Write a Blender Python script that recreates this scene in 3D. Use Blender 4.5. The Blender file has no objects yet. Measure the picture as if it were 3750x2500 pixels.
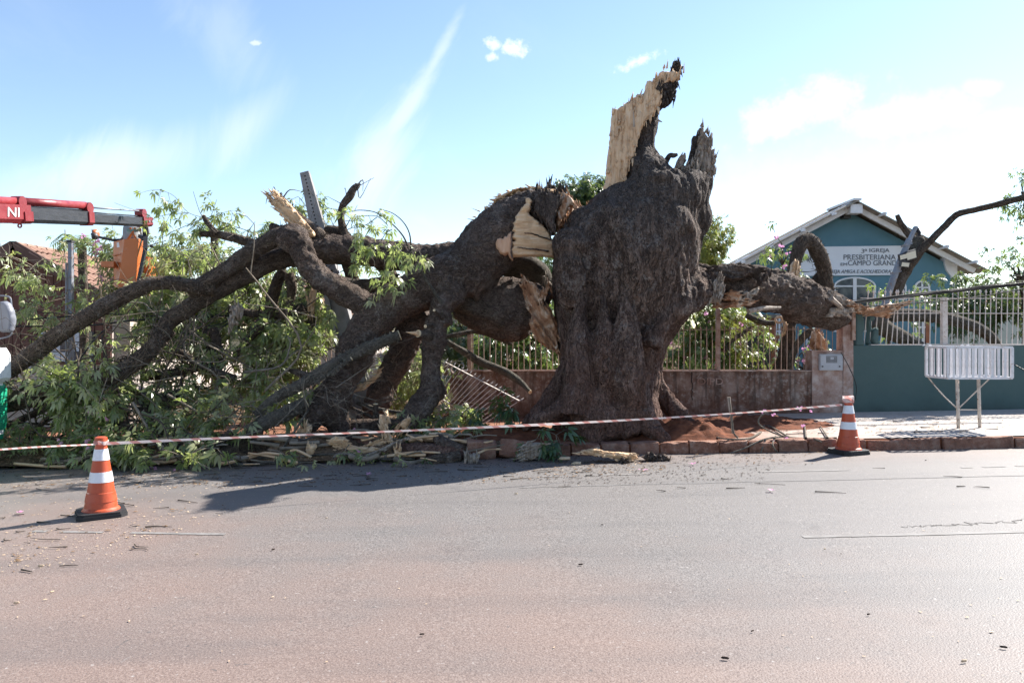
import bpy, bmesh, math, random
import numpy as np
from mathutils import Vector, Matrix

SC = bpy.context.scene
COL = SC.collection
random.seed(7)
RNG = np.random.default_rng(7)

# ------------------------------------------------------------------ camera, world, sun, exposure
F, HX, HY, EYE = 2872.0, 1875.0, 1225.0, 1.65
cam_d = bpy.data.cameras.new('camera')
cam = bpy.data.objects.new('camera', cam_d)
COL.objects.link(cam)
cam.location = (0, 0, EYE)
cam.rotation_euler = (math.radians(90), 0, 0)
cam_d.sensor_width = 36
cam_d.lens = F / 3750 * 36
cam_d.shift_y = -25 / 3750
cam_d.clip_end = 3000
SC.camera = cam

SUN_EL = math.radians(40.5)
SUN_AZ = math.atan2(0.604, 0.797)          # direction to the sun, in the ground plane
to_sun = Vector((math.cos(SUN_AZ) * math.cos(SUN_EL), math.sin(SUN_AZ) * math.cos(SUN_EL), math.sin(SUN_EL)))
sun_d = bpy.data.lights.new('sun', 'SUN')
sun_d.energy = 4.4
sun_d.angle = math.radians(0.53)
sun_d.color = (1.0, 0.95, 0.88)
sun = bpy.data.objects.new('sun', sun_d)
COL.objects.link(sun)
sun.rotation_euler = to_sun.to_track_quat('Z', 'Y').to_euler()
sun.location = to_sun * 60

SC.view_settings.view_transform = 'Standard'
SC.view_settings.look = 'None'
SC.view_settings.exposure = 1.62
SC.view_settings.gamma = 1.0
SC.view_settings.use_curve_mapping = False
SC.cycles.max_bounces = 5
SC.cycles.use_adaptive_sampling = True
SC.cycles.adaptive_threshold = 0.015
SC.cycles.transparent_max_bounces = 8
SC.cycles.use_denoising = True

def build_world():
    w = bpy.data.worlds.new('World'); SC.world = w; w.use_nodes = True
    t = w.node_tree; t.nodes.clear(); N = t.nodes.new; L = t.links.new
    out = N('ShaderNodeOutputWorld'); bg = N('ShaderNodeBackground'); bg.inputs[1].default_value = 0.077
    sky = N('ShaderNodeTexSky'); sky.sky_type = 'NISHITA'; sky.sun_disc = False
    sky.sun_elevation = SUN_EL; sky.sun_rotation = math.pi / 2 - SUN_AZ
    sky.air_density = 1.0; sky.dust_density = 0.3; sky.ozone_density = 1.0; sky.altitude = 500
    tc = N('ShaderNodeTexCoord')
    sep = N('ShaderNodeSeparateXYZ'); L(tc.outputs['Generated'], sep.inputs[0])
    def mth(op, a, b=None, c=None, clamp=False):
        n = N('ShaderNodeMath'); n.operation = op; n.use_clamp = clamp
        for i, v in enumerate((a, b, c)):
            if v is None: continue
            if isinstance(v, (int, float)): n.inputs[i].default_value = v
            else: L(v, n.inputs[i])
        return n.outputs[0]
    def smooth(v, lo, hi):
        n = N('ShaderNodeMapRange'); n.interpolation_type = 'SMOOTHSTEP'
        L(v, n.inputs[0]); n.inputs[1].default_value = lo; n.inputs[2].default_value = hi
        return n.outputs[0]
    yy = mth('MAXIMUM', sep.outputs[1], 0.05)
    U = mth('DIVIDE', sep.outputs[0], yy); V = mth('DIVIDE', sep.outputs[2], yy)   # tangents from due north
    fwd = smooth(sep.outputs[1], 0.05, 0.3)
    zz = mth('MAXIMUM', sep.outputs[2], 0.04)
    cu = mth('DIVIDE', sep.outputs[0], zz); cv = mth('DIVIDE', sep.outputs[1], zz)  # flat cloud deck
    def comb(x, y, z=0.0):
        n = N('ShaderNodeCombineXYZ')
        for i, v in enumerate((x, y, z)):
            if isinstance(v, (int, float)): n.inputs[i].default_value = v
            else: L(v, n.inputs[i])
        return n.outputs[0]
    def noise(vec, scale, detail=6, rough=.55, dist=0.0):
        n = N('ShaderNodeTexNoise'); L(vec, n.inputs['Vector']); n.inputs['Scale'].default_value = scale
        n.inputs['Detail'].default_value = detail; n.inputs['Roughness'].default_value = rough
        n.inputs['Distortion'].default_value = dist
        return n.outputs[0]
    dirv = tc.outputs['Generated']
    fine = noise(dirv, 26.0, 5, .65)
    puff = noise(dirv, 95.0, 4, .65)
    wisp = noise(comb(mth('ADD', mth('MULTIPLY', U, 1.0), mth('MULTIPLY', V, -.35)), mth('MULTIPLY', V, .45)), 9.0, 6, .62, 1.2)
    def blob(px, py, rx, ry, soft, amt, rot=0.0, wobble=.35, src=None):
        u0, v0 = (px - HX) / F, (HY - py) / F
        du = mth('SUBTRACT', U, u0); dv = mth('SUBTRACT', V, v0)
        c, s = math.cos(rot), math.sin(rot)
        a = mth('DIVIDE', mth('ADD', mth('MULTIPLY', du, c), mth('MULTIPLY', dv, s)), rx / F)
        b = mth('DIVIDE', mth('ADD', mth('MULTIPLY', du, -s), mth('MULTIPLY', dv, c)), ry / F)
        d = mth('SQRT', mth('ADD', mth('MULTIPLY', a, a), mth('MULTIPLY', b, b)))
        d = mth('ADD', d, mth('MULTIPLY', mth('SUBTRACT', src or fine, .5), wobble * 4))
        m = mth('SUBTRACT', 1.0, smooth(d, 1.0 - soft, 1.0 + soft))
        return mth('MULTIPLY', m, amt)
    parts = [
        blob(1600, 215, 130, 16, .98, .34, math.radians(62), .9, wisp), blob(1490, 400, 170, 30, .98, .42, math.radians(55), .9, wisp),
        blob(1370, 640, 200, 90, .98, .42, math.radians(66), 1.0, wisp),
        blob(900, 470, 150, 60, .95, .3, math.radians(50), .6, wisp),
        blob(390, 620, 330, 90, .98, .42, math.radians(15), .6, wisp),
        blob(830, 130, 200, 90, .95, .16, math.radians(-50), .7, wisp),
        blob(1805, 162, 24, 17, .8, .7, 0, .9, puff), blob(1887, 176, 34, 22, .8, .75, 0, .9, puff),
        blob(1804, 208, 17, 12, .8, .6, 0, .9, puff), blob(2330, 228, 62, 13, .8, .6, math.radians(22), 1.0, puff),
        blob(932, 158, 16, 9, .6, .5, 0, .8, puff), blob(2940, 400, 215, 70, .6, .62, math.radians(20), .8),
        blob(3330, 420, 200, 65, .65, .5, math.radians(8), .8), blob(3600, 320, 60, 30, .6, .6, 0, .5),
        blob(3100, 660, 700, 120, .95, .22, math.radians(6), .8), blob(3700, 470, 110, 60, .6, .6, 0, .5),
    ]
    m = parts[0]
    for p in parts[1:]: m = mth('MAXIMUM', m, p)
    m = mth('MULTIPLY', m, fwd)
    # a thin veil of cirrus all round the sky
    veil = noise(comb(mth('MULTIPLY', cu, .55), mth('MULTIPLY', cv, .28)), 1.6, 7, .6, .8)
    veil = mth('MULTIPLY', smooth(veil, .5, .85), .12)
    m = mth('MAXIMUM', m, veil)
    mix = N('ShaderNodeMix'); mix.data_type = 'RGBA'
    L(m, mix.inputs[0]); L(sky.outputs[0], mix.inputs[6]); mix.inputs[7].default_value = (5.6, 5.75, 5.9, 1)
    L(mix.outputs[2], bg.inputs[0]); L(bg.outputs[0], out.inputs[0])
build_world()

# ------------------------------------------------------------------ helpers
SLOPE = 0.018
def gz(x): return SLOPE * max(-15.0, min(15.0, x))
def P(px, py, Y): return np.array([(px - HX) / F * Y, Y, EYE - (py - HY) / F * Y])
def S(p, Y): return p / F * Y
def zm(ox, oy, k): return lambda x, y: (ox + x * k, oy + y * k)
Z1 = zm(0, 600, .3997); Z2 = zm(0, 1100, .3997); Z3 = zm(900, 600, .3997); Z4 = zm(700, 1100, .4847)
Z5 = zm(1700, 600, .4422); Z6 = zm(1700, 1150, .4422); Z7 = zm(2700, 700, .4464); Z8 = zm(2500, 1050, .5315)
Z9 = zm(2100, 180, .4082); ZB = zm(2560, 960, .2807); ZC = zm(1140, 1450, .2636); ZD = zm(1500, 1300, .2934)
KZ = {Z1: .3997, Z2: .3997, Z3: .3997, Z4: .4847, Z5: .4422, Z6: .4422, Z7: .4464, Z8: .5315, Z9: .4082, ZB: .2807, ZC: .2636, ZD: .2934}
Z0 = zm(0, 0, 1.0); KZ[Z0] = 1.0

_h = np.array([127.1, 311.7, 74.7])
def _hash(i):
    with np.errstate(all='ignore'):
        i = i.astype(np.int64)
        n = i[..., 0] * 374761393 + i[..., 1] * 668265263 + i[..., 2] * 1440662683
        n = (n ^ (n >> 13)) * 1274126177
        n = n ^ (n >> 16)
        return (n & 0xFFFFFF) / float(0xFFFFFF)
def vnoise(p):
    i = np.floor(p); f = p - i; u = f * f * (3 - 2 * f)
    r = 0
    for dx in (0, 1):
        wx = u[..., 0] if dx else 1 - u[..., 0]
        for dy in (0, 1):
            wy = u[..., 1] if dy else 1 - u[..., 1]
            for dz in (0, 1):
                wz = u[..., 2] if dz else 1 - u[..., 2]
                r = r + wx * wy * wz * _hash(i + np.array([dx, dy, dz]))
    return r * 2 - 1
def fbm(p, o=4, g=.5):
    a, s, t = 1.0, 0, 0
    for k in range(o):
        s = s + a * vnoise(p + 17.3 * k); t += a; a *= g; p = p * 2.03
    return s / t

OFF = {}
def off(parent):
    while parent is not None:
        if parent in OFF: return OFF[parent]
        parent = parent.parent
    return np.zeros(3)

def mesh(name, V, Fc, mat=None, smooth=False, uv=None, attr=None, fmat=None):
    me = bpy.data.meshes.new(name)
    V = np.asarray(V, dtype=np.float64)
    if isinstance(Fc, np.ndarray):
        n, k = Fc.shape
        me.vertices.add(len(V)); me.vertices.foreach_set('co', V.astype(np.float32).ravel())
        me.loops.add(n * k); me.loops.foreach_set('vertex_index', Fc.astype(np.int32).ravel())
        me.polygons.add(n); me.polygons.foreach_set('loop_start', np.arange(0, n * k, k, dtype=np.int32))
        me.update(calc_edges=True); me.validate()
    else:
        me.from_pydata(V.tolist(), [], [list(map(int, f)) for f in Fc]); me.update()
    if uv is not None:
        ul = me.uv_layers.new(name='UVMap')
        vi = np.zeros(len(me.loops), dtype=np.int32); me.loops.foreach_get('vertex_index', vi)
        ul.data.foreach_set('uv', np.asarray(uv, dtype=np.float32)[vi].ravel())
    if attr is not None:
        for k, a in attr.items():
            at = me.attributes.new(k, 'FLOAT', 'POINT'); at.data.foreach_set('value', np.asarray(a, dtype=np.float32))
    if mat is not None:
        for m_ in (mat if isinstance(mat, (list, tuple)) else [mat]): me.materials.append(m_)
    if fmat is not None: me.polygons.foreach_set('material_index', np.asarray(fmat, dtype=np.int32))
    if smooth: me.polygons.foreach_set('use_smooth', np.ones(len(me.polygons), dtype=bool))
    return me

def link(name, me, parent=None, loc=None):
    o = bpy.data.objects.new(name, me); COL.objects.link(o)
    if parent is not None: o.parent = parent
    if loc is not None: o.location = tuple(np.asarray(loc, dtype=float) - off(parent))
    return o
def tag(o, label=None, cat=None, group=None, kind=None):
    if label: o['label'] = label
    if cat: o['category'] = cat
    if group: o['group'] = group
    if kind: o['kind'] = kind
    return o
def thing(name, label, cat, loc, group=None):
    o = bpy.data.objects.new(name, None); COL.objects.link(o); o.location = tuple(loc); o.empty_display_size = .2
    OFF[o] = np.array(loc, dtype=float)
    return tag(o, label, cat, group)
def part(name, V, Fc, mat, parent=None, **kw):
    V = np.asarray(V, dtype=float) - off(parent)
    return link(name, mesh(name, V, Fc, mat, **kw), parent)
def solo(name, V, Fc, mat, label=None, cat=None, group=None, kind=None, base=None, **kw):
    """a thing that is one mesh, origin at its base"""
    V = np.asarray(V, dtype=float)
    b = np.array([V[:, 0].mean(), V[:, 1].mean(), V[:, 2].min()]) if base is None else np.asarray(base, dtype=float)
    o = link(name, mesh(name, V - b, Fc, mat, **kw)); o.location = tuple(b); OFF[o] = b
    return tag(o, label, cat, group, kind)

class G:
    """collects geometry in world space"""
    def __init__(s): s.V = []; s.F = []; s.n = 0
    def add(s, V, Fc):
        V = np.asarray(V, dtype=float).reshape(-1, 3); s.V.append(V)
        s.F += [[int(i) + s.n for i in f] for f in Fc]; s.n += len(V); return s
    def box(s, a, b, bev=0.0):
        (x0, y0, z0), (x1, y1, z1) = a, b
        V = [(x, y, z) for z in (z0, z1) for y in (y0, y1) for x in (x0, x1)]
        return s.add(V, [(0, 2, 3, 1), (4, 5, 7, 6), (0, 1, 5, 4), (2, 6, 7, 3), (0, 4, 6, 2), (1, 3, 7, 5)])
    def bar(s, p, q, w, h=None, up=(0, 0, 1)):
        p = np.asarray(p, dtype=float); q = np.asarray(q, dtype=float); h = h or w
        d = q - p; d /= np.linalg.norm(d); u = np.asarray(up, dtype=float)
        if abs(d @ u) > .95: u = np.array([0, 1., 0])
        r = np.cross(d, u); r /= np.linalg.norm(r); u = np.cross(r, d)
        V = [c + sx * r * w / 2 + sy * u * h / 2 for c in (p, q) for sx, sy in ((-1, -1), (1, -1), (1, 1), (-1, 1))]
        return s.add(V, [(0, 3, 2, 1), (4, 5, 6, 7), (0, 1, 5, 4), (1, 2, 6, 5), (2, 3, 7, 6), (3, 0, 4, 7)])
    def tube(s, pts, r, seg=8):
        V, Fc, _ = tube(pts, r, seg); return s.add(V, Fc)
    def prism(s, poly, a, b, axis=1):
        """poly of (u, v) extruded from a to b along axis"""
        n = len(poly); V = []
        for t in (a, b):
            for u, v in poly: V.append({1: (u, t, v), 0: (t, u, v), 2: (u, v, t)}[axis])
        Fc = [list(range(n))[::-1], list(range(n, 2 * n))] + [(i, (i + 1) % n, n + (i + 1) % n, n + i) for i in range(n)]
        return s.add(V, Fc)
    def verts(s): return np.concatenate(s.V)
    def part(s, name, mat, parent=None, **kw): return part(name, s.verts(), s.F, mat, parent, **kw)
    def solo(s, name, mat, *a, **kw): return solo(name, s.verts(), s.F, mat, *a, **kw)

def fix_normals(o):
    bm = bmesh.new(); bm.from_mesh(o.data); bmesh.ops.recalc_face_normals(bm, faces=bm.faces); bm.to_mesh(o.data); bm.free(); return o

def catmull(pts, per):
    pts = np.asarray(pts, dtype=float)
    if len(pts) < 3: 
        return np.array([pts[0] + (pts[-1] - pts[0]) * t for t in np.linspace(0, 1, per + 1)])
    e = np.vstack([2 * pts[0] - pts[1], pts, 2 * pts[-1] - pts[-2]]); out = []
    for i in range(1, len(e) - 2):
        a, b, c, d = e[i - 1], e[i], e[i + 1], e[i + 2]
        for t in np.linspace(0, 1, per, endpoint=False):
            out.append(.5 * (2 * b + (c - a) * t + (2 * a - 5 * b + 4 * c - d) * t * t + (3 * b - a - 3 * c + d) * t ** 3))
    out.append(pts[-1]); return np.array(out)

def tube(pts, r, seg=8, rough=0.0, cap=True, freq=3.0):
    pts = np.asarray(pts, dtype=float); n = len(pts)
    r = np.full(n, r) if np.isscalar(r) else np.asarray(r, dtype=float)
    T = np.gradient(pts, axis=0); T /= np.linalg.norm(T, axis=1)[:, None] + 1e-9
    u = np.cross(T[0], [0, 0, 1.0]); 
    if np.linalg.norm(u) < .1: u = np.cross(T[0], [0, 1.0, 0])
    u /= np.linalg.norm(u); A = np.linspace(0, 2 * np.pi, seg, endpoint=False); V = []; UV = []
    L = np.concatenate([[0], np.cumsum(np.linalg.norm(np.diff(pts, axis=0), axis=1))])
    for i in range(n):
        u = u - T[i] * (u @ T[i]); u /= np.linalg.norm(u) + 1e-9; v = np.cross(T[i], u)
        ring = np.cos(A)[:, None] * u + np.sin(A)[:, None] * v
        V.append(pts[i] + ring * r[i]); UV.append(np.stack([np.abs(A / np.pi - 1) * np.pi * max(r[i], .02), np.full(seg, L[i])], 1))
    V = np.concatenate(V); UV = np.concatenate(UV)
    if rough:
        c = np.repeat(pts, seg, axis=0); rr = np.repeat(r, seg)[:, None]
        N = (V - c) / (rr + 1e-9)
        V = V + N * rr * rough * (fbm(V * freq, 4) [:, None] + .35 * fbm(V * freq * 4 + 9, 2)[:, None])
    Fc = []
    for i in range(n - 1):
        for j in range(seg):
            k = (j + 1) % seg; Fc.append((i * seg + j, i * seg + k, (i + 1) * seg + k, (i + 1) * seg + j))
    if cap:
        Fc.append(tuple(range(seg))[::-1]); Fc.append(tuple(range((n - 1) * seg, n * seg)))
    return V, Fc, UV

def lathe(prof, c, seg=32):
    prof = np.asarray(prof, dtype=float); A = np.linspace(0, 2 * np.pi, seg, endpoint=False)
    V = np.concatenate([np.stack([c[0] + r * np.cos(A), c[1] + r * np.sin(A), np.full(seg, c[2] + z)], 1) for r, z in prof])
    n = len(prof); Fc = [(i * seg + j, i * seg + (j + 1) % seg, (i + 1) * seg + (j + 1) % seg, (i + 1) * seg + j) for i in range(n - 1) for j in range(seg)]
    Fc += [tuple(range(seg))[::-1], tuple(range((n - 1) * seg, n * seg))]
    return V, Fc

def limb_pts(zf, pts, per=8):
    """pts (x, y, r, Y) in zoom pixels -> world path and radii"""
    k = KZ[zf]; W = []
    for x, y, r, Y in pts:
        a, b = zf(x, y); p = P(a, b, Y); W.append((*p, S(r * k, Y)))
    W = catmull(W, per); return W[:, :3], np.maximum(W[:, 3], .004)

def inpoly(x, y, poly):
    poly = np.asarray(poly, dtype=float); c = np.zeros(x.shape, dtype=bool); j = len(poly) - 1
    for i in range(len(poly)):
        xi, yi = poly[i]; xj, yj = poly[j]
        t = ((yi > y) != (yj > y)) & (x < (xj - xi) * (y - yi) / (yj - yi + 1e-12) + xi); c ^= t; j = i
    return c
def edge_dist(x, y, poly):
    poly = np.asarray(poly, dtype=float); best = np.full(x.shape, 1e9); bx = x.copy(); by = y.copy()
    for i in range(len(poly)):
        a = poly[i]; b = poly[(i + 1) % len(poly)]; d = b - a; l = d @ d + 1e-12
        t = np.clip(((x - a[0]) * d[0] + (y - a[1]) * d[1]) / l, 0, 1); qx = a[0] + t * d[0]; qy = a[1] + t * d[1]
        r = np.hypot(x - qx, y - qy); m = r < best; best = np.where(m, r, best); bx = np.where(m, qx, bx); by = np.where(m, qy, by)
    return best, bx, by

def relief(poly, Y, th, step=5.0, bulge=None, grain=(0, 1), gamp=.02, gfreq=9.0, slope=(0, 0), back=1.0, seed=0, jag=None):
    """a solid piece with this outline: a front swelling towards the street, a back swelling away, a rim between.
    poly in source pixels at distance Y; th = half thickness in metres"""
    poly = np.asarray(poly, dtype=float); jr = np.random.default_rng(seed * 7 + len(poly) * 13 + int(poly[0, 0]))
    jag = (3.2 if gamp > .012 else 0.0) if jag is None else jag
    if jag:      # splintered outline: small teeth along every edge, longest along the grain
        gd = np.asarray(grain, dtype=float); gd = gd / np.linalg.norm(gd); q = []
        for a_, b_ in zip(poly, np.roll(poly, -1, axis=0)):
            m = max(1, int(np.hypot(*(b_ - a_)) / 7.0)); ed = (b_ - a_) / (np.hypot(*(b_ - a_)) + 1e-9); ac = 1 - abs(ed @ gd)
            for k in range(m): q.append(a_ + (b_ - a_) * k / m + gd * jr.normal(0, jag * (.35 + 1.3 * ac)) + np.array([-gd[1], gd[0]]) * jr.normal(0, jag * .3))
        poly = np.array(q)
    lo = poly.min(0) - step; hi = poly.max(0) + step
    xs = np.arange(lo[0], hi[0] + step, step); ys = np.arange(lo[1], hi[1] + step, step)
    gx, gy = np.meshgrid(xs, ys); cx = (gx[:-1, :-1] + gx[1:, 1:]) / 2; cy = (gy[:-1, :-1] + gy[1:, 1:]) / 2
    keep = inpoly(cx, cy, poly); idx = -np.ones(gx.shape, dtype=int)
    for dy in (0, 1):
        for dx in (0, 1):
            idx[dy:dy + keep.shape[0], dx:dx + keep.shape[1]][keep] = 0
    sel = idx == 0; n = sel.sum(); idx[sel] = np.arange(n)
    x = gx[sel].copy(); y = gy[sel].copy(); d, bx, by = edge_dist(x, y, poly)
    # boundary vertices snap to the outline
    cnt = np.zeros(gx.shape, dtype=int)
    for dy in (0, 1):
        for dx in (0, 1): cnt[dy:dy + keep.shape[0], dx:dx + keep.shape[1]] += keep
    bd = (cnt[sel] < 4)
    x = np.where(bd, bx, x); y = np.where(bd, by, y); d = np.where(bd, 0, d)
    dm = (min(bulge, 9.0) if (bulge and gamp > .012) else bulge) or max(d.max(), 1e-6); q = np.clip(d / dm, 0, 1); prof = np.sqrt(1 - (1 - q) ** 2)
    g = np.asarray(grain, dtype=float); g /= np.linalg.norm(g); xr = S(x - poly[:, 0].mean(), Y); yr = S(y - poly[:, 1].mean(), Y)
    along = xr * g[0] + yr * g[1]; across = -xr * g[1] + yr * g[0]
    gn = fbm(np.stack([across * gfreq, along * gfreq * .12, np.full(n, seed + 3.1)], 1), 4) * gamp + fbm(np.stack([xr * 2.5, yr * 2.5, np.full(n, seed + .7)], 1), 3) * gamp * 1.2
    if gamp > .012: gn = gn * 1.3 + (_hash(np.floor(np.stack([across * gfreq * 1.6 + fbm(np.stack([along * 3, across * 3, along * 0 + seed], 1), 2) * .8, along * gfreq * .16 + .37 * np.floor(across * gfreq * 1.6), np.full(n, seed + 5.0)], 1))) - .5) * gamp * 1.3
    base = Y + slope[0] * xr + slope[1] * yr
    yf = base - th * prof + gn * (q > 0); yb = base + th * prof * back + .02
    def w(yy): return np.stack([(x - HX) / F * yy, yy, EYE - (y - HY) / F * yy], 1)
    # keep outline coherent: the world x/z come from the mean plane so the solid has parallel sides
    def w2(yy): 
        p = w(base); p[:, 1] = yy; return p
    V = np.concatenate([w2(yf), w2(yb)]); Fc = []
    I, J = np.nonzero(keep)
    a = idx[I, J]; b = idx[I, J + 1]; c = idx[I + 1, J + 1]; e = idx[I + 1, J]
    q1 = np.stack([a, e, c, b], 1); q2 = np.stack([a, b, c, e], 1) + n
    ed = {}
    for f in q1:
        for k in range(4):
            u, v = int(f[k]), int(f[(k + 1) % 4])
            if (v, u) in ed: del ed[(v, u)]
            else: ed[(u, v)] = 1
    rim = [(u, v, v + n, u + n) for u, v in ed]; rim = [(b_, a_, d_, c_) for a_, b_, c_, d_ in rim]
    return V, np.concatenate([q1, q2, np.array(rim, dtype=int).reshape(-1, 4)])

def shards(poly, Y, th, grain, n, seed=0, size=1.0, slope=(0, 0)):
    """loose tapering splinters standing off a torn face, all along the grain"""
    r = np.random.default_rng(seed + 91); poly = np.asarray(poly, dtype=float); lo, hi = poly.min(0), poly.max(0); g0 = math.atan2(grain[1], grain[0]); V = []; Fc = []; m = 0; cen = poly.mean(0)
    q = r.uniform(lo, hi, (n * 8, 2)); q = q[inpoly(q[:, 0], q[:, 1], poly)][:n]
    for x, y in q:
        a = g0 + r.normal(0, .16) + (math.pi if r.random() < .5 else 0); L = r.uniform(9, 34) * size; w = r.uniform(1.6, 5.0) * size; d = np.array([math.cos(a), math.sin(a)]); s = np.array([-d[1], d[0]])
        yb = Y - th * .8 - r.uniform(0, .035) + slope[0] * S(x - cen[0], Y) + slope[1] * S(y - cen[1], Y); yt = yb - r.uniform(-.02, .06); k = r.uniform(.01, .03)
        for t, wd, yy in ((0, 1.0, yb), (1, .15, yt)):
            for u, dy in ((-1, -k), (1, -k), (1, k), (-1, k)):
                p = np.array([x, y]) + d * L * t + s * u * w * wd; V.append(P(p[0], p[1], Y)); V[-1][1] = yy + dy * (1 - .8 * t)
        Fc += [[m + i for i in f] for f in ((0, 3, 2, 1), (4, 5, 6, 7), (0, 1, 5, 4), (1, 2, 6, 5), (2, 3, 7, 6), (3, 0, 4, 7))]; m += 8
    return np.array(V).reshape(-1, 3), np.array(Fc, dtype=int).reshape(-1, 4)
def torn(poly, Y, th, step, **kw):
    """a torn piece: jagged body plus the splinters on its face"""
    V, Fc = relief(poly, Y, th, step, **kw); g_ = kw.get('gamp', .02); poly = np.asarray(poly, dtype=float)
    if g_ >= .02:
        x, y = poly[:, 0], poly[:, 1]; area = abs(np.dot(x, np.roll(y, 1)) - np.dot(y, np.roll(x, 1))) / 2; n = int(min(260, max(8, area / 55)))
        V2, F2 = shards(poly, Y, th, kw.get('grain', (0, 1)), n, kw.get('seed', 0) + int(x[0]), slope=kw.get('slope', (0, 0))); F2 = F2 + len(V); V = np.concatenate([V, V2]); Fc = np.concatenate([Fc, F2])
    return V, Fc
def remesh_union(pieces, voxel):
    g = G()
    for V, Fc in pieces: g.add(V, Fc)
    me = mesh('tmp', g.verts(), g.F); o = bpy.data.objects.new('tmp', me); COL.objects.link(o)
    bm = bmesh.new(); bm.from_mesh(me); bmesh.ops.recalc_face_normals(bm, faces=bm.faces); bm.to_mesh(me); bm.free()
    m = o.modifiers.new('r', 'REMESH'); m.mode = 'VOXEL'; m.voxel_size = voxel; m.adaptivity = 0
    m2 = o.modifiers.new('s', 'SMOOTH'); m2.factor = .5; m2.iterations = 5
    dg = bpy.context.evaluated_depsgraph_get(); ev = o.evaluated_get(dg); r = bpy.data.meshes.new_from_object(ev)
    n = len(r.vertices); V = np.zeros(n * 3, dtype=np.float32); r.vertices.foreach_get('co', V)
    nn = np.zeros(n * 3, dtype=np.float32); r.vertices.foreach_get('normal', nn)
    k = len(r.polygons); lt = np.zeros(len(r.loops), dtype=np.int32); r.loops.foreach_get('vertex_index', lt)
    bpy.data.objects.remove(o); bpy.data.meshes.remove(me); bpy.data.meshes.remove(r)
    return V.reshape(-1, 3).astype(float), nn.reshape(-1, 3).astype(float), lt.reshape(-1, 4)

def text_part(s, w, h, pos, mat, parent, name='lettering', shear=0.0, depth=.006):
    """lettering fitted to w x h metres, its lower left at pos, facing the street"""
    cu = bpy.data.curves.new('t', 'FONT'); cu.body = s; cu.extrude = .004; cu.shear = shear; cu.resolution_u = 3
    o = bpy.data.objects.new('t', cu); COL.objects.link(o)
    dg = bpy.context.evaluated_depsgraph_get(); me = bpy.data.meshes.new_from_object(o.evaluated_get(dg))
    bpy.data.objects.remove(o); n = len(me.vertices); V = np.zeros(n * 3, dtype=np.float32); me.vertices.foreach_get('co', V); V = V.reshape(-1, 3)
    lo = V.min(0); sz = V.max(0) - lo
    W = np.stack([pos[0] + (V[:, 0] - lo[0]) / sz[0] * w, pos[1] - (V[:, 2] - lo[2]) / max(sz[2], 1e-6) * depth, pos[2] + (V[:, 1] - lo[1]) / sz[1] * h], 1)
    me.vertices.foreach_set('co', (W - off(parent)).astype(np.float32).ravel()); me.materials.clear(); me.materials.append(mat); me.update()
    return link(name, me, parent)

# ------------------------------------------------------------------ materials
class MB:
    def __init__(s, name, rough=.8, spec=.3):
        s.m = bpy.data.materials.new(name); s.m.use_nodes = True; s.t = s.m.node_tree
        s.b = s.t.nodes['Principled BSDF']; s.b.inputs['Roughness'].default_value = rough
        s.b.inputs['Specular IOR Level'].default_value = spec; s._pos = None
    def N(s, ty, **kw):
        n = s.t.nodes.new(ty)
        for k, v in kw.items(): setattr(n, k, v)
        return n
    def L(s, a, b): s.t.links.new(a, b)
    def put(s, sock, v):
        if isinstance(v, (int, float)): sock.default_value = v
        elif isinstance(v, tuple): sock.default_value = (*v, 1) if len(v) == 3 and sock.type == 'RGBA' else v
        else: s.L(v, sock)
    def coord(s, kind='Object', scale=(1, 1, 1), attr=None):
        if kind == 'World': o = s.N('ShaderNodeNewGeometry').outputs['Position']
        else: o = s.N('ShaderNodeTexCoord').outputs[kind]
        if scale == (1, 1, 1): return o
        m = s.N('ShaderNodeMapping'); s.L(o, m.inputs[0]); m.inputs['Scale'].default_value = scale; return m.outputs[0]
    def noise(s, vec, scale, detail=5, rough=.55, dist=0.0):
        n = s.N('ShaderNodeTexNoise'); s.L(vec, n.inputs['Vector']); n.inputs['Scale'].default_value = scale
        n.inputs['Detail'].default_value = detail; n.inputs['Roughness'].default_value = rough; n.inputs['Distortion'].default_value = dist
        return n.outputs[0]
    def voro(s, vec, scale, feature='DISTANCE_TO_EDGE', rnd=1.0):
        n = s.N('ShaderNodeTexVoronoi', feature=feature); s.L(vec, n.inputs['Vector']); n.inputs['Scale'].default_value = scale
        n.inputs['Randomness'].default_value = rnd; return n.outputs[0]
    def math(s, op, a, b=None, clamp=False):
        n = s.N('ShaderNodeMath', operation=op, use_clamp=clamp); s.put(n.inputs[0], a)
        if b is not None: s.put(n.inputs[1], b)
        return n.outputs[0]
    def rng(s, v, lo, hi, a=0.0, b=1.0):
        n = s.N('ShaderNodeMapRange'); n.interpolation_type = 'SMOOTHSTEP'; s.L(v, n.inputs[0])
        for i, x in enumerate((lo, hi, a, b)): n.inputs[1 + i].default_value = x
        return n.outputs[0]
    def ramp(s, v, stops):
        n = s.N('ShaderNodeValToRGB'); s.L(v, n.inputs[0]); e = n.color_ramp.elements
        while len(e) < len(stops): e.new(.5)
        for k, (p, c) in zip(e, stops): k.position = p; k.color = (*c, 1)
        return n.outputs[0]
    def mix(s, f, a, b, blend='MIX'):
        n = s.N('ShaderNodeMix', data_type='RGBA', blend_type=blend); s.put(n.inputs[0], f); s.put(n.inputs[6], a); s.put(n.inputs[7], b); return n.outputs[2]
    def col(s, v): s.put(s.b.inputs['Base Color'], v)
    def rough(s, v): s.put(s.b.inputs['Roughness'], v)
    def bump(s, h, strength=.5, dist=.02, prev=None):
        n = s.N('ShaderNodeBump'); n.inputs['Strength'].default_value = strength; n.inputs['Distance'].default_value = dist
        s.put(n.inputs['Height'], h)
        if prev is not None: s.L(prev, n.inputs['Normal'])
        s.L(n.outputs[0], s.b.inputs['Normal']); return n.outputs[0]

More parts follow.
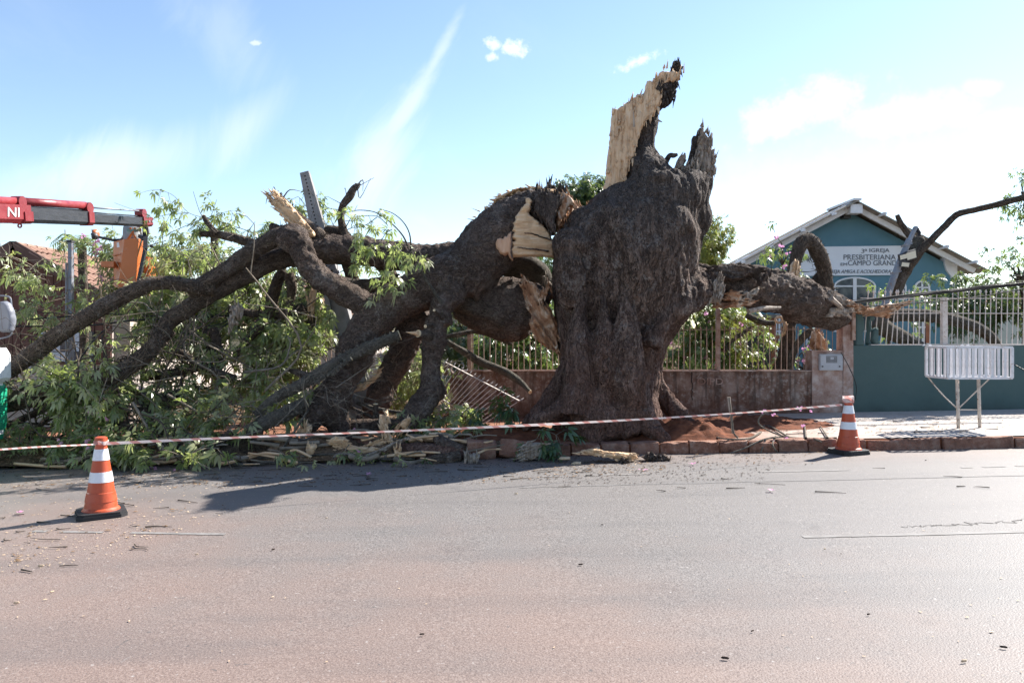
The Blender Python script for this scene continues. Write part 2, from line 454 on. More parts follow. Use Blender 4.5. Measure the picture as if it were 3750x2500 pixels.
MT = {}
def simple(name, c1, c2=None, scale=6.0, rough=.7, spec=.3, bump=0.0, bscale=40.0, metal=0.0, kind='Object', stretch=(1, 1, 1), rust=None):
    b = MB(name, rough, spec); c2 = c2 or tuple(x * .75 for x in c1); v = b.coord(kind, stretch)
    c = b.ramp(b.noise(v, scale, 4, .6), [(.3, c2), (.7, c1)])
    if rust: c = b.mix(b.rng(b.noise(v, scale * 1.7, 4, .7), .55, .68), c, rust)
    b.col(c); b.b.inputs['Metallic'].default_value = metal
    b.rough(b.rng(b.noise(v, scale * 2, 2), .3, .7, max(rough - .1, .05), min(rough + .12, 1)))
    if bump: b.bump(b.noise(v, bscale, 3, .6), bump, .01)
    MT[name] = b.m; return b.m

def mats():
    # old dusty asphalt: grey aggregate, red earth trodden into it
    b = MB('asphalt', .62, .42); w = b.coord('World'); big = b.noise(w, .35, 3, .6); mid = b.noise(w, 2.2, 4, .65); sp = b.noise(w, 75, 2, .7)
    grain = b.voro(w, 90, 'F1')
    c = b.ramp(sp, [(.25, (.078, .071, .067)), (.5, (.142, .13, .123)), (.75, (.225, .208, .198))])
    sx = b.N('ShaderNodeSeparateXYZ'); b.L(w, sx.inputs[0])
    near = b.math('ADD', b.math('MULTIPLY', b.math('SUBTRACT', 6.0, sx.outputs[1]), .2), b.math('MULTIPLY', sx.outputs[0], -.09))
    dust = b.rng(b.math('ADD', b.math('ADD', near, b.math('MULTIPLY', b.math('SUBTRACT', big, .5), 1.6)), b.math('MULTIPLY', b.math('SUBTRACT', mid, .5), .5)), -.35, .6, 0, .88)
    c = b.mix(dust, c, b.ramp(sp, [(.25, (.14, .096, .079)), (.55, (.205, .145, .12)), (.8, (.27, .213, .19))]))
    gut = b.rng(b.math('ADD', sx.outputs[1], b.math('MULTIPLY', mid, 1.2)), 9.9, 10.9, 0, .5)
    c = b.mix(gut, c, (.17, .12, .1))
    c = b.mix(b.rng(b.noise(w, 1.1, 4, .7), .58, .72, 0, .3), c, (.055, .053, .055))       # oil and tyre grime
    c = b.mix(b.rng(b.noise(w, 9, 3, .7), .66, .74, 0, .4), c, (.26, .24, .23))             # worn pale patches
    lane = b.noise(b.coord('World', (.12, 1.0, 1.0)), 1.6, 3, .6); c = b.mix(b.rng(lane, .45, .7, 0, .3), c, (.085, .082, .082))
    c = b.mix(b.rng(b.noise(w, 30, 2, .6), .68, .72, 0, .5), c, (.34, .31, .29)); c = b.mix(b.rng(b.noise(w, 17, 2, .6), .69, .73, 0, .5), c, (.06, .06, .06)); c = b.mix(b.rng(b.voro(w, 6.0, 'F1'), .06, .03, 0, .6), c, (.42, .4, .38))
    b.col(c); b.rough(b.rng(sp, .3, .7, .5, .75))
    n1 = b.bump(grain, .35, .004); b.bump(b.math('ADD', sp, b.math('MULTIPLY', mid, .6)), .3, .006, n1); MT['asphalt'] = b.m
    # pavement: pale worn concrete, red earth by the tree
    b = MB('pavement', .85, .2); w = b.coord('World'); sx = b.N('ShaderNodeSeparateXYZ'); b.L(w, sx.inputs[0])
    n1 = b.noise(w, 1.3, 4, .65); n2 = b.noise(w, 18, 4, .7)
    conc = b.ramp(n2, [(.3, (.34, .3, .27)), (.7, (.52, .48, .44))]); soil = b.ramp(n2, [(.3, (.15, .062, .036)), (.7, (.33, .16, .1))])
    f = b.rng(b.math('ADD', sx.outputs[0], b.math('MULTIPLY', b.math('SUBTRACT', n1, .5), 5.0)), 2.2, 6.0)
    c = b.mix(f, soil, conc); c = b.mix(b.rng(n1, .5, .75, 0, .5), c, (.3, .17, .11)); b.col(c); b.bump(n2, .6, .015); MT['pavement'] = b.m
    simple('soil', (.2, .078, .043), (.085, .032, .019), 9, .95, .1, .8, 60)
    simple('litter_bank', (.2, .13, .08), (.045, .032, .022), 26, .95, .1, 1.0, 70, rust=(.32, .24, .16)); simple('yard', (.16, .1, .06), (.07, .05, .03), 5, .95, .1, .6, 40)
    b = MB('kerb', .85, .2); w = b.coord('World'); n = b.noise(w, 6, 4, .7); n2 = b.noise(w, 40, 4, .7)
    c = b.ramp(n, [(.3, (.1, .04, .025)), (.48, (.24, .11, .072)), (.62, (.32, .19, .14)), (.75, (.42, .36, .32))])
    c = b.mix(b.rng(n2, .55, .72, 0, .7), c, (.08, .04, .028)); oi = b.N('ShaderNodeObjectInfo'); c = b.mix(b.rng(oi.outputs['Random'], 0, 1, 0, .35), c, b.ramp(n2, [(.3, (.16, .085, .06)), (.7, (.38, .27, .22))])); b.col(c); b.bump(b.math('ADD', n, n2), .9, .03); MT['kerb'] = b.m
    simple('road_paint', (.25, .238, .228), (.15, .138, .13), 9, .7, .3)
    # weathered brown rendered wall: grimy top, grey bloom, red earth splash at the foot
    b = MB('old_wall', .92, .15); w = b.coord('World'); sx = b.N('ShaderNodeSeparateXYZ'); b.L(w, sx.inputs[0])
    n1 = b.noise(w, 2.2, 4, .68); n2 = b.noise(w, 14, 4, .7); st = b.noise(b.coord('World', (9, 9, .9)), 1.0, 5, .6)
    c = b.ramp(n1, [(.3, (.1, .055, .04)), (.48, (.19, .115, .087)), (.64, (.3, .225, .19))])
    c = b.mix(b.rng(n2, .48, .66, 0, .7), c, (.38, .33, .3)); c = b.mix(b.rng(st, .46, .62, 0, .65), c, (.055, .045, .04))
    red = b.rng(b.math('ADD', sx.outputs[2], b.math('MULTIPLY', b.math('SUBTRACT', n1, .5), .7)), .2, .65, .8, 0)
    c = b.mix(red, c, b.ramp(n2, [(.3, (.08, .035, .024)), (.7, (.18, .085, .058))])); b.col(c); b.bump(b.math('ADD', n2, n1), .6, .02); MT['old_wall'] = b.m
    b = MB('pier_render', .9, .15); w = b.coord('World'); n1 = b.noise(w, 4, 4, .7); n2 = b.noise(w, 22, 4, .7)
    c = b.ramp(n1, [(.3, (.2, .1, .07)), (.5, (.36, .25, .21)), (.7, (.5, .43, .4))]); c = b.mix(b.rng(n2, .58, .7, 0, .6), c, (.14, .08, .06)); b.col(c); b.bump(n2, .6, .015); MT['pier_render'] = b.m
    b = MB('green_wall', .8, .2); w = b.coord('World'); sx = b.N('ShaderNodeSeparateXYZ'); b.L(w, sx.inputs[0]); n1 = b.noise(w, 1.4, 4, .65); n2 = b.noise(w, 60, 4, .7)
    c = b.ramp(n1, [(.3, (.066, .108, .108)), (.7, (.082, .126, .124))]); c = b.mix(b.rng(b.math('ADD', sx.outputs[2], b.math('MULTIPLY', n1, .5)), .3, .75, .6, 0), c, (.05, .05, .045)); b.col(c); b.bump(n2, .5, .01); MT['green_wall'] = b.m
    b = MB('teal_render', .8, .2); w = b.coord('World'); sx = b.N('ShaderNodeSeparateXYZ'); b.L(w, sx.inputs[0]); n1 = b.noise(w, .9, 4, .65); n2 = b.noise(w, 25, 4, .7)
    c = b.ramp(n1, [(.3, (.09, .19, .245)), (.7, (.115, .225, .285))]); b.col(c); b.bump(n2, .35, .02); MT['teal_render'] = b.m
    simple('white_paint', (.74, .74, .76), (.62, .62, .64), 5, .5, .35, .15, 30)
    simple('fence_white', (.66, .6, .56), (.5, .44, .4), 12, .55, .35, .2, 60, rust=(.3, .15, .09))
    simple('fence_rust', (.44, .33, .28), (.28, .17, .12), 9, .7, .3, .3, 60, rust=(.2, .08, .04))
    simple('basket_white', (.74, .73, .75), (.6, .58, .58), 9, .45, .4, .1, 60, rust=(.42, .33, .28))
    simple('post_white', (.55, .51, .47), (.36, .31, .27), 12, .6, .35, .3, 60, rust=(.17, .09, .055))
    simple('sign_board', (.72, .74, .79), (.66, .68, .73), 2, .45, .3); simple('sign_grey', (.17, .18, .2), (.13, .14, .16), 5, .6, .3)
    simple('meter_grey', (.44, .46, .5), (.36, .38, .41), 6, .45, .4, .1, 50); simple('dark_hole', (.02, .02, .02), (.012, .012, .012), 5, .8, .2)
    simple('steel', (.24, .26, .3), (.15, .16, .19), 9, .45, .5, .15, 40, rust=(.2, .12, .08)); simple('black_rubber', (.028, .028, .03), (.018, .018, .02), 12, .6, .35, .3, 70)
    simple('cable', (.018, .018, .02), (.012, .012, .013), 12, .55, .35); simple('fibro_roof', (.3, .27, .23), (.17, .15, .13), 4, .9, .15, .4, 20)
    simple('concrete_pole', (.3, .29, .285), (.19, .18, .175), 6, .85, .2, .5, 50); simple('gate_post', (.23, .21, .19), (.09, .08, .072), 4.5, .9, .15, .5, 40)
    simple('digit_white', (.8, .82, .8), (.72, .74, .72), 8, .5, .3)
    # traffic cone
    simple('cone_orange', (.47, .082, .03), (.4, .066, .025), 7, .42, .4, .1, 60, rust=(.45, .075, .03)); simple('cone_band', (.74, .75, .79), (.62, .62, .65), 11, .35, .5)
    b = MB('tape', .35, .4); sx = b.N('ShaderNodeSeparateXYZ'); b.L(b.coord('UV'), sx.inputs[0])
    st = b.math('FRACT', b.math('MULTIPLY', b.math('ADD', sx.outputs[0], b.math('MULTIPLY', sx.outputs[1], 1.6)), 5.5))
    b.col(b.mix(b.rng(st, .55, .62), (.76, .66, .64), (.6, .3, .27))); 
    tr = b.N('ShaderNodeBsdfTranslucent'); b.L(b.b.inputs['Base Color'].links[0].from_socket, tr.inputs[0]); ms = b.N('ShaderNodeMixShader'); ms.inputs[0].default_value = .45
    b.L(b.b.outputs[0], ms.inputs[1]); b.L(tr.outputs[0], ms.inputs[2]); b.L(ms.outputs[0], b.t.nodes['Material Output'].inputs[0]); MT['tape'] = b.m
    # truck, boom, bucket
    simple('truck_white', (.78, .8, .8), (.72, .74, .74), 3, .25, .5); simple('truck_green', (.02, .36, .2), (.016, .3, .17), 3, .3, .5)
    simple('grey_plastic', (.2, .21, .25), (.15, .16, .19), 5, .5, .4); simple('crane_red', (.25, .028, .033), (.2, .022, .026), 5, .38, .45, .1, 40)
    simple('crane_black', (.014, .016, .021), (.04, .043, .052), 5, .5, .35, .2, 30, stretch=(1, 1, 9)); simple('bucket_orange', (.5, .145, .042), (.44, .12, .034), 3, .36, .45, .1, 25)
    simple('lens', (.7, .72, .74), (.6, .62, .64), 5, .15, .5); simple('shirt', (.3, .31, .31), (.22, .23, .23), 12, .9, .1, .4, 30); simple('harness', (.6, .16, .03), (.5, .13, .02), 9, .7, .2)
    simple('reflective_green', (.04, .16, .13), (.3, .36, .34), 60, .6, .3, stretch=(.05, .05, 1)); simple('skin', (.27, .15, .1), (.23, .12, .08), 9, .55, .3); simple('helmet', (.75, .76, .74), (.7, .7, .68), 5, .3, .5); simple('trousers', (.1, .11, .13), (.07, .075, .09), 9, .9, .1)
    # houses
    b = MB('board_brown', .75, .25); v = b.coord('Object', (14, 14, .8)); n = b.noise(v, 1.0, 4, .65, .4); b.col(b.ramp(n, [(.3, (.09, .042, .034)), (.7, (.155, .078, .062))])); b.bump(n, .3, .01); MT['board_brown'] = b.m
    simple('clay_tile', (.33, .2, .15), (.18, .105, .08), 3, .9, .15, .4, 30); simple('cream_wall', (.52, .46, .42), (.4, .34, .3), 3, .85, .2, .3, 40, rust=(.33, .24, .19)); simple('bargeboard', (.14, .085, .07), (.09, .055, .045), 4, .75, .25, .3, 30)
    simple('brick', (.36, .16, .1), (.25, .105, .065), 3, .92, .15, .4, 60); simple('mint_wall', (.62, .68, .62), (.54, .6, .55), 2, .85, .2); simple('blue_white_wall', (.5, .54, .6), (.42, .46, .52), 2, .8, .2); simple('grey_metal_dark', (.05, .05, .055), (.035, .035, .04), 9, .55, .4)
    b = MB('glass', .06, .6); b.col((.035, .045, .07)); MT['glass'] = b.m
    b = MB('lamp_glass', .2, .5); b.col((.62, .6, .5)); MT['lamp_glass'] = b.m
    # bark: dark fissured plates with pale lichen, red earth at the foot
    def bark(name, dark, mid, pale, scale, coords, stretch, lichen, foot=False, rough=.9, fis=.6):
        b = MB(name, rough, .22); v = b.coord(coords, stretch); wv = b.coord('World')
        n1 = b.noise(v, scale * .5, 4, .62); n2 = b.noise(wv, scale * 5, 4, .75)
        rd = b.math('ABSOLUTE', b.math('SUBTRACT', b.noise(v, scale * 1.5, 4, .6, .7), .5)); rd2 = b.math('ABSOLUTE', b.math('SUBTRACT', b.noise(v, scale * 4.2, 3, .6, .5), .5))
        c = b.ramp(n1, [(.3, dark), (.5, mid), (.7, tuple(x * 1.3 for x in mid))])
        c = b.mix(b.rng(n2, .48, .64, 0, .7), c, pale)
        c = b.mix(b.rng(rd, 0.0, .06, fis, 0), c, tuple(x * .45 for x in dark)); c = b.mix(b.rng(rd2, 0.0, .06, fis * .5, 0), c, tuple(x * .6 for x in dark))
        c = b.mix(b.rng(b.noise(wv, 2.6, 5, .75), .53, .62, 0, lichen), c, b.ramp(n2, [(.38, mid), (.58, (.36, .325, .3))]))
        if foot:
            sx = b.N('ShaderNodeSeparateXYZ'); b.L(wv, sx.inputs[0]); zz = b.math('ADD', sx.outputs[2], b.math('MULTIPLY', b.math('SUBTRACT', n1, .5), 1.6))
            c = b.mix(b.rng(zz, .1, 2.6, .75, 0), c, b.ramp(n2, [(.3, (.12, .06, .046)), (.7, (.26, .15, .118))]))
            c = b.mix(b.rng(b.math('ADD', sx.outputs[2], n1), 3.0, 4.6, 0, .72), c, b.ramp(n2, [(.3, (.045, .04, .038)), (.75, (.17, .152, .142))]))
        b.col(c); p = b.bump(b.rng(rd, 0, .12), 1.0, .05); b.bump(b.math('ADD', n2, b.rng(rd2, 0, .12, 0, .7)), 1.0, .03, p); MT[name] = b.m
    bark('bark_trunk', (.088, .057, .044), (.175, .12, .094), (.32, .245, .2), 5.0, 'Object', (1, 1, .33), .62, True, .9, .9)
    bark('bark_limb', (.075, .055, .042), (.155, .117, .09), (.27, .215, .165), 9.0, 'UV', (1, .3, 1), .4)
    bark('bark_thick', (.085, .06, .048), (.17, .124, .1), (.29, .23, .19), 6.0, 'Object', (.7, 1, 1.1), .45)
    bark('bark_branch', (.1, .087, .07), (.19, .168, .135), (.32, .29, .245), 16.0, 'UV', (1, .3, 1), .3)
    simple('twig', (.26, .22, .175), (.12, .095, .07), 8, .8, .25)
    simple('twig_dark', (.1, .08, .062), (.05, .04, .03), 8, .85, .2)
    # torn wood
    def wood(name, c0, c1, c2, stretch, stain=.5):
        b = MB(name, .72, .25); v = b.coord('Object', stretch); n = b.noise(v, 1.0, 4, .65, .6); n2 = b.noise(b.coord('Object'), 3.0, 4, .65); n3 = b.noise(v, 3.5, 5, .7)
        c = b.ramp(n, [(.28, c0), (.5, c1), (.75, c2)]); c = b.mix(b.rng(n2, .55, .72, 0, stain), c, tuple(np.array(c0) * .75)); c = b.mix(b.rng(n3, .64, .74, 0, .5), c, tuple(np.array(c0) * .45))
        b.col(c); b.bump(b.math('ADD', n, n3), .7, .02); MT[name] = b.m
    wood('fresh_wood', (.5, .3, .17), (.67, .47, .3), (.76, .6, .43), (22, 22, 1.6)); wood('fresh_wood_flat', (.5, .3, .17), (.67, .46, .28), (.76, .59, .41), (1.6, 14, 22))
    wood('red_face', (.36, .18, .1), (.56, .33, .21), (.66, .44, .3), (14, 6, 3), .6); wood('red_wood', (.16, .055, .025), (.42, .23, .13), (.78, .68, .55), (7, 7, 4), .8); wood('old_wood', (.14, .1, .075), (.33, .27, .22), (.52, .46, .4), (26, 26, 2))
    b = MB('cut_end', .75, .25); v = b.coord('Object'); n = b.noise(v, 25, 5, .7); b.col(b.ramp(n, [(.3, (.5, .37, .22)), (.7, (.68, .56, .38))])); b.bump(n, .3, .01); MT['cut_end'] = b.m
    # leaves
    def leaf(name, stops, gloss=.3, tl=.32):
        b = MB(name, gloss, .9); a = b.N('ShaderNodeAttribute'); a.attribute_name = 'rnd'
        c = b.ramp(a.outputs['Fac'], stops); b.col(c)
        tr = b.N('ShaderNodeBsdfTranslucent'); b.L(b.mix(.6, c, (.36, .46, .1), 'MIX'), tr.inputs[0]); ms = b.N('ShaderNodeMixShader'); ms.inputs[0].default_value = tl
        b.L(b.b.outputs[0], ms.inputs[1]); b.L(tr.outputs[0], ms.inputs[2]); b.L(ms.outputs[0], b.t.nodes['Material Output'].inputs[0]); MT[name] = b.m
    leaf('leaf_pile', [(0, (.11, .155, .055)), (.35, (.22, .265, .11)), (.6, (.35, .37, .19)), (.82, (.48, .48, .29)), (.94, (.5, .43, .17)), (1, (.4, .24, .1))], .34, .52)
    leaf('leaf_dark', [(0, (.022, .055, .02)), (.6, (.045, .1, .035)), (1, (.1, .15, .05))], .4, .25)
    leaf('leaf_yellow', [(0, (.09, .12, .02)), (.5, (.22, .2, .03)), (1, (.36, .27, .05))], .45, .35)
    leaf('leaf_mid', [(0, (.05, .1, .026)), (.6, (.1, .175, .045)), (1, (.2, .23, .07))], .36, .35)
    simple('leaf_litter', (.25, .16, .09), (.08, .05, .03), 30, .9, .1); simple('chip', (.6, .47, .33), (.42, .3, .19), 20, .8, .2); simple('crumb', (.07, .05, .04), (.03, .022, .02), 20, .95, .1)
    b = MB('petal', .6, .3); b.col(b.ramp(b.noise(b.coord('Object'), 8, 3), [(.3, (.6, .26, .42)), (.7, (.8, .5, .64))])); tr = b.N('ShaderNodeBsdfTranslucent'); tr.inputs[0].default_value = (.7, .35, .6, 1)
    ms = b.N('ShaderNodeMixShader'); ms.inputs[0].default_value = .4; b.L(b.b.outputs[0], ms.inputs[1]); b.L(tr.outputs[0], ms.inputs[2]); b.L(ms.outputs[0], b.t.nodes['Material Output'].inputs[0]); MT['petal'] = b.m
mats()

# ------------------------------------------------------------------ ground, road, kerb, pavement
KY = 10.6                       # kerb face
def sheet(name, x0, x1, y0, y1, dz, mat, nx=None):
    xs = sorted(set([x0, -15.0, 15.0, x1])); xs = [x for x in xs if x0 <= x <= x1]
    V = [(x, y, gz(x) + dz) for y in (y0, y1) for x in xs]; n = len(xs)
    return tag(solo(name, V, [(i, i + 1, n + i + 1, n + i) for i in range(n - 1)], mat, base=(0, (y0 + y1) / 2, 0)), kind='structure')
sheet('ground', -400, 400, -200, 900, -.06, MT['yard'])
road = sheet('road', -150, 150, -40, KY, 0.0, MT['asphalt'])
sheet('pavement', -150, 150, KY + .14, 14.12, .145, MT['pavement'])
sheet('yard_ground', -150, 150, 14.12, 40, .16, MT['yard'])
def road_strip(pts, w, name='lane_marking', mat='road_paint', dz=.004):
    """worn painted line on the asphalt through source pixels on the road"""
    W = []
    for px, py in pts:
        a = (px - HX) / F; Y = EYE / ((py - HY) / F + SLOPE * a); W.append((a * Y, Y))
    g = G(); 
    for (x0, y0), (x1, y1) in zip(W[:-1], W[1:]):
        n = max(2, int(abs(x1 - x0) / .12))
        for i in range(n):
            if random.random() < .16: continue
            t0, t1 = i / n, (i + 1) / n; e = [random.uniform(.75, 1.0) * w / 2 for _ in range(4)]
            a0, b0 = x0 + (x1 - x0) * t0, y0 + (y1 - y0) * t0; a1, b1 = x0 + (x1 - x0) * t1, y0 + (y1 - y0) * t1
            g.add([(a0, b0 - e[0], gz(a0) + dz), (a1, b1 - e[1], gz(a1) + dz), (a1, b1 + e[2], gz(a1) + dz), (a0, b0 + e[3], gz(a0) + dz)], [(0, 1, 2, 3)])
    return g.part(name, MT[mat], road)
road_strip([(1985, 1745), (2370, 1735)], .07); road_strip([(2780, 1728), (3150, 1720)], .07); road_strip([(3520, 1712), (3800, 1704)], .07)
road_strip([(120, 1945), (430, 1950), (825, 1956)], .07); road_strip([(2940, 1966), (3400, 1956), (3850, 1944)], .07); road_strip([(1080, 1752), (1500, 1748)], .05)
def gpt(px, py, dz=0.0):
    a = (px - HX) / F; Y = (EYE - dz) / ((py - HY) / F + SLOPE * a); return np.array([a * Y, Y, gz(a * Y) + dz])
# cracks and the seam between two layers of asphalt
def seam(pts, w, mat, jit=.012, per=10, dz=.003, name='seam'):
    C = catmull([gpt(*p)[:2] for p in pts], per); C = C + RNG.normal(0, jit, C.shape); g = G()
    T = np.gradient(C, axis=0); T /= np.linalg.norm(T, axis=1)[:, None]; Nn = np.stack([-T[:, 1], T[:, 0]], 1); ww = w * RNG.uniform(.3, 1.2, len(C))
    A = C + Nn * ww[:, None] / 2; B = C - Nn * ww[:, None] / 2
    V = [(x, y, gz(x) + dz) for x, y in A] + [(x, y, gz(x) + dz) for x, y in B]; n = len(C)
    g.add(V, [(i, i + 1, n + i + 1, n + i) for i in range(n - 1)]); return g.part(name, MT[mat], road)
simple('tar', (.07, .07, .07), (.045, .045, .045), 20, .8, .2); simple('tar_worn', (.135, .125, .118), (.095, .088, .083), 14, .8, .25); simple('asphalt_pale', (.2, .19, .185), (.12, .115, .112), 30, .8, .3)

seam([(3300, 1928), (3450, 1922), (3600, 1915), (3800, 1900)], .018, 'tar_worn', .03, 14, name='crack')

seam([(1900, 1786), (2400, 1772), (3000, 1758), (3800, 1740)], .04, 'asphalt_pale', .008, name='seam')

# kerb: stones with open joints
kb = G(); kb.add([(x, y, gz(x) + z) for x in (-150, -15, 15, 150) for y, z in ((KY + .02, -.05), (KY + .14, -.05), (KY + .14, .13), (KY + .02, .13))],
                 [(i * 4 + j, i * 4 + (j + 1) % 4, (i + 1) * 4 + (j + 1) % 4, (i + 1) * 4 + j) for i in range(3) for j in range(4)])
kerb = kb.solo('kerb', MT['soil'], base=(0, KY, 0)); tag(kerb, kind='structure')
def stone_mesh(L, seed):
    bm = bmesh.new(); bmesh.ops.create_cube(bm, size=1); bmesh.ops.scale(bm, vec=(L, .15, .22), verts=bm.verts)
    bmesh.ops.bevel(bm, geom=bm.edges[:], offset=.009, segments=1, affect='EDGES'); bmesh.ops.subdivide_edges(bm, edges=[e for e in bm.edges if e.calc_length() > .1], cuts=3, use_grid_fill=True)
    for v in bm.verts:
        p = np.array(v.co)[None] * 9 + seed * 5; v.co += Vector((0, float(fbm(p, 3)[0]) * .03, float(fbm(p + 31, 3)[0]) * .03))
    me = bpy.data.meshes.new('kerb_stone'); bm.to_mesh(me); bm.free(); me.materials.append(MT['kerb'])
    me.polygons.foreach_set('use_smooth', np.ones(len(me.polygons), dtype=bool)); return me
SM = [stone_mesh(.39, i) for i in range(5)]; LM = [stone_mesh(.98, i + 9) for i in range(4)]
x = -9.0
while x < 14:
    short = -.55 < x < 4.4
    L = .4 if short else 1.0; me = random.choice(SM if short else LM)
    gone = x < -.95
    if not gone:
        o = link('kerb_stone', me, kerb, (x + L / 2, KY + .07 + random.uniform(-.03, .02), gz(x + L / 2) + .04 + random.uniform(-.02, .012)))
        o.rotation_euler = (random.uniform(-.09, .05), random.uniform(-.035, .035) - SLOPE, random.uniform(-.035, .035)); o.scale = (random.uniform(.95, .995), 1, random.uniform(.94, 1.04))
    x += L
# stones knocked out of line beside the fallen logs
for px, py, rz, rx, L in ((1765, 1625, .12, .1, 0), (1885, 1600, -.15, -.25, 0)):
    p = gpt(px, py + 45, 0); o = link('kerb_stone', SM[L], kerb, (p[0], KY - .12 + .1 * L, gz(p[0]) + .13)); o.rotation_euler = (rx, .06, rz)

# red earth heaved up round the roots
def heap(name, cx, cy, rx, ry, h, mat, z0, seed):
    n, m = 44, 90; V = []
    for i in range(n + 1):
        for j in range(m):
            a = 2 * math.pi * j / m; r = i / n; X = cx + rx * r * math.cos(a); Y_ = cy + ry * r * math.sin(a)
            V.append((X, Y_, 0, (1 - r * r)))
    V = np.array(V); p = V[:, :3]; hh = h * V[:, 3] * (1 + 1.3 * fbm(p * 2.6 + seed, 4)) + .05 * fbm(p * 12 + seed, 3) * np.clip(V[:, 3] * 6, 0, 1)
    p[:, 2] = np.array([gz(a) for a in p[:, 0]]) + z0 + hh - .01
    Fc = [(i * m + j, i * m + (j + 1) % m, (i + 1) * m + (j + 1) % m, (i + 1) * m + j) for i in range(n) for j in range(m)]
    o = solo(name, p, Fc, MT[mat], kind='structure', smooth=True); return o
heap('debris_bank', -2.6, 10.72, 2.0, .42, .2, 'litter_bank', .05, 13); heap('debris_bank', -5.6, 10.72, 2.2, .45, .2, 'litter_bank', .05, 17); heap('debris_bank', -.7, 10.75, .9, .3, .12, 'litter_bank', .08, 19)
heap('soil_mound', 2.35, 11.35, 1.2, .55, .2, 'soil', .145, 3); heap('soil_mound', 3.6, 12.6, 1.6, 1.0, .1, 'soil', .145, 8); heap('soil_mound', 0.0, 11.5, 1.6, .65, .1, 'soil', .145, 5)

# ------------------------------------------------------------------ walls, fences, gate posts
WY = 14.12; WT = .18
def wx(px, Y=WY): return (px - HX) / F * Y
def wz(py, Y=WY): return EYE - (py - HY) / F * Y
def bar_mesh(name, h, r, mat, tip=None, seg=6):
    prof = [(r, 0), (r, h)]
    V, Fc, _ = tube([(0, 0, 0), (0, 0, h)], r, seg); g = G().add(V, Fc)
    if tip:
        t = tip; a, b = t
        ring = [(0, 0, h - .005), (-a, 0, h + b * .35), (0, 0, h + b), (a, 0, h + b * .35), (0, -a * .45, h + b * .35), (0, a * .45, h + b * .35)]
        g.add(ring, [(0, 1, 4), (0, 4, 3), (0, 3, 5), (0, 5, 1), (2, 4, 1), (2, 3, 4), (2, 5, 3), (2, 1, 5)])
    return mesh(name, g.verts(), g.F, MT[mat])
def lumpy_box(x0, x1, y0, y1, z0, z1, step=.09, amp=.012, seed=0, top=None, keepx=None):
    """rendered masonry with an uneven face and edges; top(x) trims its upper edge"""
    nx = max(2, int((x1 - x0) / step)); nz = max(2, int((z1 - z0) / step)); V = []; Fc = []
    xs = np.linspace(x0, x1, nx + 1); ts = np.linspace(0, 1, nz + 1); n1 = (nx + 1) * (nz + 1)
    for y in (y0, y1):
        for t in ts:
            for x in xs:
                zt = z1 if top is None else top(x); V.append((x, y, z0 + (zt - z0) * t))
    V = np.array(V); d = fbm(V * np.array([2.5, 2.5, 2.5]) + seed, 4) * amp + fbm(V * 9 + seed, 2) * amp * .35
    V[:, 1] += d; V[:, 2] += fbm(V * 5 + 40 + seed, 3) * amp * .8
    def I(f, i, j): return f * n1 + j * (nx + 1) + i
    for j in range(nz):
        for i in range(nx):
            Fc.append((I(0, i, j), I(0, i + 1, j), I(0, i + 1, j + 1), I(0, i, j + 1))); Fc.append((I(1, i, j), I(1, i, j + 1), I(1, i + 1, j + 1), I(1, i + 1, j)))
    for i in range(nx):
        Fc.append((I(0, i, nz), I(0, i + 1, nz), I(1, i + 1, nz), I(1, i, nz))); Fc.append((I(0, i, 0), I(1, i, 0), I(1, i + 1, 0), I(0, i + 1, 0)))
    for j in range(nz):
        Fc.append((I(0, 0, j), I(0, 0, j + 1), I(1, 0, j + 1), I(1, 0, j))); Fc.append((I(0, nx, j), I(1, nx, j), I(1, nx, j + 1), I(0, nx, j + 1)))
    return V, Fc

# low brown wall with its iron fence
bw = thing('garden_wall', 'low stained brown garden wall behind the broken trunk, carrying a rusty bar fence', 'wall', (2.5, WY, .15))
xl, xr = wx(1618), wx(2974)
def btop(x): return wz(1361) + .004 * (x - xl) - (max(0, xl + .22 - x) * 1.6)
part('wall', *lumpy_box(xl, xr, WY, WY + WT, .0, 1.0, top=btop, amp=.014, seed=2), MT['old_wall'], bw)
g = G(); g.box((xl + .3, WY - .02, wz(1361) + .006), (xr, WY + WT + .02, wz(1361) + .024)); g.part('coping', MT['pier_render'], bw)
text_part('OIPD', S(95, WY), S(24, WY), P(2553, 1408, WY - .018), MT['pier_render'], bw, depth=.003)
g = G(); C = catmull([P(2534, 1362, WY - .016), P(2533, 1395, WY - .016), P(2536, 1407, WY - .016), P(2534, 1440, WY - .016), P(2535, 1465, WY - .016)], 5)
C[:, 0] += RNG.normal(0, .004, len(C)); g.tube(C, [.007] * len(C), 4); g.part('crack', MT['dark_hole'], bw)
fb = thing('bar_fence', 'rusty pale iron bar fence on top of the low brown wall', 'fence', (2.5, WY + .09, 1.0))
zb = wz(1359); zt = wz(1207); by = WY + .09
bm_ = bar_mesh('bar', zt - zb + .02, .0075, 'fence_rust', (.016, .05))
x = xl + .55; k = 0
while x < wx(3072):
    inside = not (wx(2060) < x < wx(2425))
    if inside and abs(x - wx(2634)) > .05 and x < wx(2966) or (wx(2975) < x < wx(3070)):
        o = link('bar', bm_, fb, (x, by, zb)); o.rotation_euler = (random.uniform(-.012, .012), random.uniform(-.014, .014), 0)
        if x > wx(2975): o.scale = (1, 1, .55); o.location.z += .36
    x += .1035; k += 1
g = G().bar((xl + .5, by, zt), (wx(2050), by, zt + .0), .03, .012); g.part('rail', MT['fence_rust'], fb)
g = G().bar((wx(2430), by, zt), (wx(3095), by, zt + .01), .03, .012); g.part('rail', MT['fence_rust'], fb)
g = G().bar((xl + .5, by, zb + .02), (wx(2960), by, zb + .02), .03, .012); g.part('rail', MT['fence_rust'], fb)
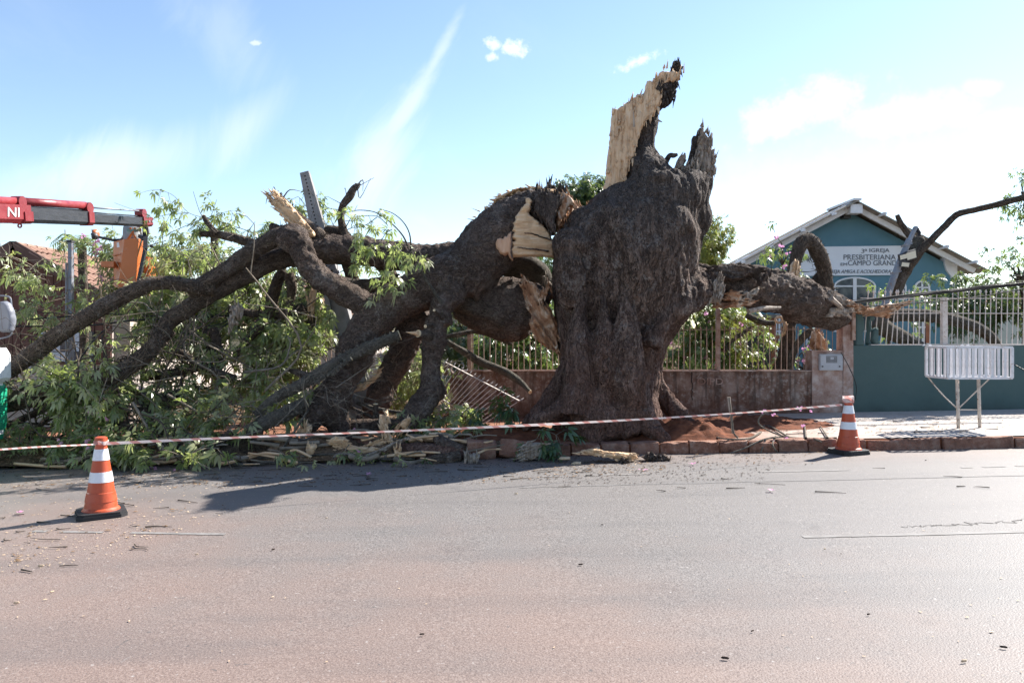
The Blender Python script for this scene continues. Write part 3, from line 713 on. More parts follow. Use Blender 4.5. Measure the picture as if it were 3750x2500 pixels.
for px, top in ((2634, 1130), (1718, 1143)):
    g = G().box((wx(px) - .036, by - .036, zb), (wx(px) + .036, by + .036, wz(top))); g.part('post', MT['fence_rust'], fb)
# gate left of the trunk, its bars standing between the gate post and the pole
gt = thing('bar_gate', 'rusty narrow bar gate behind the leaning concrete pole', 'gate', (wx(1200), by, .2))
gb = bar_mesh('bar', wz(1222) - .25, .0085, 'fence_rust')
for i in range(9): 
    o = link('bar', gb, gt, (wx(1118) + i * .1, by, .25)); o.rotation_euler = (0, -.05, 0)
g = G().bar((wx(1108), by, wz(1240)), (wx(1300), by, wz(1228)), .03, .02); g.part('rail', MT['fence_rust'], gt); g = G().bar((wx(1118), by, .34), (wx(1310), by, .34), .03, .02); g.part('rail', MT['fence_rust'], gt)

# pier with the meter box
mp = thing('meter_pier', 'stained brown rendered pier with a grey meter box next to the green wall', 'pier', (wx(3060), WY, .2))
part('pier', *lumpy_box(wx(2972), wx(3084), WY - .03, WY + .3, .0, wz(1283), amp=.01, seed=5), MT['pier_render'], mp)
part('column', *lumpy_box(wx(3084) + .003, wx(3121), WY - .045, WY + .25, .0, wz(1188), amp=.012, seed=7), MT['pier_render'], mp)
for i, (px, py, s) in enumerate(((3098, 1182, .09), (3112, 1176, .08), (3106, 1170, .06))):
    V, Fc = lumpy_box(wx(px) - s, wx(px) + s, WY, WY + .16, wz(py + 8), wz(py - 8), .03, .02, 11 + i); part('brick_rubble', V, Fc, MT['brick'], mp)
x0, x1, z0, z1 = wx(2995), wx(3079), wz(1355), wz(1296)
bx = G().box((x0, WY - .085, z0), (x1, WY - .02, z1)).part('meter_box', MT['meter_grey'], mp)
G().box((x0 + .012, WY - .098, z0 + .014), (x1 - .012, WY - .0855, z1 - .012)).part('door', MT['meter_grey'], bx)
gx0, gx1, gz0, gz1 = wx(3017), wx(3058), wz(1328), wz(1302)
nx_, nz_ = 10, 6
gm = mesh('vent_hole', G().box((-.0068, -.002, -.007), (.0068, 0, .007)).verts(), G().box((0, 0, 0), (1, 1, 1)).F, MT['dark_hole'])
for i in range(nx_):
    for j in range(nz_):
        if 4 <= i <= 6 and 3 <= j <= 4: continue
        link('vent_hole', gm, bx, (gx0 + (i + .5) * (gx1 - gx0) / nx_, WY - .0985, gz0 + (j + .5) * (gz1 - gz0) / nz_))
for px in (3004, 3066): G().box((wx(px) - .012, WY - .112, wz(1343)), (wx(px) + .012, WY - .099, wz(1338))).part('latch', MT['grey_metal_dark'], bx)
# rusty iron upright and splintered wood jammed on top of the pier
G().box((wx(3112), WY - .11, wz(1245)), (wx(3124), WY - .05, wz(1118))).part('iron_upright', MT['fence_rust'], mp)

# green wall and white spear fence
gw = thing('boundary_wall', 'dark green rendered boundary wall beneath the white spear fence', 'wall', (7.5, WY, .25))
zt = wz(1265)
part('wall', *lumpy_box(wx(3122), 12.5, WY, WY + WT, .05, zt, amp=.006, seed=12), MT['green_wall'], gw)
G().box((wx(3190), WY - .01, zt + .006), (12.5, WY + WT + .01, zt + .022)).part('coping', MT['fence_white'], gw)
V, Fc = relief([(3122, 1268), (3122, 1112), (3135, 1108), (3150, 1118), (3163, 1122), (3168, 1150), (3158, 1160), (3165, 1185), (3158, 1225), (3162, 1268)], WY + .09, .09, 5, bulge=6, gamp=.004); part('broken_pier', V, Fc, MT['green_wall'], gw)
V, Fc = relief([(3176, 1150), (3190, 1138), (3196, 1146), (3200, 1170), (3188, 1182), (3194, 1210), (3183, 1222), (3190, 1262), (3170, 1264), (3176, 1200), (3170, 1180)], WY + .12, .06, 5, bulge=5, gamp=.01); part('broken_pier', V, Fc, MT['green_wall'], gw)
V, Fc = relief([(3192, 1205), (3214, 1195), (3218, 1262), (3196, 1264), (3186, 1240)], WY + .1, .06, 5, bulge=5, gamp=.01); part('broken_pier', V, Fc, MT['green_wall'], gw)
sf = thing('spear_fence', 'white spear topped bar fence on the green wall in front of the church', 'fence', (7.8, WY + .09, zt))
hb = wz(1078) - zt; sm = bar_mesh('spear_bar', hb, .0095, 'fence_white', (.024, .085)); x = wx(3172); i = 0
while x < 12.3:
    if abs(x - wx(3467)) > .06:
        o = link('spear_bar', sm, sf, (x, by, zt + .02)); lean = .085 if x < wx(3290) else .02
        o.rotation_euler = (random.uniform(-.01, .01), lean + random.uniform(-.008, .008), 0)
    x += .0995; i += 1
for pz, d in ((1093, .02), (1148, .02)):
    G().bar((wx(3160), by, wz(pz) + .01), (12.3, by, wz(pz) + .0), .034, .014).part('rail', MT['fence_white'], sf)
G().box((wx(3467) - .045, by - .045, zt + .02), (wx(3467) + .045, by + .045, wz(1088))).part('post', MT['fence_white'], sf)

# concrete gate post with the number
gp = thing('gate_post', 'grey stained concrete gate post bearing the white number 63', 'gate post', (wx(1055), WY - .1, .15))
V, Fc = lumpy_box(wx(994), wx(1103), WY - .1, WY + .35, .1, wz(1166), amp=.008, seed=21); V[:, 0] += .03 * (V[:, 2].max() - V[:, 2]); part('post', V, Fc, MT['gate_post'], gp)
for dgt, px in (('6', 1001), ('3', 1017)):
    text_part(dgt, S(10, WY), S(21, WY), P(px, 1230, WY - .122), MT['digit_white'], gp, 'digit')
G().box((wx(1030), WY - .125, wz(1226)), (wx(1041), WY - .108, wz(1205))).part('blank_tile', MT['dark_hole'], gp)
# white rain-water pipe ending over the post
dp = thing('conduit_pipe', 'tilted white conduit pipe with a box end hanging over the number 63 post', 'pipe', P(1036, 1190, 13.9))
V, Fc, _ = tube(catmull([P(1130, 985, 13.8), P(1100, 1040, 13.8), P(1065, 1125, 13.85), P(1048, 1160, 13.85)], 5), .035, 10); part('pipe', V, Fc, MT['steel'], dp, smooth=True)
g = G().bar(P(1050, 1160, 13.8), P(1036, 1192, 13.78), .13, .1, (0, 1, 0)); g.part('box_end', MT['white_paint'], dp)

# ------------------------------------------------------------------ church
CY = 27.0
def cx_(px, Y=CY): return (px - HX) / F * Y
def cz_(py, Y=CY): return EYE - (py - HY) / F * Y
def cp(zx, zy, Y=CY): a, b = Z7(zx, zy); return P(a, b, Y)
ch = thing('church', 'teal church with white trim, gable sign and arched windows behind the spear fence', 'church', (cx_(3130), CY, .3))
cxm = cx_(3100); hw_ = cx_(3490) - cxm; ze = cz_(978); zp = cz_(772); CD = 1.6
g = G().prism([(cxm - hw_, .1), (cxm + hw_, .1), (cxm + hw_, ze), (cxm, zp), (cxm - hw_, ze)], CY, CY + CD); g.part('wall', MT['teal_render'], ch)
# roof: two corrugated slopes that overhang the gable
rp = np.array([cxm, zp + .22]); sl = (zp - ze) / hw_; over = .75; front = .85
for sgn in (-1, 1):
    nw = 24; V = []; Fc = []
    L_ = hw_ + over
    for i in range(nw + 1):
        y = CY - front + (CD + 1.0) * i / nw
        for j in range(9):
            t = j / 8; X = cxm + sgn * L_ * t; Zz = rp[1] - sl * L_ * t
            V.append((X, y, Zz + .025 * math.sin(i * 1.9))); V.append((X, y, Zz - .05 + .025 * math.sin(i * 1.9)))
    w_ = 18
    for i in range(nw):
        for j in range(8):
            a = i * w_ + j * 2; b_ = a + w_
            Fc.append((a, a + 2, b_ + 2, b_)); Fc.append((a + 1, b_ + 1, b_ + 3, a + 3))
    for j in range(8):
        a = j * 2; Fc.append((a, a + 1, a + 3, a + 2)); a += nw * w_; Fc.append((a, a + 2, a + 3, a + 1))
    for i in range(nw):
        a = i * w_ + 16; Fc.append((a, a + 1, a + 1 + w_, a + w_)); 
    fix_normals(part('roof', V, Fc, MT['fibro_roof'], ch))
    # white bargeboard under the roof edge, rafters showing below
    a = np.array([cxm, CY - .5, rp[1] - .1]); e = np.array([cxm + sgn * (hw_ + over * .62), CY - .5, rp[1] - .1 - sl * (hw_ + over * .62)])
    G().bar(a, e, .08, .27).part('bargeboard', MT['white_paint'], ch)
    for k in (.2, .45, .7, .93):
        c = a + (e - a) * k; G().bar(c + [0, -.6, .06], c + [0, .5, .06], .07, .09).part('purlin', MT['white_paint'], ch)
g = G().bar((cxm, CY - front - .03, rp[1] + .03), (cxm, CY + 1.4, rp[1] + .03), .26, .07); g.part('ridge_cap', MT['white_paint'], ch)
G().box((cxm - .2, CY - front + .05, rp[1] - .42), (cxm + .2, CY - .4, rp[1] - .12)).part('ridge_end', MT['white_paint'], ch)
G().box((cxm - .22, CY - .3, cz_(803)), (cxm + .02, CY - .01, cz_(788))).part('floodlight', MT['grey_metal_dark'], ch)
# pilasters with a curl under the eaves
for sgn in (1, -1):
    xo = cxm + sgn * hw_; pr = [(0, .1), (0, ze + .25), (-.2, ze + .32), (-.42, ze + .42), (-.43, ze + .12), (-.37, ze - .1), (-.22, ze - .3), (-.12, ze - .52), (-.1, ze - .8), (-.1, .1)]
    pr = [(xo + sgn * u + sgn * .1, v) for u, v in pr]; fix_normals(G().prism(pr if sgn > 0 else pr[::-1], CY - .09, CY + .2).part('pilaster', MT['white_paint'], ch))
# sign
sg = G().prism([(cp(480, 0)[0], cz_(1011)), (cp(1405, 0)[0], cz_(1007)), (cp(1405, 0)[0], cz_(900)), (cp(480, 0)[0], cz_(905))], CY - .07, CY - .003).part('sign', MT['sign_board'], ch); sg['label'] = 'pale church name board with grey lettering'
def sign_line(s, x0, x1, y0, y1, shear=0.0, d=.012):
    a = cp(x0, y1, CY - .075); b_ = cp(x1, y0, CY - .075); text_part(s, b_[0] - a[0], b_[2] - a[2], a, MT['sign_grey'], sg, 'lettering', shear, d)
sign_line('3', 1018, 1042, 474, 508); sign_line('a', 1046, 1064, 474, 492); sign_line('IGREJA', 1084, 1248, 470, 510)
sign_line('PRESBITERIANA', 872, 1300, 520, 563); sign_line('EM', 848, 900, 588, 612); sign_line('CAMPO GRANDE', 908, 1335, 568, 610)
sign_line("'UMA IGREJA AMIGA E ACOLHEDORA'", 637, 1270, 643, 682, .25)
for k, pts in enumerate(([(575, 520), (566, 550), (578, 580)], [(588, 530), (582, 560), (600, 590)], [(604, 540), (600, 560), (618, 580)])):
    V, Fc, _ = tube(catmull([cp(x, y, CY - .08) for x, y in pts], 5), [.01, .02, .03, .035, .04, .035, .03, .02, .015, .01, .008], 6); V[:, 1] = (CY - .08) + (V[:, 1] - (CY - .08)) * .25; part('emblem', V, Fc, MT['sign_grey'], sg)
# windows
def window(x0, x1, y0, y1, arch=0.0, cross=True, split=None, name='window'):
    """glass, frame with optional arched head; outline in source pixels"""
    X0, X1, Zb, Zt = cx_(x0), cx_(x1), cz_(y1), cz_(y0); w = X1 - X0; c = (X0 + X1) / 2; hz = Zt - S(arch, CY)
    def outl(d):
        if not arch: return [(X0 + d, Zb + d), (X1 - d, Zb + d), (X1 - d, Zt - d), (X0 + d, Zt - d)]
        rx_ = w / 2 - d; rz_ = Zt - hz - d; return [(X0 + d, Zb + d), (X1 - d, Zb + d)] + [(c + rx_ * math.cos(t), hz + rz_ * math.sin(t)) for t in np.linspace(0, math.pi, 17)]
    o, i_ = outl(0), outl(.055); n = len(o); V = []; Fc = []
    for yy in (CY - .05, CY + .01):
        V += [(u, yy, v) for u, v in o] + [(u, yy, v) for u, v in i_]
    for k in range(n):
        q = (k + 1) % n
        Fc += [(k, q, n + q, n + k), (n + k, n + q, 3 * n + q, 3 * n + k), (k, 2 * n + k, 2 * n + q, q)]
    fr = fix_normals(part(name, V, Fc, MT['white_paint'], ch))
    V = [(u, CY - .012, v) for u, v in outl(.05)]; part('pane', V, [list(range(n))], MT['glass'], fr)
    if cross:
        zc = hz if arch else (Zb + Zt) / 2
        G().box((X0 + .05, CY - .042, zc - .025), (X1 - .05, CY - .014, zc + .025)).part('glazing_bar', MT['white_paint'], fr)
        wv = .06 if w > 1 else .03; G().box((c - wv, CY - .044, Zb + .05), (c + wv, CY - .0145, Zt - .05)).part('mullion', MT['white_paint'], fr)
    return fr
window(3052, 3206, 1014, 1215, 34); window(3347, 3404, 1027, 1098, 26); window(3258, 3318, 1027, 1098, 26); window(2858, 2915, 1027, 1098, 26)
window(3350, 3405, 1133, 1262); window(2838, 2868, 1150, 1275); window(2950, 2985, 1210, 1290)
G().box((cx_(3387), CY - .06, cz_(1256)), (cx_(3403), CY - .05, cz_(1136))).part('window_blind', MT['brick'], ch)

# buildings further back
bb = thing('brick_house', 'bare orange brick house with a low roof behind the tree right of the church', 'house', (19.2, 33, .3))
BY = 33.0
V0 = [((px - HX) / F * BY, wz(py, BY)) for px, py in ((3530, 1290), (3530, 1130), (3640, 1098), (3900, 1062), (3900, 1290))]
fix_normals(G().prism(V0, BY, BY + 6).part('wall', MT['brick'], bb))
g = G()
for i in range(2): pass
a = np.array([V0[2][0], BY - .3, V0[2][1] + .05]); e = np.array([V0[3][0], BY - .3, V0[3][1] + .05]); G().bar(a - [.4, 0, .02], e, .9, .1).part('roof', MT['clay_tile'], bb)
brm = mesh('brick', G().box((-.15, -.012, -.055), (.15, 0, .055)).verts(), G().box((0, 0, 0), (1, 1, 1)).F, MT['brick'])
for r in range(10):
    for c in range(11):
        X = (3648 - HX) / F * BY + .33 * c + (.16 if r % 2 else 0); Zz = wz(1160, BY) + .135 * r
        if Zz < wz(1098, BY) + (X - V0[2][0]) * .12 - .1: link('brick', brm, bb, (X, BY - .006 - random.uniform(0, .01), Zz))
mw = thing('side_wall', 'pale mint boundary wall sloping up behind the right end of the spear fence', 'wall', (15, 24, .3))
MY = 24.0; fix_normals(G().prism([((px - HX) / F * MY, wz(py, MY)) for px, py in ((3478, 1330), (3478, 1180), (3545, 1172), (3900, 1135), (3900, 1330))], MY, MY + .2).part('wall', MT['mint_wall'], mw))
lh = thing('low_building', 'low pale blue outbuilding with a dark opening behind the left wall fence', 'building', (-1.4, 21, .2))
LY = 21.0; lx = lambda px: (px - HX) / F * LY
G().box((lx(1600), LY, .1), (lx(1850), LY + 5, wz(1150, LY))).part('wall', MT['blue_white_wall'], lh); G().box((lx(1630), LY - .02, wz(1318, LY)), (lx(1722), LY - .004, wz(1240, LY))).part('opening', MT['dark_hole'], lh)
G().box((lx(1560), LY - .5, wz(1150, LY)), (lx(1870), LY + 5.2, wz(1150, LY) + .15)).part('roof', MT['fibro_roof'], lh)
bsh = thing('brick_shed', 'small dark shed of red hollow brick inside the garden behind the bar fence', 'shed', (5.4, 17.5, .2))
SY = 17.5; sx_ = lambda px: (px - HX) / F * SY
G().box((sx_(2700), SY, .1), (sx_(2842), SY + 2.2, wz(1165, SY))).part('wall', MT['brick'], bsh); G().box((sx_(2690), SY - .15, wz(1165, SY)), (sx_(2852), SY + 2.4, wz(1165, SY) + .08)).part('roof', MT['fibro_roof'], bsh)
G().box((sx_(2712), SY - .02, .15), (sx_(2822), SY - .005, wz(1230, SY))).part('door', MT['grey_metal_dark'], bsh)
for r in range(9):
    for c in range(2): link('brick', mesh('brick', G().box((-.055, -.014, -.045), (.055, 0, .045)).verts(), G().box((0, 0, 0), (1, 1, 1)).F, MT['brick']), bsh, (sx_(2826) + c * .12 - (r % 2) * .05, SY - .003, wz(1250, SY) + r * .1 - .7))

# ------------------------------------------------------------------ brown boarded house on the left
HYd = 18.6; hx = lambda px: (px - HX) / F * HYd; hz_ = lambda py: wz(py, HYd)
hs = thing('boarded_house', 'brown boarded house with a clay tile roof behind the fallen branches at far left', 'house', (hx(80), HYd, .1))
hc = hx(80); hp = hz_(905); he = hz_(1112); hw = hx(440) - hc; HD = 9.0
fix_normals(G().prism([(hc - hw, .0), (hc + hw * .92, .0), (hc + hw * .92, he), (hc, hp - .12), (hc - hw, he)], HYd, HYd + HD).part('wall', MT['cream_wall'], hs))
zb_ = hz_(1335); n = 24; bwid = 2 * hw / n
for i in range(n):
    x0 = hc - hw + i * bwid; xc = x0 + bwid / 2; zt = hp - .16 - abs(xc - hc) / hw * (hp - he)
    if xc > hc + hw * .9 or hx(-260) > xc: continue
    G().box((x0 + .008, HYd - .035 - .006 * (i % 3), zb_), (x0 + bwid - .008, HYd - .002, zt)).part('board', MT['board_brown'], hs)
# roof slopes with rows of clay tiles
sl = (hp - he) / hw
for sgn in (-1, 1):
    G().bar((hc, HYd - .32, hp + .0), (hc + sgn * (hw + .25), HYd - .32, hp - sl * (hw + .25)), .06, .24).part('bargeboard', MT['bargeboard'], hs)
nvec = np.array([sl, 0, 1]) / math.hypot(sl, 1)
rs = part('roof', [(hc, HYd - .35, hp + .02), (hc + hw + .3, HYd - .35, hp + .02 - sl * (hw + .3)), (hc + hw + .3, HYd + HD, hp + .02 - sl * (hw + .3)), (hc, HYd + HD, hp + .02), (hc - hw - .3, HYd - .35, hp + .02 - sl * (hw + .3)), (hc - hw - .3, HYd + HD, hp + .02 - sl * (hw + .3))], [(0, 1, 2, 3), (0, 3, 5, 4)], MT['clay_tile'], hs)
A = np.linspace(0, math.pi, 6); tv = [(t * .4, .1 * math.cos(a) * (1.1 - .2 * t), .055 * math.sin(a)) for t in (0, 1) for a in A]
tile_me = mesh('roof_tile', [(x, y, z) for x, y, z in tv], [(i, i + 1, 7 + i, 6 + i) for i in range(5)], MT['clay_tile'], smooth=True)
nr, nc = 7, 40; slen = math.hypot(hw + .3, sl * (hw + .3)); ang = math.atan(sl)
for r in range(nr):
    for c in range(nc):
        d = r * slen / nr; X = hc + math.cos(ang) * d; Zz = hp + .035 - math.sin(ang) * d
        o = link('roof_tile', tile_me, rs, (X, HYd - .25 + c * .225 + random.uniform(-.015, .015), Zz + .012)); o.rotation_euler = (random.uniform(-.05, .05), ang - .03 + random.uniform(-.02, .02), random.uniform(-.04, .04))
for c in range(18):
    o = link('ridge_tile', tile_me, rs, (hc, HYd - .35 + c * .38, hp + .03)); o.rotation_euler = (0, 0, math.pi / 2); o.scale = (1.05, 1.3, 1.3)
wn = G().box((hx(150), HYd - .1, hz_(1325)), (hx(352), HYd - .04, hz_(1215))).part('window', MT['grey_metal_dark'], hs)
for i in range(5):
    for j in range(3):
        u0, u1 = hx(155 + i * 39), hx(155 + i * 39 + 36); v0, v1 = hz_(1322 - j * 36), hz_(1322 - j * 36 - 33); G().box((u0, HYd - .112, v0), (u1, HYd - .101, v1)).part('pane', MT['blue_white_wall'] if (i + j) % 3 else MT['glass'], wn)
# front boundary of that house
lw = thing('front_wall', 'low cream front wall half hidden by branches at far left', 'wall', (-7.5, WY, .1))
part('wall', *lumpy_box(-11.5, wx(425), WY, WY + .16, -.1, wz(1345), amp=.01, seed=33), MT['cream_wall'], lw)
part('pillar', *lumpy_box(wx(422), wx(482), WY - .06, WY + .25, -.1, wz(1178), amp=.01, seed=35), MT['cream_wall'], lw)
mp2 = thing('service_pole', 'slim grey square service pole with a conduit beside the boarded house', 'pole', (wx(236), WY + .2, .1))
G().box((wx(231), WY + .15, .05), (wx(245), WY + .23, wz(880))).part('pole', MT['steel'], mp2); V, Fc, _ = tube([(wx(226), WY + .14, .1), (wx(227), WY + .14, wz(960))], .02, 8); part('conduit', V, Fc, MT['steel'], mp2)
G().box((wx(229), WY + .13, wz(884)), (wx(247), WY + .25, wz(876))).part('cap', MT['grey_metal_dark'], mp2)
h2 = thing('tiled_house', 'low house with a faded clay tile roof behind the fallen foliage', 'house', (-4.9, 19.5, .1))
G().box((-6.6, 19.6, .0), (-3.4, 24, 1.95)).part('wall', MT['cream_wall'], h2)
rr = part('roof', [(-6.9, 19.2, 1.85), (-3.1, 19.2, 1.85), (-3.1, 22, 3.15), (-6.9, 22, 3.15), (-6.9, 24.6, 1.9), (-3.1, 24.6, 1.9)], [(0, 1, 2, 3), (3, 2, 5, 4)], MT['clay_tile'], h2)
a2 = math.atan2(1.3, 2.8)
for r in range(8):
    for c in range(17):
        d = r * .385; o = link('roof_tile', tile_me, rr, (-6.8 + c * .225, 22 - math.cos(a2) * d, 3.17 - math.sin(a2) * d)); o.rotation_euler = (0, a2, -math.pi / 2)

# ------------------------------------------------------------------ traffic cones and tape
def cone(px, py, rz, label, cap_mat, H=.75):
    b = gpt(px, py); t = thing('traffic_cone', label, 'traffic cone', b, 'orange and white traffic cones'); t.rotation_euler = (0, 0, 0)
    R0, R1 = .15, .046; zb = .05; zc = H - .055
    def r(z): return R0 + (R1 - R0) * ((z - zb) / (zc - zb))
    # rubber base: chamfered square in two steps
    g = G(); hw = .215; c = .06
    for s, z0, z1 in ((1.0, 0.0, .035), (.96, .036, .055)):
        h = hw * s; q = [(h - c, -h), (h, -h + c), (h, h - c), (h - c, h), (-h + c, h), (-h, h - c), (-h, -h + c), (-h + c, -h)]
        ca, sa = math.cos(rz), math.sin(rz); g.prism([(b[0] + u * ca - v * sa, b[1] + u * sa + v * ca) for u, v in q], b[2] + z0 + .002, b[2] + z1 + .002, 2)
    g.part('base', MT['black_rubber'], t)
    def seg(name, z0, z1, mat, d=0.0, lip=False):
        pr = [(r(z0) + d, z0), (r(z1) + d, z1)]
        if lip: pr = [(r(z0) + .02, z0), (r(z0) + .012, z0 + .02), (r(z0 + .03) + d, z0 + .035), (r(.14) + d, .14), (r(.14) + d + .005, .143), (r(.225) + d + .003, .225), (r(.225) + d - .002, .229), (r(z1) + d, z1)]
        V, Fc = lathe(pr, b, 64); o = part(name, V, Fc, MT[mat], t, smooth=False)
        o.data.polygons.foreach_set('use_smooth', [False] * len(o.data.polygons))
    seg('body', zb, .325, 'cone_orange', 0, True); seg('reflective_band', .325, .42, 'cone_band', .003); seg('body', .42, .53, 'cone_orange'); seg('reflective_band', .53, .635, 'cone_band', .003); seg('body', .635, zc, 'cone_orange')
    V, Fc = lathe([(r(zc) + .004, zc), (r(zc) + .012, zc + .008), (r(zc) + .008, H - .008), (r(zc) - .01, H), (.012, H - .004)], b, 24); o = part('cap', V, Fc, MT[cap_mat], t)
    return b
cl = cone(370, 1886, .55, 'traffic cone standing on the open road at lower left', 'cone_orange')
cr = cone(3107, 1659, .35, 'traffic cone with its tip wrapped in striped tape, in front of the green wall', 'tape')
def ribbon(pts, h, per=10, sag=None, twist=0.0, thick=.0015):
    C = catmull(pts, per); n = len(C); L = np.concatenate([[0], np.cumsum(np.linalg.norm(np.diff(C, axis=0), axis=1))]); V = []; UV = []
    for s in (-1, 1):
        for i in range(n):
            a = twist * math.sin(L[i] * .9) + .25 * math.sin(L[i] * 2.3); hh = h * (1 - .35 * abs(math.sin(L[i] * .7)))
            V.append(C[i] + np.array([0, math.sin(a) * hh / 2 * s + thick, math.cos(a) * hh / 2 * s])); UV.append((L[i], s * hh / 2))
    return np.array(V), [(i, i + 1, n + i + 1, n + i) for i in range(n - 1)], UV
tp = thing('barrier_tape', 'red and white striped barrier tape strung between the two traffic cones', 'tape', (0, 8.8, .5))
def on(px, py, Y): return P(px, py, Y)
V, Fc, UV = ribbon([P(-60, 1650, 8.6), P(120, 1637, 8.15), P(355, 1626, 7.55)], .022, 10); part('tape_run', V, Fc, MT['tape'], tp, uv=UV)
V, Fc, UV = ribbon([P(355, 1625, 7.43), P(800, 1604, 7.8), P(1500, 1576, 8.4), P(2200, 1543, 9.1), P(2700, 1512, 9.75), P(3085, 1482, 10.3)], .029, 16); part('tape_run', V, Fc, MT['tape'], tp, uv=UV)
c0 = np.array([cl[0], cl[1], cl[2] + .695]); A = np.linspace(0, 2 * np.pi, 25)
for c_, r_, h_, nm in ((c0, .066, .035, 'tape_loop'), (np.array([cr[0], cr[1], cr[2] + .715]), .07, .085, 'tape_wrap')):
    V = np.array([(c_[0] + r_ * math.cos(a) * (1 + .03 * math.sin(5 * a)), c_[1] + r_ * math.sin(a), c_[2] + s * h_ / 2 + .004 * math.sin(3 * a)) for s in (-1, 1) for a in A]); n = len(A)
    part(nm, V, [(i, i + 1, n + i + 1, n + i) for i in range(n - 1)], MT['tape'], tp, uv=[(a * .07, s * h_ / 2) for s in (-1, 1) for a in A])

# ------------------------------------------------------------------ street waste basket
def waste_basket():
    b = gpt(3552, 1565, .15); Yb = 11.65; b = np.array([(3548 - HX) / F * Yb, Yb, gz(6.5) + .147])
    t = thing('waste_basket', 'white slatted street waste basket on two posts before the green wall', 'waste basket', b)
    fY = Yb - .3; bY = Yb + .28; X0 = (3470 - HX) / F * fY; X1 = (3706 - HX) / F * fY; z0 = EYE - (1384 - HY) / F * fY; z1 = EYE - (1272 - HY) / F * fY
    def bar(name, p, q, w, h=None, m='basket_white'): return G().bar(p, q, w, h).part(name, MT[m], t)
    for z in (z0, z1):
        for y in (fY, bY): bar('frame_rail', (X0, y, z), (X1, y, z), .035, .035)
        for x in (X0, X1): bar('frame_rail', (x, fY, z), (x, bY, z), .032, .032)
    for x in (X0, X1):
        for y in (fY, bY): bar('corner_post', (x, y, z0), (x, y, z1), .036, .036)
    n = 10
    sm_ = mesh('slat', G().box((-.019, -.004, 0), (.019, .004, z1 - z0)).verts(), G().box((0, 0, 0), (1, 1, 1)).F, MT['basket_white'])
    for i in range(1, n):
        for y in (fY + .006, bY - .006):
            o = link('slat', sm_, t, (X0 + (X1 - X0) * i / n + (.0 if y > Yb else 0), y, z0)); o.rotation_euler = (0, random.uniform(-.01, .01), 0)
    for j in range(1, 6):
        for x in (X0 + .006, X1 - .006):
            o = link('slat', sm_, t, (x, fY + (bY - fY) * j / 6, z0)); o.rotation_euler = (0, 0, math.pi / 2)
    for i in range(7): bar('floor_slat', (X0, fY + (bY - fY) * (i + .5) / 7, z0 - .008), (X1, fY + (bY - fY) * (i + .5) / 7, z0 - .008), .045, .008)
    legs = []
    for px in (3510, 3588):
        xb = (px - HX) / F * Yb; V, Fc, _ = tube([(xb, Yb, b[2] - .02), (xb - .02, Yb, z0)], .024, 12); part('post', V, Fc, MT['post_white'], t, smooth=True); legs.append(xb)
    zc = EYE - (1500 - HY) / F * Yb
    for p, q in (((legs[0], Yb, zc), (X0 + .01, bY, z0)), ((legs[0], Yb, zc + .02), (legs[1] - .03, fY, z0)), ((legs[1], Yb, zc), (legs[1] + .13, bY, z0)), ((legs[0], Yb, zc), (legs[1], Yb, zc))):
        mid = (np.array(p) + np.array(q)) / 2 + np.array([0, 0, -.03 if q[0] < legs[0] else 0]); V, Fc, _ = tube(catmull([p, mid, q], 5), .0095, 6); part('brace', V, Fc, MT['post_white'], t)
    for px in (3415, 3440, 3560, 3582):
        x = (px - HX) / F * Yb; bar('hinge', (x, bY - .02, z1 + .015), (x, bY - .02, z1 + .04), .03, .03)
waste_basket()

# ------------------------------------------------------------------ leaning concrete power pole
up = thing('power_pole', 'leaning grey concrete power pole with bolt holes rising through the fallen limbs', 'power pole', P(1330, 1560, 12.9))
a, e = P(1345, 1560, 12.9), P(1117, 633, 13.3); d = (e - a) / np.linalg.norm(e - a); side = np.cross(d, [0, 1, 0]); side /= np.linalg.norm(side); fw = np.cross(side, d)
if side[0] < 0: side = -side
if fw[1] > 0: fw = -fw
def pp(t, s, f): return a + (e - a) * t + side * s + fw * f
def ibeam(t0, t1, w0, w1):
    g = G()
    for s0, s1, f0, f1 in ((-1, -.55, -1, 1), (.55, 1, -1, 1), (-.549, .549, -.35, .35)):
        V = []
        for t, w in ((t0, w0), (t1, w1)):
            for s, f in ((s0, f0), (s1, f0), (s1, f1), (s0, f1)): V.append(pp(t, s * w, f * w * .75))
        g.add(V, [(0, 1, 2, 3), (4, 7, 6, 5), (0, 4, 5, 1), (1, 5, 6, 2), (2, 6, 7, 3), (3, 7, 4, 0)])
    return g
o = ibeam(-.02, .60, .21, .155).part('lower_shaft', MT['concrete_pole'], up); fix_normals(o)
V = []
for t, w in ((.601, .15), (1.0, .075)):
    for s, f in ((-1, -1), (1, -1), (1, 1), (-1, 1)): V.append(pp(t, s * w, f * w * .8))
o = part('upper_shaft', V, [(0, 1, 2, 3), (4, 7, 6, 5), (0, 4, 5, 1), (1, 5, 6, 2), (2, 6, 7, 3), (3, 7, 4, 0)], MT['concrete_pole'], up); fix_normals(o)
for i in range(26):
    t = .62 + i * .0145; w = .15 + (.075 - .15) * (t - .6) / .4; c = pp(t, 0, w * .8 + .001); V, Fc, _ = tube([c, c + fw * .003], .014, 8); part('bolt_hole', V, Fc, MT['dark_hole'], up)
G().bar(pp(.585, -.19, .13), pp(.585, .19, .13), .05, .05).part('clamp', MT['steel'], up)

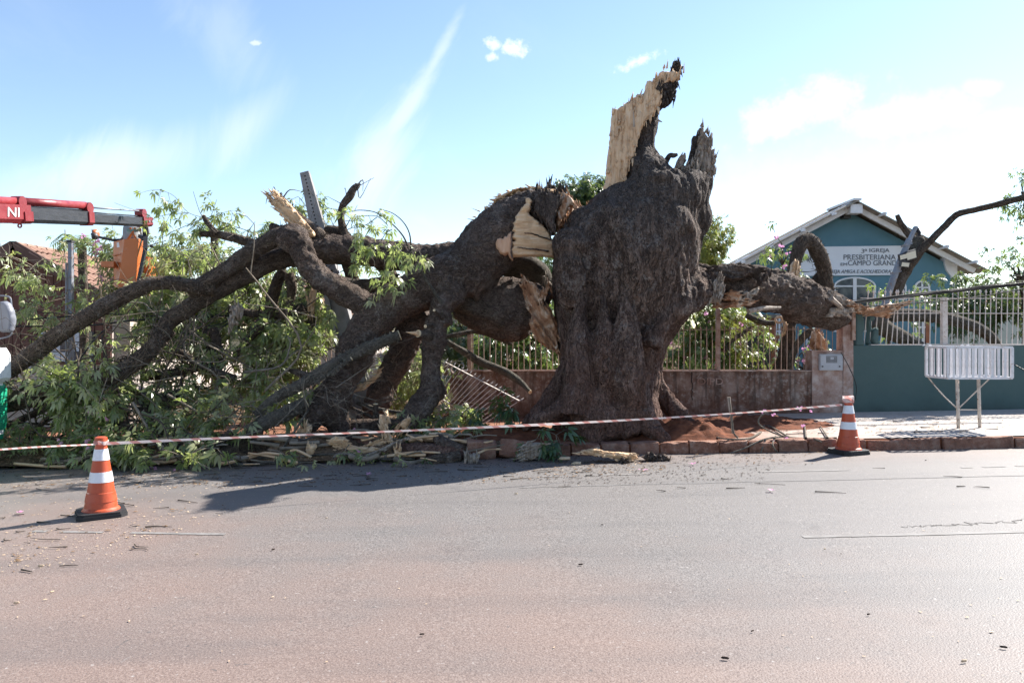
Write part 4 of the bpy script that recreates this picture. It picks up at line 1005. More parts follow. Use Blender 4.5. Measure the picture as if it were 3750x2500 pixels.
# leaning lamp pole with floodlights by the church
lp = thing('lamp_pole', 'leaning grey steel pole with small floodlights in front of the church sign', 'lamp pole', P(3250, 1240, 16.0))
LPY = 16.0
def lq(x, y, Y=LPY): u, v = Z7(x, y); return P(u, v, Y)
V, Fc, _ = tube(catmull([lq(1130, 1180), lq(1225, 880), lq(1310, 640), lq(1385, 460), lq(1410, 400)], 4), np.linspace(.075, .06, 17), 14); part('shaft', V, Fc, MT['steel'], lp, smooth=True)
G().bar(lq(1410, 405), lq(1465, 292), .11, .05).part('head_plate', MT['steel'], lp)
for x, y in ((1300, 665), (1342, 580), (1390, 440)): p = lq(x, y); G().bar(p - d * .02, p + d * .02, .17, .15).part('clamp', MT['steel'], lp)
for x, y, w, h, tilt, az in ((1365, 535, .17, .09, .25, .1), (1424, 524, .19, .15, .3, -.2), (1375, 600, .15, .08, -.1, .1)):
    c = lq(x, y, LPY - .14); ux = np.array([math.cos(tilt), 0, math.sin(tilt)]); uz = np.array([-math.sin(tilt), -.3, math.cos(tilt)]); uz /= np.linalg.norm(uz); un = np.cross(ux, uz)
    def q4(w_, h_, f0, f1): return [c + ux * sx * w_ + uz * sz * h_ + un * f for f in (f0, f1) for sx, sz in ((-1, -1), (1, -1), (1, 1), (-1, 1))]
    FQ = [(0, 3, 2, 1), (4, 5, 6, 7), (0, 1, 5, 4), (1, 2, 6, 5), (2, 3, 7, 6), (3, 0, 4, 7)]
    fl = fix_normals(part('floodlight', q4(w / 2 + .015, h / 2 + .015, -.04, .02), FQ, MT['grey_metal_dark'], lp)); fix_normals(part('lens', q4(w / 2, h / 2, .0195, .0245), FQ, MT['lamp_glass'], fl)); G().bar(c, lq(x - 10, y - 5), .02, .02).part('bracket', MT['grey_metal_dark'], fl)
for x, y in ((1480, 320), (1493, 345)):
    V, Fc = lathe([(.02, -.05), (.05, -.04), (.025, -.01), (.05, .0), (.025, .03), (.045, .04), (.02, .06)], lq(x, y), 12); part('insulator', V, Fc, MT['grey_metal_dark'], lp)

# ------------------------------------------------------------------ cables
def cable(pts, r, label, grp, sag=0.0, zf=Z0, per=10):
    W = []
    for x, y, Y in pts: u, v = zf(x, y); W.append(P(u, v, Y))
    C = catmull(W, per); t = np.linspace(0, 1, len(C)); C[:, 2] -= sag * 4 * t * (1 - t)
    V, Fc, _ = tube(C, r, 6); return solo('cable', V, Fc, MT['cable'], label, 'cable', grp, smooth=True)
GRP = 'fallen overhead cables'
cable([(100, 985, 13.6), (600, 950, 13.6), (1000, 905, 13.6), (1600, 840, 13.7), (2360, 762, 13.8), (2700, 740, 13.8)], .026, 'thick black overhead cable bundle crossing in front of the church fence', GRP, 0, Z7)
cable([(330, 985, 13.58), (800, 930, 13.58), (1150, 880, 13.58), (1700, 815, 13.68), (2400, 748, 13.78), (2700, 725, 13.8)], .013, 'black cable just above the thick bundle crossing the church fence', GRP, 0, Z7)
cable([(200, 990, 13.5), (700, 945, 13.5), (1200, 893, 13.5), (1800, 805, 13.6), (2400, 730, 13.7), (2700, 700, 13.7)], .008, 'thin topmost cable rising to the right over the church fence', GRP, 0, Z7)
cable([(300, 1000, 13.66), (900, 955, 13.66), (1500, 915, 13.7), (2000, 862, 13.75), (2400, 790, 13.8), (2700, 760, 13.8)], .009, 'thin cable sagging just under the thick bundle at the church fence', GRP, 0, Z7)
cable([(0, 1445, 13.4), (900, 1380, 13.4), (1300, 1390, 13.3), (1700, 1400, 13.2), (2352, 1350, 13.2)], .012, 'black cable lying across the fallen foliage below the bucket', GRP, 0, Z1)
cable([(0, 1490, 13.3), (800, 1480, 13.3), (1250, 1430, 13.2), (1700, 1420, 13.2), (2352, 1365, 13.1)], .015, 'thicker lower cable drooping across the pile towards the number post', GRP, 0, Z1)
cable([(0, 1330, 13.5), (700, 1370, 13.5), (1100, 1270, 13.4), (1700, 1390, 13.3), (2352, 1330, 13.2)], .008, 'thin wavy cable over the brown boards at left', GRP, 0, Z1)
cable([(1380, 755, 14.6), (1700, 830, 14.2), (2090, 930, 13.9), (2300, 985, 13.8)], .024, 'thick black cable slanting down right from behind the bucket', GRP, 0, Z1)
cable([(1610, 235, 12.8), (1800, 240, 12.8), (2000, 220, 12.8), (2150, 150, 12.8)], .009, 'upper of two slack looping wires in the branches left of post 63', GRP, 0, Z2)
cable([(1570, 275, 12.7), (1780, 310, 12.7), (1950, 290, 12.7), (2120, 190, 12.7)], .009, 'lower of two slack looping wires in the branches left of post 63', GRP, 0, Z2)
cable([(680, 620, 12.2), (760, 500, 12.4), (880, 340, 12.6), (1000, 240, 12.8)], .012, 'stiff grey wire rising steeply through the foliage at left', GRP, 0, Z2)
cable([(255, 500, 13.2), (330, 420, 13.3), (450, 330, 13.4), (600, 262, 13.5)], .016, 'bluish wire arching over the sloping limb at far left', GRP, 0, Z2)
cable([(0, 1380, 13.9), (500, 1345, 13.9), (1100, 1320, 13.8), (1700, 1310, 13.7)], .01, 'dark cable level with the top of the number 63 post', GRP, 0, zm(900, 620, .3997) if False else Z3)
cable([(1850, 1150, 13.0), (1990, 1420, 13.2), (2200, 1480, 13.4), (2352, 1300, 13.5)], .007, 'thin stay wire slanting beside the wall fence post', GRP, 0, Z3)
cable([(1090, 450, 13.95), (1150, 560, 13.95), (1195, 680, 13.95), (1190, 780, 13.98)], .007, 'thin loose wire hanging down the edge of the green wall', GRP, 0, Z8)
cable([(450, 890, 12.8), (700, 905, 12.9), (950, 910, 13.4), (1090, 895, 13.9)], .008, 'thin cable lying on the red earth below the brown wall', GRP, 0, Z8)
cable([(2275, 530, 13.6), (2400, 600, 13.2)], .01, 'short cable leaving the picture behind the waste basket', GRP, 0, Z8, 4)

# ------------------------------------------------------------------ lift truck: cab edge, boom, bucket, worker
tk = thing('lift_truck', 'white and green lift truck at the left edge, red boom reaching over the branches', 'truck', (-7.6, 9.2, -.1))
TZ = gz(-7) ; tX = -6.83
g = G()
pr = [(-9.1, TZ + .45), (tX + .02, TZ + .45), (tX + .03, TZ + .95), (tX, TZ + 1.3), (tX - .03, TZ + 1.6), (tX - .16, TZ + 2.35), (tX - .3, TZ + 2.55), (-9.1, TZ + 2.6)]
cab = fix_normals(G().prism(pr, 8.45, 10.5).part('cab', MT['truck_white'], tk))
fix_normals(G().prism([(-9.11, TZ + .38), (tX - .01, TZ + .38), (tX + .045, TZ + .6), (tX + .045, TZ + 1.06), (tX + .0, TZ + 1.12), (-9.11, TZ + 1.12)], 8.42, 10.54).part('lower_panel', MT['truck_green'], tk))
hl = fix_normals(G().prism([(tX - .12, TZ + 1.16), (tX + .04, TZ + 1.14), (tX + .085, TZ + 1.2), (tX + .08, TZ + 1.5), (tX + .02, TZ + 1.6), (tX - .12, TZ + 1.6)], 10.2, 10.56).part('headlight', MT['truck_white'], tk)); fix_normals(G().prism([(tX + .0, TZ + 1.2), (tX + .07, TZ + 1.22), (tX + .07, TZ + 1.48), (tX + .0, TZ + 1.52)], 10.185, 10.198).part('lens', MT['lens'], hl))
fix_normals(G().prism([(-8.7, TZ + 1.75), (tX - .2, TZ + 1.75), (tX - .3, TZ + 2.4), (-8.7, TZ + 2.4)], 8.435, 8.448).part('side_window', MT['glass'], tk))
# mirror
mY = 10.7; V, Fc = relief([(-12, 1106), (22, 1102), (36, 1110), (48, 1140), (53, 1168), (50, 1195), (44, 1216), (8, 1218), (-12, 1200)], mY, .06, 5, bulge=10, gamp=.0); mr = part('mirror', V, Fc, MT['grey_plastic'], tk, smooth=True)
V, Fc, _ = tube(catmull([P(-30, 1082, mY + .08), P(20, 1084, mY + .08), P(38, 1092, mY + .08), P(42, 1120, mY + .08)], 5), .011, 8); part('mirror_arm', V, Fc, MT['grey_plastic'], mr, smooth=True)
V, Fc, _ = tube(catmull([P(-20, 1242, mY + .08), P(10, 1238, mY + .08), P(38, 1228, mY + .08), P(44, 1205, mY + .08)], 5), .011, 8); part('mirror_arm', V, Fc, MT['grey_plastic'], mr, smooth=True)
for sy in (8.7, 10.3):
    V, Fc, _ = tube([(-8.0, sy - .12, TZ + .45), (-8.0, sy + .12, TZ + .45)], .45, 28); wh = part('wheel', V, Fc, MT['black_rubber'], tk, smooth=False); V, Fc, _ = tube([(-8.0, sy - .13, TZ + .45), (-8.0, sy - .05, TZ + .45)], .24, 24); part('rim', V, Fc, MT['steel'], wh)
for wx_ in (-13.5,):
    G().box((wx_ - 1.6, 8.5, TZ + .9), (-9.3, 10.5, TZ + 1.1)).part('flatbed', MT['steel'], tk)
    for sy in (9.4, 10.4): V, Fc, _ = tube([(wx_ + .4, sy - .14, TZ + .45), (wx_ + .4, sy + .14, TZ + .45)], .45, 28); part('wheel', V, Fc, MT['black_rubber'], tk)
G().box((-10.1, 9.3, TZ + 1.1), (-9.5, 9.9, TZ + 2.9)).part('crane_mast', MT['crane_red'], tk)
# boom: sections run from (px,py,Y) to (px,py,Y); cross section in px height
B0, B1 = 10.3, 14.0
def bY(px): return 1.0 / (1 / B0 + (1 / B1 - 1 / B0) * px / 545.0)
def bq(zx, zy, dY=0.0): u, v = Z1(zx, zy); Y = bY(u); p = P(u, v, Y); p[1] += dY; return p
bax = bq(1340, 510) - bq(0, 440); bax /= np.linalg.norm(bax); bside = np.cross(bax, [0, 0, 1]); bside /= np.linalg.norm(bside); bup = np.cross(bside, bax)
def beam(name, z0, z1, depth, mat, parent=tk, chamfer=.25):
    """box beam between two zoom points (x, top y, bottom y)"""
    V = []
    for (x, yt, yb) in (z0, z1):
        t = bq(x, yt); b_ = bq(x, yb); h = np.linalg.norm(t - b_); c = (t + b_) / 2; k = depth / 2
        for s, u in ((-1, .5), (1, .5), (1, -.28), (.62, -.5), (-.62, -.5), (-1, -.28)): V.append(c + bside * s * k + bup * u * h)
    Fc = [(0, 1, 2, 3, 4, 5), (11, 10, 9, 8, 7, 6)] + [(i, (i + 1) % 6, 6 + (i + 1) % 6, 6 + i) for i in range(6)]
    return fix_normals(part(name, V, Fc, MT[mat], parent))
rb = beam('outer_boom', (-900, 330, 530), (225, 380, 545), .2, 'crane_red'); beam('boom_collar', (160, 440, 548), (236, 440, 550), .23, 'crane_red')
beam('middle_boom', (200, 395, 540), (780, 438, 560), .16, 'crane_black'); beam('boom_collar', (765, 440, 566), (812, 444, 566), .2, 'crane_red')
beam('inner_boom', (790, 455, 552), (1290, 492, 574), .13, 'crane_black'); beam('boom_collar', (1278, 484, 580), (1362, 492, 574), .17, 'crane_red')
for i, x in enumerate((1298, 1325, 1352)): V, Fc, _ = tube([bq(x, 528) - bside * .095, bq(x, 528) - bside * .0], .022, 10); part('pin', V, Fc, MT['steel'], tk); V, Fc, _ = tube([bq(x, 528) + bside * .0, bq(x, 528) + bside * .095], .022, 10); part('pin', V, Fc, MT['steel'], tk)
# letters on the red boom: NI
nY = bq(60, 450); sd = -bside if bside[1] > 0 else bside
def letters(s, zx0, zx1, zy0, zy1):
    me_o = text_part(s, 1, 1, np.array([0., 0., 0.]), MT['digit_white'], None, 'lettering', depth=.004); n = len(me_o.data.vertices); V = np.zeros(n * 3, dtype=np.float32); me_o.data.vertices.foreach_get('co', V); V = V.reshape(-1, 3)
    ll = bq(zx0, zy1) + sd * .103; lr = bq(zx1, zy1 + 3) + sd * .103; ul = bq(zx0, zy0) + sd * .103
    W = ll + V[:, [0]] * (lr - ll) + V[:, [2]] * (ul - ll) - V[:, [1]] * sd; me_o.data.vertices.foreach_set('co', (W - off(tk)).astype(np.float32).ravel()); me_o.data.update(); me_o.parent = tk
letters('NI', 2, 108, 398, 484)
def rod(name, z0, z1, r, mat): V, Fc, _ = tube([bq(*z0), bq(*z1)], r, 14); return part(name, V, Fc, MT[mat], tk, smooth=True)
rod('ram', (-600, 310), (160, 345), .055, 'crane_red'); rod('ram', (170, 345), (780, 382), .058, 'crane_red'); rod('ram_rod', (800, 398), (1290, 432), .014, 'steel'); rod('hose', (240, 322), (760, 362), .009, 'cable'); rod('ram_rod', (225, 395), (770, 425), .012, 'crane_black'); rod('ram_rod', (815, 445), (1270, 478), .012, 'crane_black')
for x, y, h in ((165, 350, .13), (790, 405, .14), (1290, 455, .13)):
    c = bq(x, y); V, Fc, _ = tube([c - bside * .07, c + bside * .07], h * .62, 16); part('bracket', V, Fc, MT['crane_red'], tk); G().bar(c, c - bup * h * 1.1, .1, .12).part('bracket', MT['crane_red'], tk)
def ring(c, R, r, name, ax):
    A = np.linspace(0, 2 * np.pi, 17); V, Fc, _ = tube([c + R * (math.cos(a) * np.array([1, 0, 0]) + math.sin(a) * np.array([0, 0, 1])) for a in A], r, 8, cap=False); part(name, V, Fc, MT['crane_red'], tk, smooth=True)
ring(bq(181, 567), .024, .011, 'lifting_eye', None); ring(bq(1280, 604), .024, .011, 'lifting_eye', None)
# bucket
KB = 14.0
def kq(zx, zy, Y=KB): u, v = Z1(zx, zy); return P(u, v, Y)
def bucket():
    top = [kq(1038, 712, 13.9), kq(1140, 688, 13.62), kq(1272, 684, 13.62), kq(1318, 700, 14.0), kq(1318, 700, 14.45), kq(1060, 708, 14.45)]
    bot = [kq(1042, 1122, 13.95), kq(1080, 1138, 13.72), kq(1245, 1090, 13.72), kq(1318, 1080, 14.0), kq(1318, 1085, 14.35), kq(1065, 1105, 14.35)]
    n = 6; V = np.array(bot + top); c = V.mean(0); inn = V + (np.array([c[0], c[1], 0]) - V * [1, 1, 0]) * .06; inn[:n, 2] += .03
    V2 = np.concatenate([V, inn]); Fc = [tuple(range(n))] + [(i, (i + 1) % n, n + (i + 1) % n, n + i) for i in range(n)] + [(2 * n + i, 3 * n + i, 3 * n + (i + 1) % n, 2 * n + (i + 1) % n) for i in range(n)] + [tuple(range(2 * n, 3 * n))] + [(n + i, n + (i + 1) % n, 3 * n + (i + 1) % n, 3 * n + i) for i in range(n)]
    o = fix_normals(part('bucket', V2, Fc, MT['bucket_orange'], tk))
    m = o.modifiers.new('b', 'BEVEL'); m.width = .012; m.segments = 2
    a = kq(1035, 900, 13.78); G().box((kq(1012, 0)[0], 13.68, kq(0, 958)[2]), (kq(1125, 0)[0], 13.95, kq(0, 908)[2])).part('step', MT['bucket_orange'], o)
    G().bar(kq(1042, 835, 13.86), kq(1145, 812, 13.68), .05, .03).part('rib', MT['bucket_orange'], o)
    G().bar(kq(1075, 745, 13.8), kq(1112, 738, 13.74), .02, .085).part('placard', MT['white_paint'], o)
    G().bar(kq(1270, 1075, 13.62), kq(1330, 790, 13.66), .05, .06).part('bucket_arm', MT['crane_black'], tk); G().bar(kq(1330, 790, 13.7), kq(1335, 650, 13.9), .07, .08).part('bucket_arm', MT['crane_black'], tk); G().bar(kq(1335, 660, 13.9), bq(1330, 575), .07, .08).part('bucket_arm', MT['crane_black'], tk); G().bar(kq(1350, 575, 13.9), kq(1362, 640, 13.9), .05, .06).part('bucket_arm', MT['steel'], tk)
    G().bar(kq(1325, 690, 13.86), kq(1280, 660, 13.95), .06, .06).part('bucket_arm', MT['crane_black'], tk)
    G().box((kq(1320, 0)[0], 14.0, kq(0, 1065)[2]), (kq(1355, 0)[0], 14.3, kq(0, 850)[2])).part('tool_box', MT['bucket_orange'], o)
bucket()
# worker in the bucket, back to us, bent over the far rim so the boom hides the head
def person():
    J = {'pel': kq(1210, 800, 14.05), 'sp': kq(1210, 700, 14.02), 'ch': kq(1212, 610, 14.08), 'nk': kq(1215, 585, 14.25), 'hd': kq(1216, 566, 14.38), 'hd2': kq(1217, 552, 14.46),
         'sl': kq(1160, 588, 14.1), 'el': kq(1150, 660, 14.22), 'wl': kq(1120, 690, 14.4), 'sr': kq(1264, 590, 14.1), 'er': kq(1290, 660, 14.2), 'wr': kq(1300, 700, 14.4),
         'hl': kq(1180, 860, 14.05), 'kl': kq(1178, 980, 14.02), 'al': kq(1175, 1080, 14.08), 'hr': kq(1242, 860, 14.05), 'kr': kq(1244, 970, 14.02), 'ar': kq(1246, 1060, 14.08)}
    R = {'pel': .15, 'sp': .145, 'ch': .155, 'nk': .06, 'hd': .085, 'hd2': .08, 'sl': .075, 'el': .05, 'wl': .035, 'sr': .075, 'er': .05, 'wr': .035, 'hl': .09, 'kl': .06, 'al': .045, 'hr': .09, 'kr': .06, 'ar': .045}
    E = [('pel', 'sp'), ('sp', 'ch'), ('ch', 'nk'), ('nk', 'hd'), ('hd', 'hd2'), ('ch', 'sl'), ('sl', 'el'), ('el', 'wl'), ('ch', 'sr'), ('sr', 'er'), ('er', 'wr'), ('pel', 'hl'), ('hl', 'kl'), ('kl', 'al'), ('pel', 'hr'), ('hr', 'kr'), ('kr', 'ar')]
    K = list(J); b = J['al'] * .5 + J['ar'] * .5
    me = bpy.data.meshes.new('body'); me.from_pydata([tuple(J[k] - b) for k in K], [(K.index(a), K.index(c)) for a, c in E], []); o = bpy.data.objects.new('person', me); COL.objects.link(o)
    o.modifiers.new('s', 'SKIN'); sv = me.skin_vertices[0].data
    for i, k in enumerate(K): sv[i].radius = (R[k] * 1.0, R[k] * .85); sv[i].use_root = (k == 'pel')
    s = o.modifiers.new('d', 'SUBSURF'); s.levels = 2; s.render_levels = 2
    dg = bpy.context.evaluated_depsgraph_get(); m2 = bpy.data.meshes.new_from_object(o.evaluated_get(dg)); bpy.data.objects.remove(o)
    n = len(m2.polygons); fm = []
    for p in m2.polygons:
        z = p.center.z + b[2]; c = np.array(p.center) + b
        fm.append(2 if z > J['nk'][2] and np.linalg.norm(c - J['hd']) < .2 else (1 if z < J['pel'][2] else (2 if min(np.linalg.norm(c - J['wl']), np.linalg.norm(c - J['wr'])) < .07 else 0)))
    m2.materials.clear()
    for k in ('shirt', 'trousers', 'skin'): m2.materials.append(MT[k])
    m2.polygons.foreach_set('material_index', fm); m2.polygons.foreach_set('use_smooth', np.ones(n, dtype=bool))
    o = bpy.data.objects.new('person', m2); COL.objects.link(o); o.location = tuple(b); OFF[o] = b
    tag(o, 'person in grey shirt and orange harness bending forward in the orange bucket', 'person')
    V, Fc = lathe([(.115, -.02), (.1, .0), (.095, .03), (.075, .07), (.035, .09), (.005, .095)], J['hd2'] + np.array([0, .0, -.01]), 20); part('helmet', V, Fc, MT['helmet'], o, smooth=True)
    # harness straps and reflective bands lie on the back
    dg.update()
    def strap(pts, w, mat, name):
        C = catmull(pts, 6); g = G()
        for p, q in zip(C[:-1], C[1:]): g.bar(p, q, .012, w, (0, 0, 1) if abs((q - p)[0]) > abs((q - p)[2]) else (1, 0, 0))
        g.part(name, MT[mat], o)
    fy = 13.875
    strap([kq(1192, 585, fy + .03), kq(1212, 630, fy), kq(1250, 690, fy + .02)], .032, 'harness', 'harness'); strap([kq(1238, 585, fy + .03), kq(1214, 630, fy - .006), kq(1172, 690, fy + .02)], .032, 'harness', 'harness')
    strap([kq(1166, 612, fy + .06), kq(1190, 612, fy + .006), kq(1240, 612, fy + .006), kq(1262, 612, fy + .06)], .05, 'reflective_green', 'reflective_band')
person()
ps = thing('pole_saw', 'orange headed pole saw reaching left out of the bucket', 'pole saw', kq(870, 640))
V, Fc, _ = tube(catmull([kq(880, 665, 14.1), kq(970, 685, 14.1), kq(1050, 700, 14.15), kq(1130, 690, 14.4)], 5), .022, 8); part('pole', V, Fc, MT['grey_metal_dark'], ps)
V, Fc = relief([Z1(*p) for p in ((850, 640), (858, 600), (880, 598), (902, 625), (905, 660), (885, 690), (860, 680))], 14.1, .08, 4, bulge=8, gamp=0); part('motor_housing', V, Fc, MT['bucket_orange'], ps, smooth=True)
V, Fc = relief([Z1(*p) for p in ((832, 640), (850, 625), (885, 635), (898, 665), (880, 695), (845, 690))], 14.03, .06, 4, bulge=8, gamp=0); part('motor', V, Fc, MT['grey_metal_dark'], ps, smooth=True)
G().bar(kq(852, 690, 14.1), kq(848, 600, 14.1), .012, .05, (0, 1, 0)).part('blade', MT['steel'], ps)

# ------------------------------------------------------------------ the standing broken tree
TY = 12.0
def loft(rows, Yc, dk, seg=44, cap=True):
    """rings from silhouette rows (py, left px, right px[, Y centre, depth ratio])"""
    R = catmull([(r[0], r[1], r[2], r[3] if len(r) > 3 else Yc, r[4] if len(r) > 4 else dk) for r in rows], 3); V = []
    A = np.linspace(0, 2 * np.pi, seg, endpoint=False)
    for py, l, r, yc, k in R:
        c = P((l + r) / 2, py, yc); h = S((r - l) / 2, yc)
        V.append(np.stack([c[0] + h * np.cos(A), yc + h * k * np.sin(A), np.full(seg, c[2])], 1))
    n = len(R); V = np.concatenate(V); Fc = [(i * seg + j, i * seg + (j + 1) % seg, (i + 1) * seg + (j + 1) % seg, (i + 1) * seg + j) for i in range(n - 1) for j in range(seg)]
    Fc += [tuple(range(seg)), tuple(range((n - 1) * seg, n * seg))[::-1]]
    return V, Fc
def ell(px, py, Y, rx, ry, rz):
    bm = bmesh.new(); bmesh.ops.create_icosphere(bm, subdivisions=3, radius=1); c = P(px, py, Y)
    V = np.array([v.co for v in bm.verts]) * np.array([S(rx, Y), ry, S(rz, Y)]) + c; Fc = [[v.index for v in f.verts] for f in bm.faces]; bm.free(); return V, Fc
def lt(zf, pts, per=5, seg=14):
    p, r = limb_pts(zf, pts, per); V, Fc, _ = tube(p, r, seg); return V, Fc

rows = [(1640, 2000, 2450), (1592, 2015, 2435), (1548, 2025, 2420), (1504, 2035, 2412), (1459, 2042, 2408), (1415, 2040, 2415), (1371, 2043, 2425), (1327, 2044, 2434), (1283, 2043, 2447), (1238, 2042, 2462), (1194, 2045, 2495), (1150, 2040, 2530),
        (1108, 2032, 2540), (1042, 2027, 2552), (998, 2026, 2556), (954, 2027, 2555), (909, 2026, 2556), (865, 2040, 2560), (821, 2056, 2550), (777, 2094, 2555), (755, 2150, 2575), (733, 2168, 2580), (710, 2190, 2585), (688, 2225, 2590), (660, 2270, 2590), (640, 2282, 2580)]
pieces = [loft(rows, TY, .92)]
# neck under the spike and the spike
pieces.append(loft([(700, 2270, 2470), (650, 2281, 2470), (608, 2283, 2455), (588, 2288, 2436), (547, 2312, 2402), (506, 2320, 2404), (466, 2328, 2414), (440, 2345, 2416), (425, 2357, 2412), (405, 2378, 2416), (392, 2395, 2430), (384, 2399, 2455), (343, 2414, 2468), (310, 2428, 2474), (296, 2440, 2478)], TY - .05, 1.5))
# right shoulder and dark hollow beside it
pieces.append(loft([(960, 2545, 2570), (910, 2520, 2575), (865, 2500, 2580), (821, 2490, 2594), (777, 2490, 2598), (740, 2500, 2590), (710, 2510, 2596), (680, 2510, 2605), (650, 2515, 2610), (628, 2520, 2608)], TY + .25, 1.3))
for e_ in ((2082, 1010, 11.3, 60, .38, 125), (2085, 900, 11.35, 70, .35, 70), (2440, 820, 11.4, 100, .3, 85), (2200, 1530, 11.15, 120, .4, 90), (2230, 1420, 11.2, 130, .3, 120), (2410, 660, 11.5, 60, .3, 40)):
    pieces.append(ell(*e_))
# flowing ridge from the right limb down to the foot, and the limb base
pieces.append(lt(Z5, [(2000, 1000, 170, 11.85), (1900, 1080, 150, 11.6), (1740, 1200, 110, 11.35), (1600, 1350, 90, 11.2), (1540, 1500, 80, 11.15)]))
pieces.append(lt(Z5, [(1850, 950, 150, 12.0), (2000, 1000, 125, 11.9), (2060, 1060, 105, 11.85), (2110, 1060, 95, 11.8)]))
# folds down the front
for rt in ([(2225, 740, 14, 11.3), (2255, 800, 46, 11.17), (2290, 880, 46, 11.1), (2320, 980, 38, 11.02), (2332, 1090, 8, 11.0)], [(2135, 1060, 8, 11.2), (2128, 1150, 30, 11.13), (2120, 1260, 50, 11.06), (2115, 1400, 56, 11.0), (2105, 1520, 66, 10.98)],
           [(2292, 1000, 8, 11.08), (2294, 1120, 34, 11.04), (2300, 1300, 58, 10.97), (2310, 1430, 62, 10.95), (2318, 1540, 30, 10.95)], [(2205, 1090, 8, 11.08), (2210, 1200, 36, 11.02), (2215, 1330, 46, 10.97), (2218, 1450, 16, 10.97)], [(2460, 720, 12, 11.4), (2485, 780, 36, 11.4), (2512, 860, 34, 11.45), (2512, 960, 10, 11.5)], [(2300, 690, 14, 11.5), (2360, 680, 40, 11.46), (2440, 700, 46, 11.46), (2500, 750, 14, 11.46)], [(2430, 830, 12, 11.25), (2395, 890, 42, 11.16), (2360, 970, 34, 11.08), (2345, 1060, 8, 11.05)]):
    pieces.append(lt(Z0, rt, 5, 14))
# buttress roots
for rt in ([(890, 350, 95, 11.6), (800, 560, 80, 11.5), (690, 740, 74, 11.45), (570, 870, 62, 11.35), (470, 955, 42, 11.25)],
           [(950, 500, 110, 11.2), (880, 680, 100, 11.1), (760, 800, 85, 11.0), (620, 850, 60, 10.98), (540, 900, 40, 11.0)],
           [(1480, 500, 110, 11.15), (1470, 700, 95, 11.05), (1500, 850, 95, 10.98), (1580, 980, 80, 10.92), (1700, 1060, 45, 10.9)],
           [(1540, 350, 90, 12.2), (1580, 550, 80, 12.3), (1660, 700, 74, 12.25), (1800, 850, 62, 12.1), (1920, 960, 48, 11.9)],
           [(1150, 600, 110, 11.1), (1120, 800, 120, 11.0), (1080, 960, 110, 10.98), (1020, 1060, 90, 10.95)],
           [(1330, 700, 90, 11.1), (1340, 880, 95, 10.98), (1390, 1010, 80, 10.92)]):
    pieces.append(lt(Z6, rt))
bt = thing('broken_tree', 'huge dark tree trunk snapped off high up, still rooted beside the kerb', 'tree', (1.4, TY, .15))
V, Nn, Q = remesh_union(pieces, .024)
z_ = V * np.array([1, 1, .35])
lump = fbm(V * 1.7, 4) * .055 + fbm(V * np.array([6, 6, 2.0]) + 5, 4) * .03
rid = (1 - np.abs(fbm(z_ * 11 + 2, 4)) * 2) * .028
pit = np.minimum(0, fbm(V * 3.1 + 33, 3) + .15) * .08
flake = np.maximum(0, fbm(V * np.array([13, 13, 7.0]) + 71, 3)) * .05 + fbm(V * np.array([24, 24, 12.0]), 2) * .014
fiss = -np.clip(.07 - np.abs(fbm(V * np.array([5.5, 5.5, 1.1]) + 8, 3)), 0, 1) * .8
V = V + Nn * (lump * 1.25 + rid * .45 + pit * 1.2 + flake * .35 + fiss * .55 - .015)[:, None]
part('trunk', V, Q, MT['bark_trunk'], bt, smooth=True)
# pale torn face of the spike
def z9(*pts): return [Z9(*p) for p in pts]
V, Fc = torn(z9((262, 1302), (270, 1240), (290, 1190), (292, 1080), (300, 1010), (308, 960), (318, 860), (325, 800), (332, 700), (340, 620), (347, 545), (372, 552), (390, 548), (400, 525), (430, 515), (440, 528), (455, 485), (478, 482), (485, 500), (500, 470), (528, 422), (534, 448), (545, 425), (556, 440), (572, 420), (580, 452), (610, 420), (640, 370), (658, 284), (672, 290), (690, 310), (725, 270), (760, 250), (770, 212), (795, 210), (812, 225), (830, 205), (850, 215), (870, 208), (905, 205), (930, 235), (952, 235), (945, 290), (880, 320), (830, 330), (770, 400), (800, 440), (760, 520), (720, 600), (660, 640), (620, 700), (590, 800), (560, 900), (540, 990), (500, 1020), (490, 1100), (470, 1200), (430, 1250), (350, 1270), (300, 1300)),
               TY - .2, .13, 4.0, bulge=34, grain=(.12, -1), gamp=.03, gfreq=16, slope=(-.35, -.05), seed=1)
o = part('torn_wood', V, Fc, MT['fresh_wood'], bt); o['label'] = 'pale torn wood face of the tall splinter'
V, Fc = torn(z9((858, 215), (868, 190), (885, 150), (902, 106), (912, 125), (935, 150), (940, 168), (958, 150), (976, 158), (960, 190), (945, 235), (935, 300), (900, 310)), TY - .1, .1, 3, bulge=14, gamp=.02, gfreq=20, seed=2); part('bark_shard', V, Fc, MT['bark_trunk'], bt)
V, Fc = torn(z9((710, 375), (735, 345), (780, 340), (830, 300), (885, 310), (930, 290), (925, 345), (905, 395), (905, 420), (885, 480), (850, 500), (800, 505), (770, 470), (765, 430), (800, 400), (760, 400)), TY - .3, .12, 3.5, bulge=20, gamp=.03, gfreq=10, seed=3); part('bark_shard', V, Fc, MT['bark_trunk'], bt)
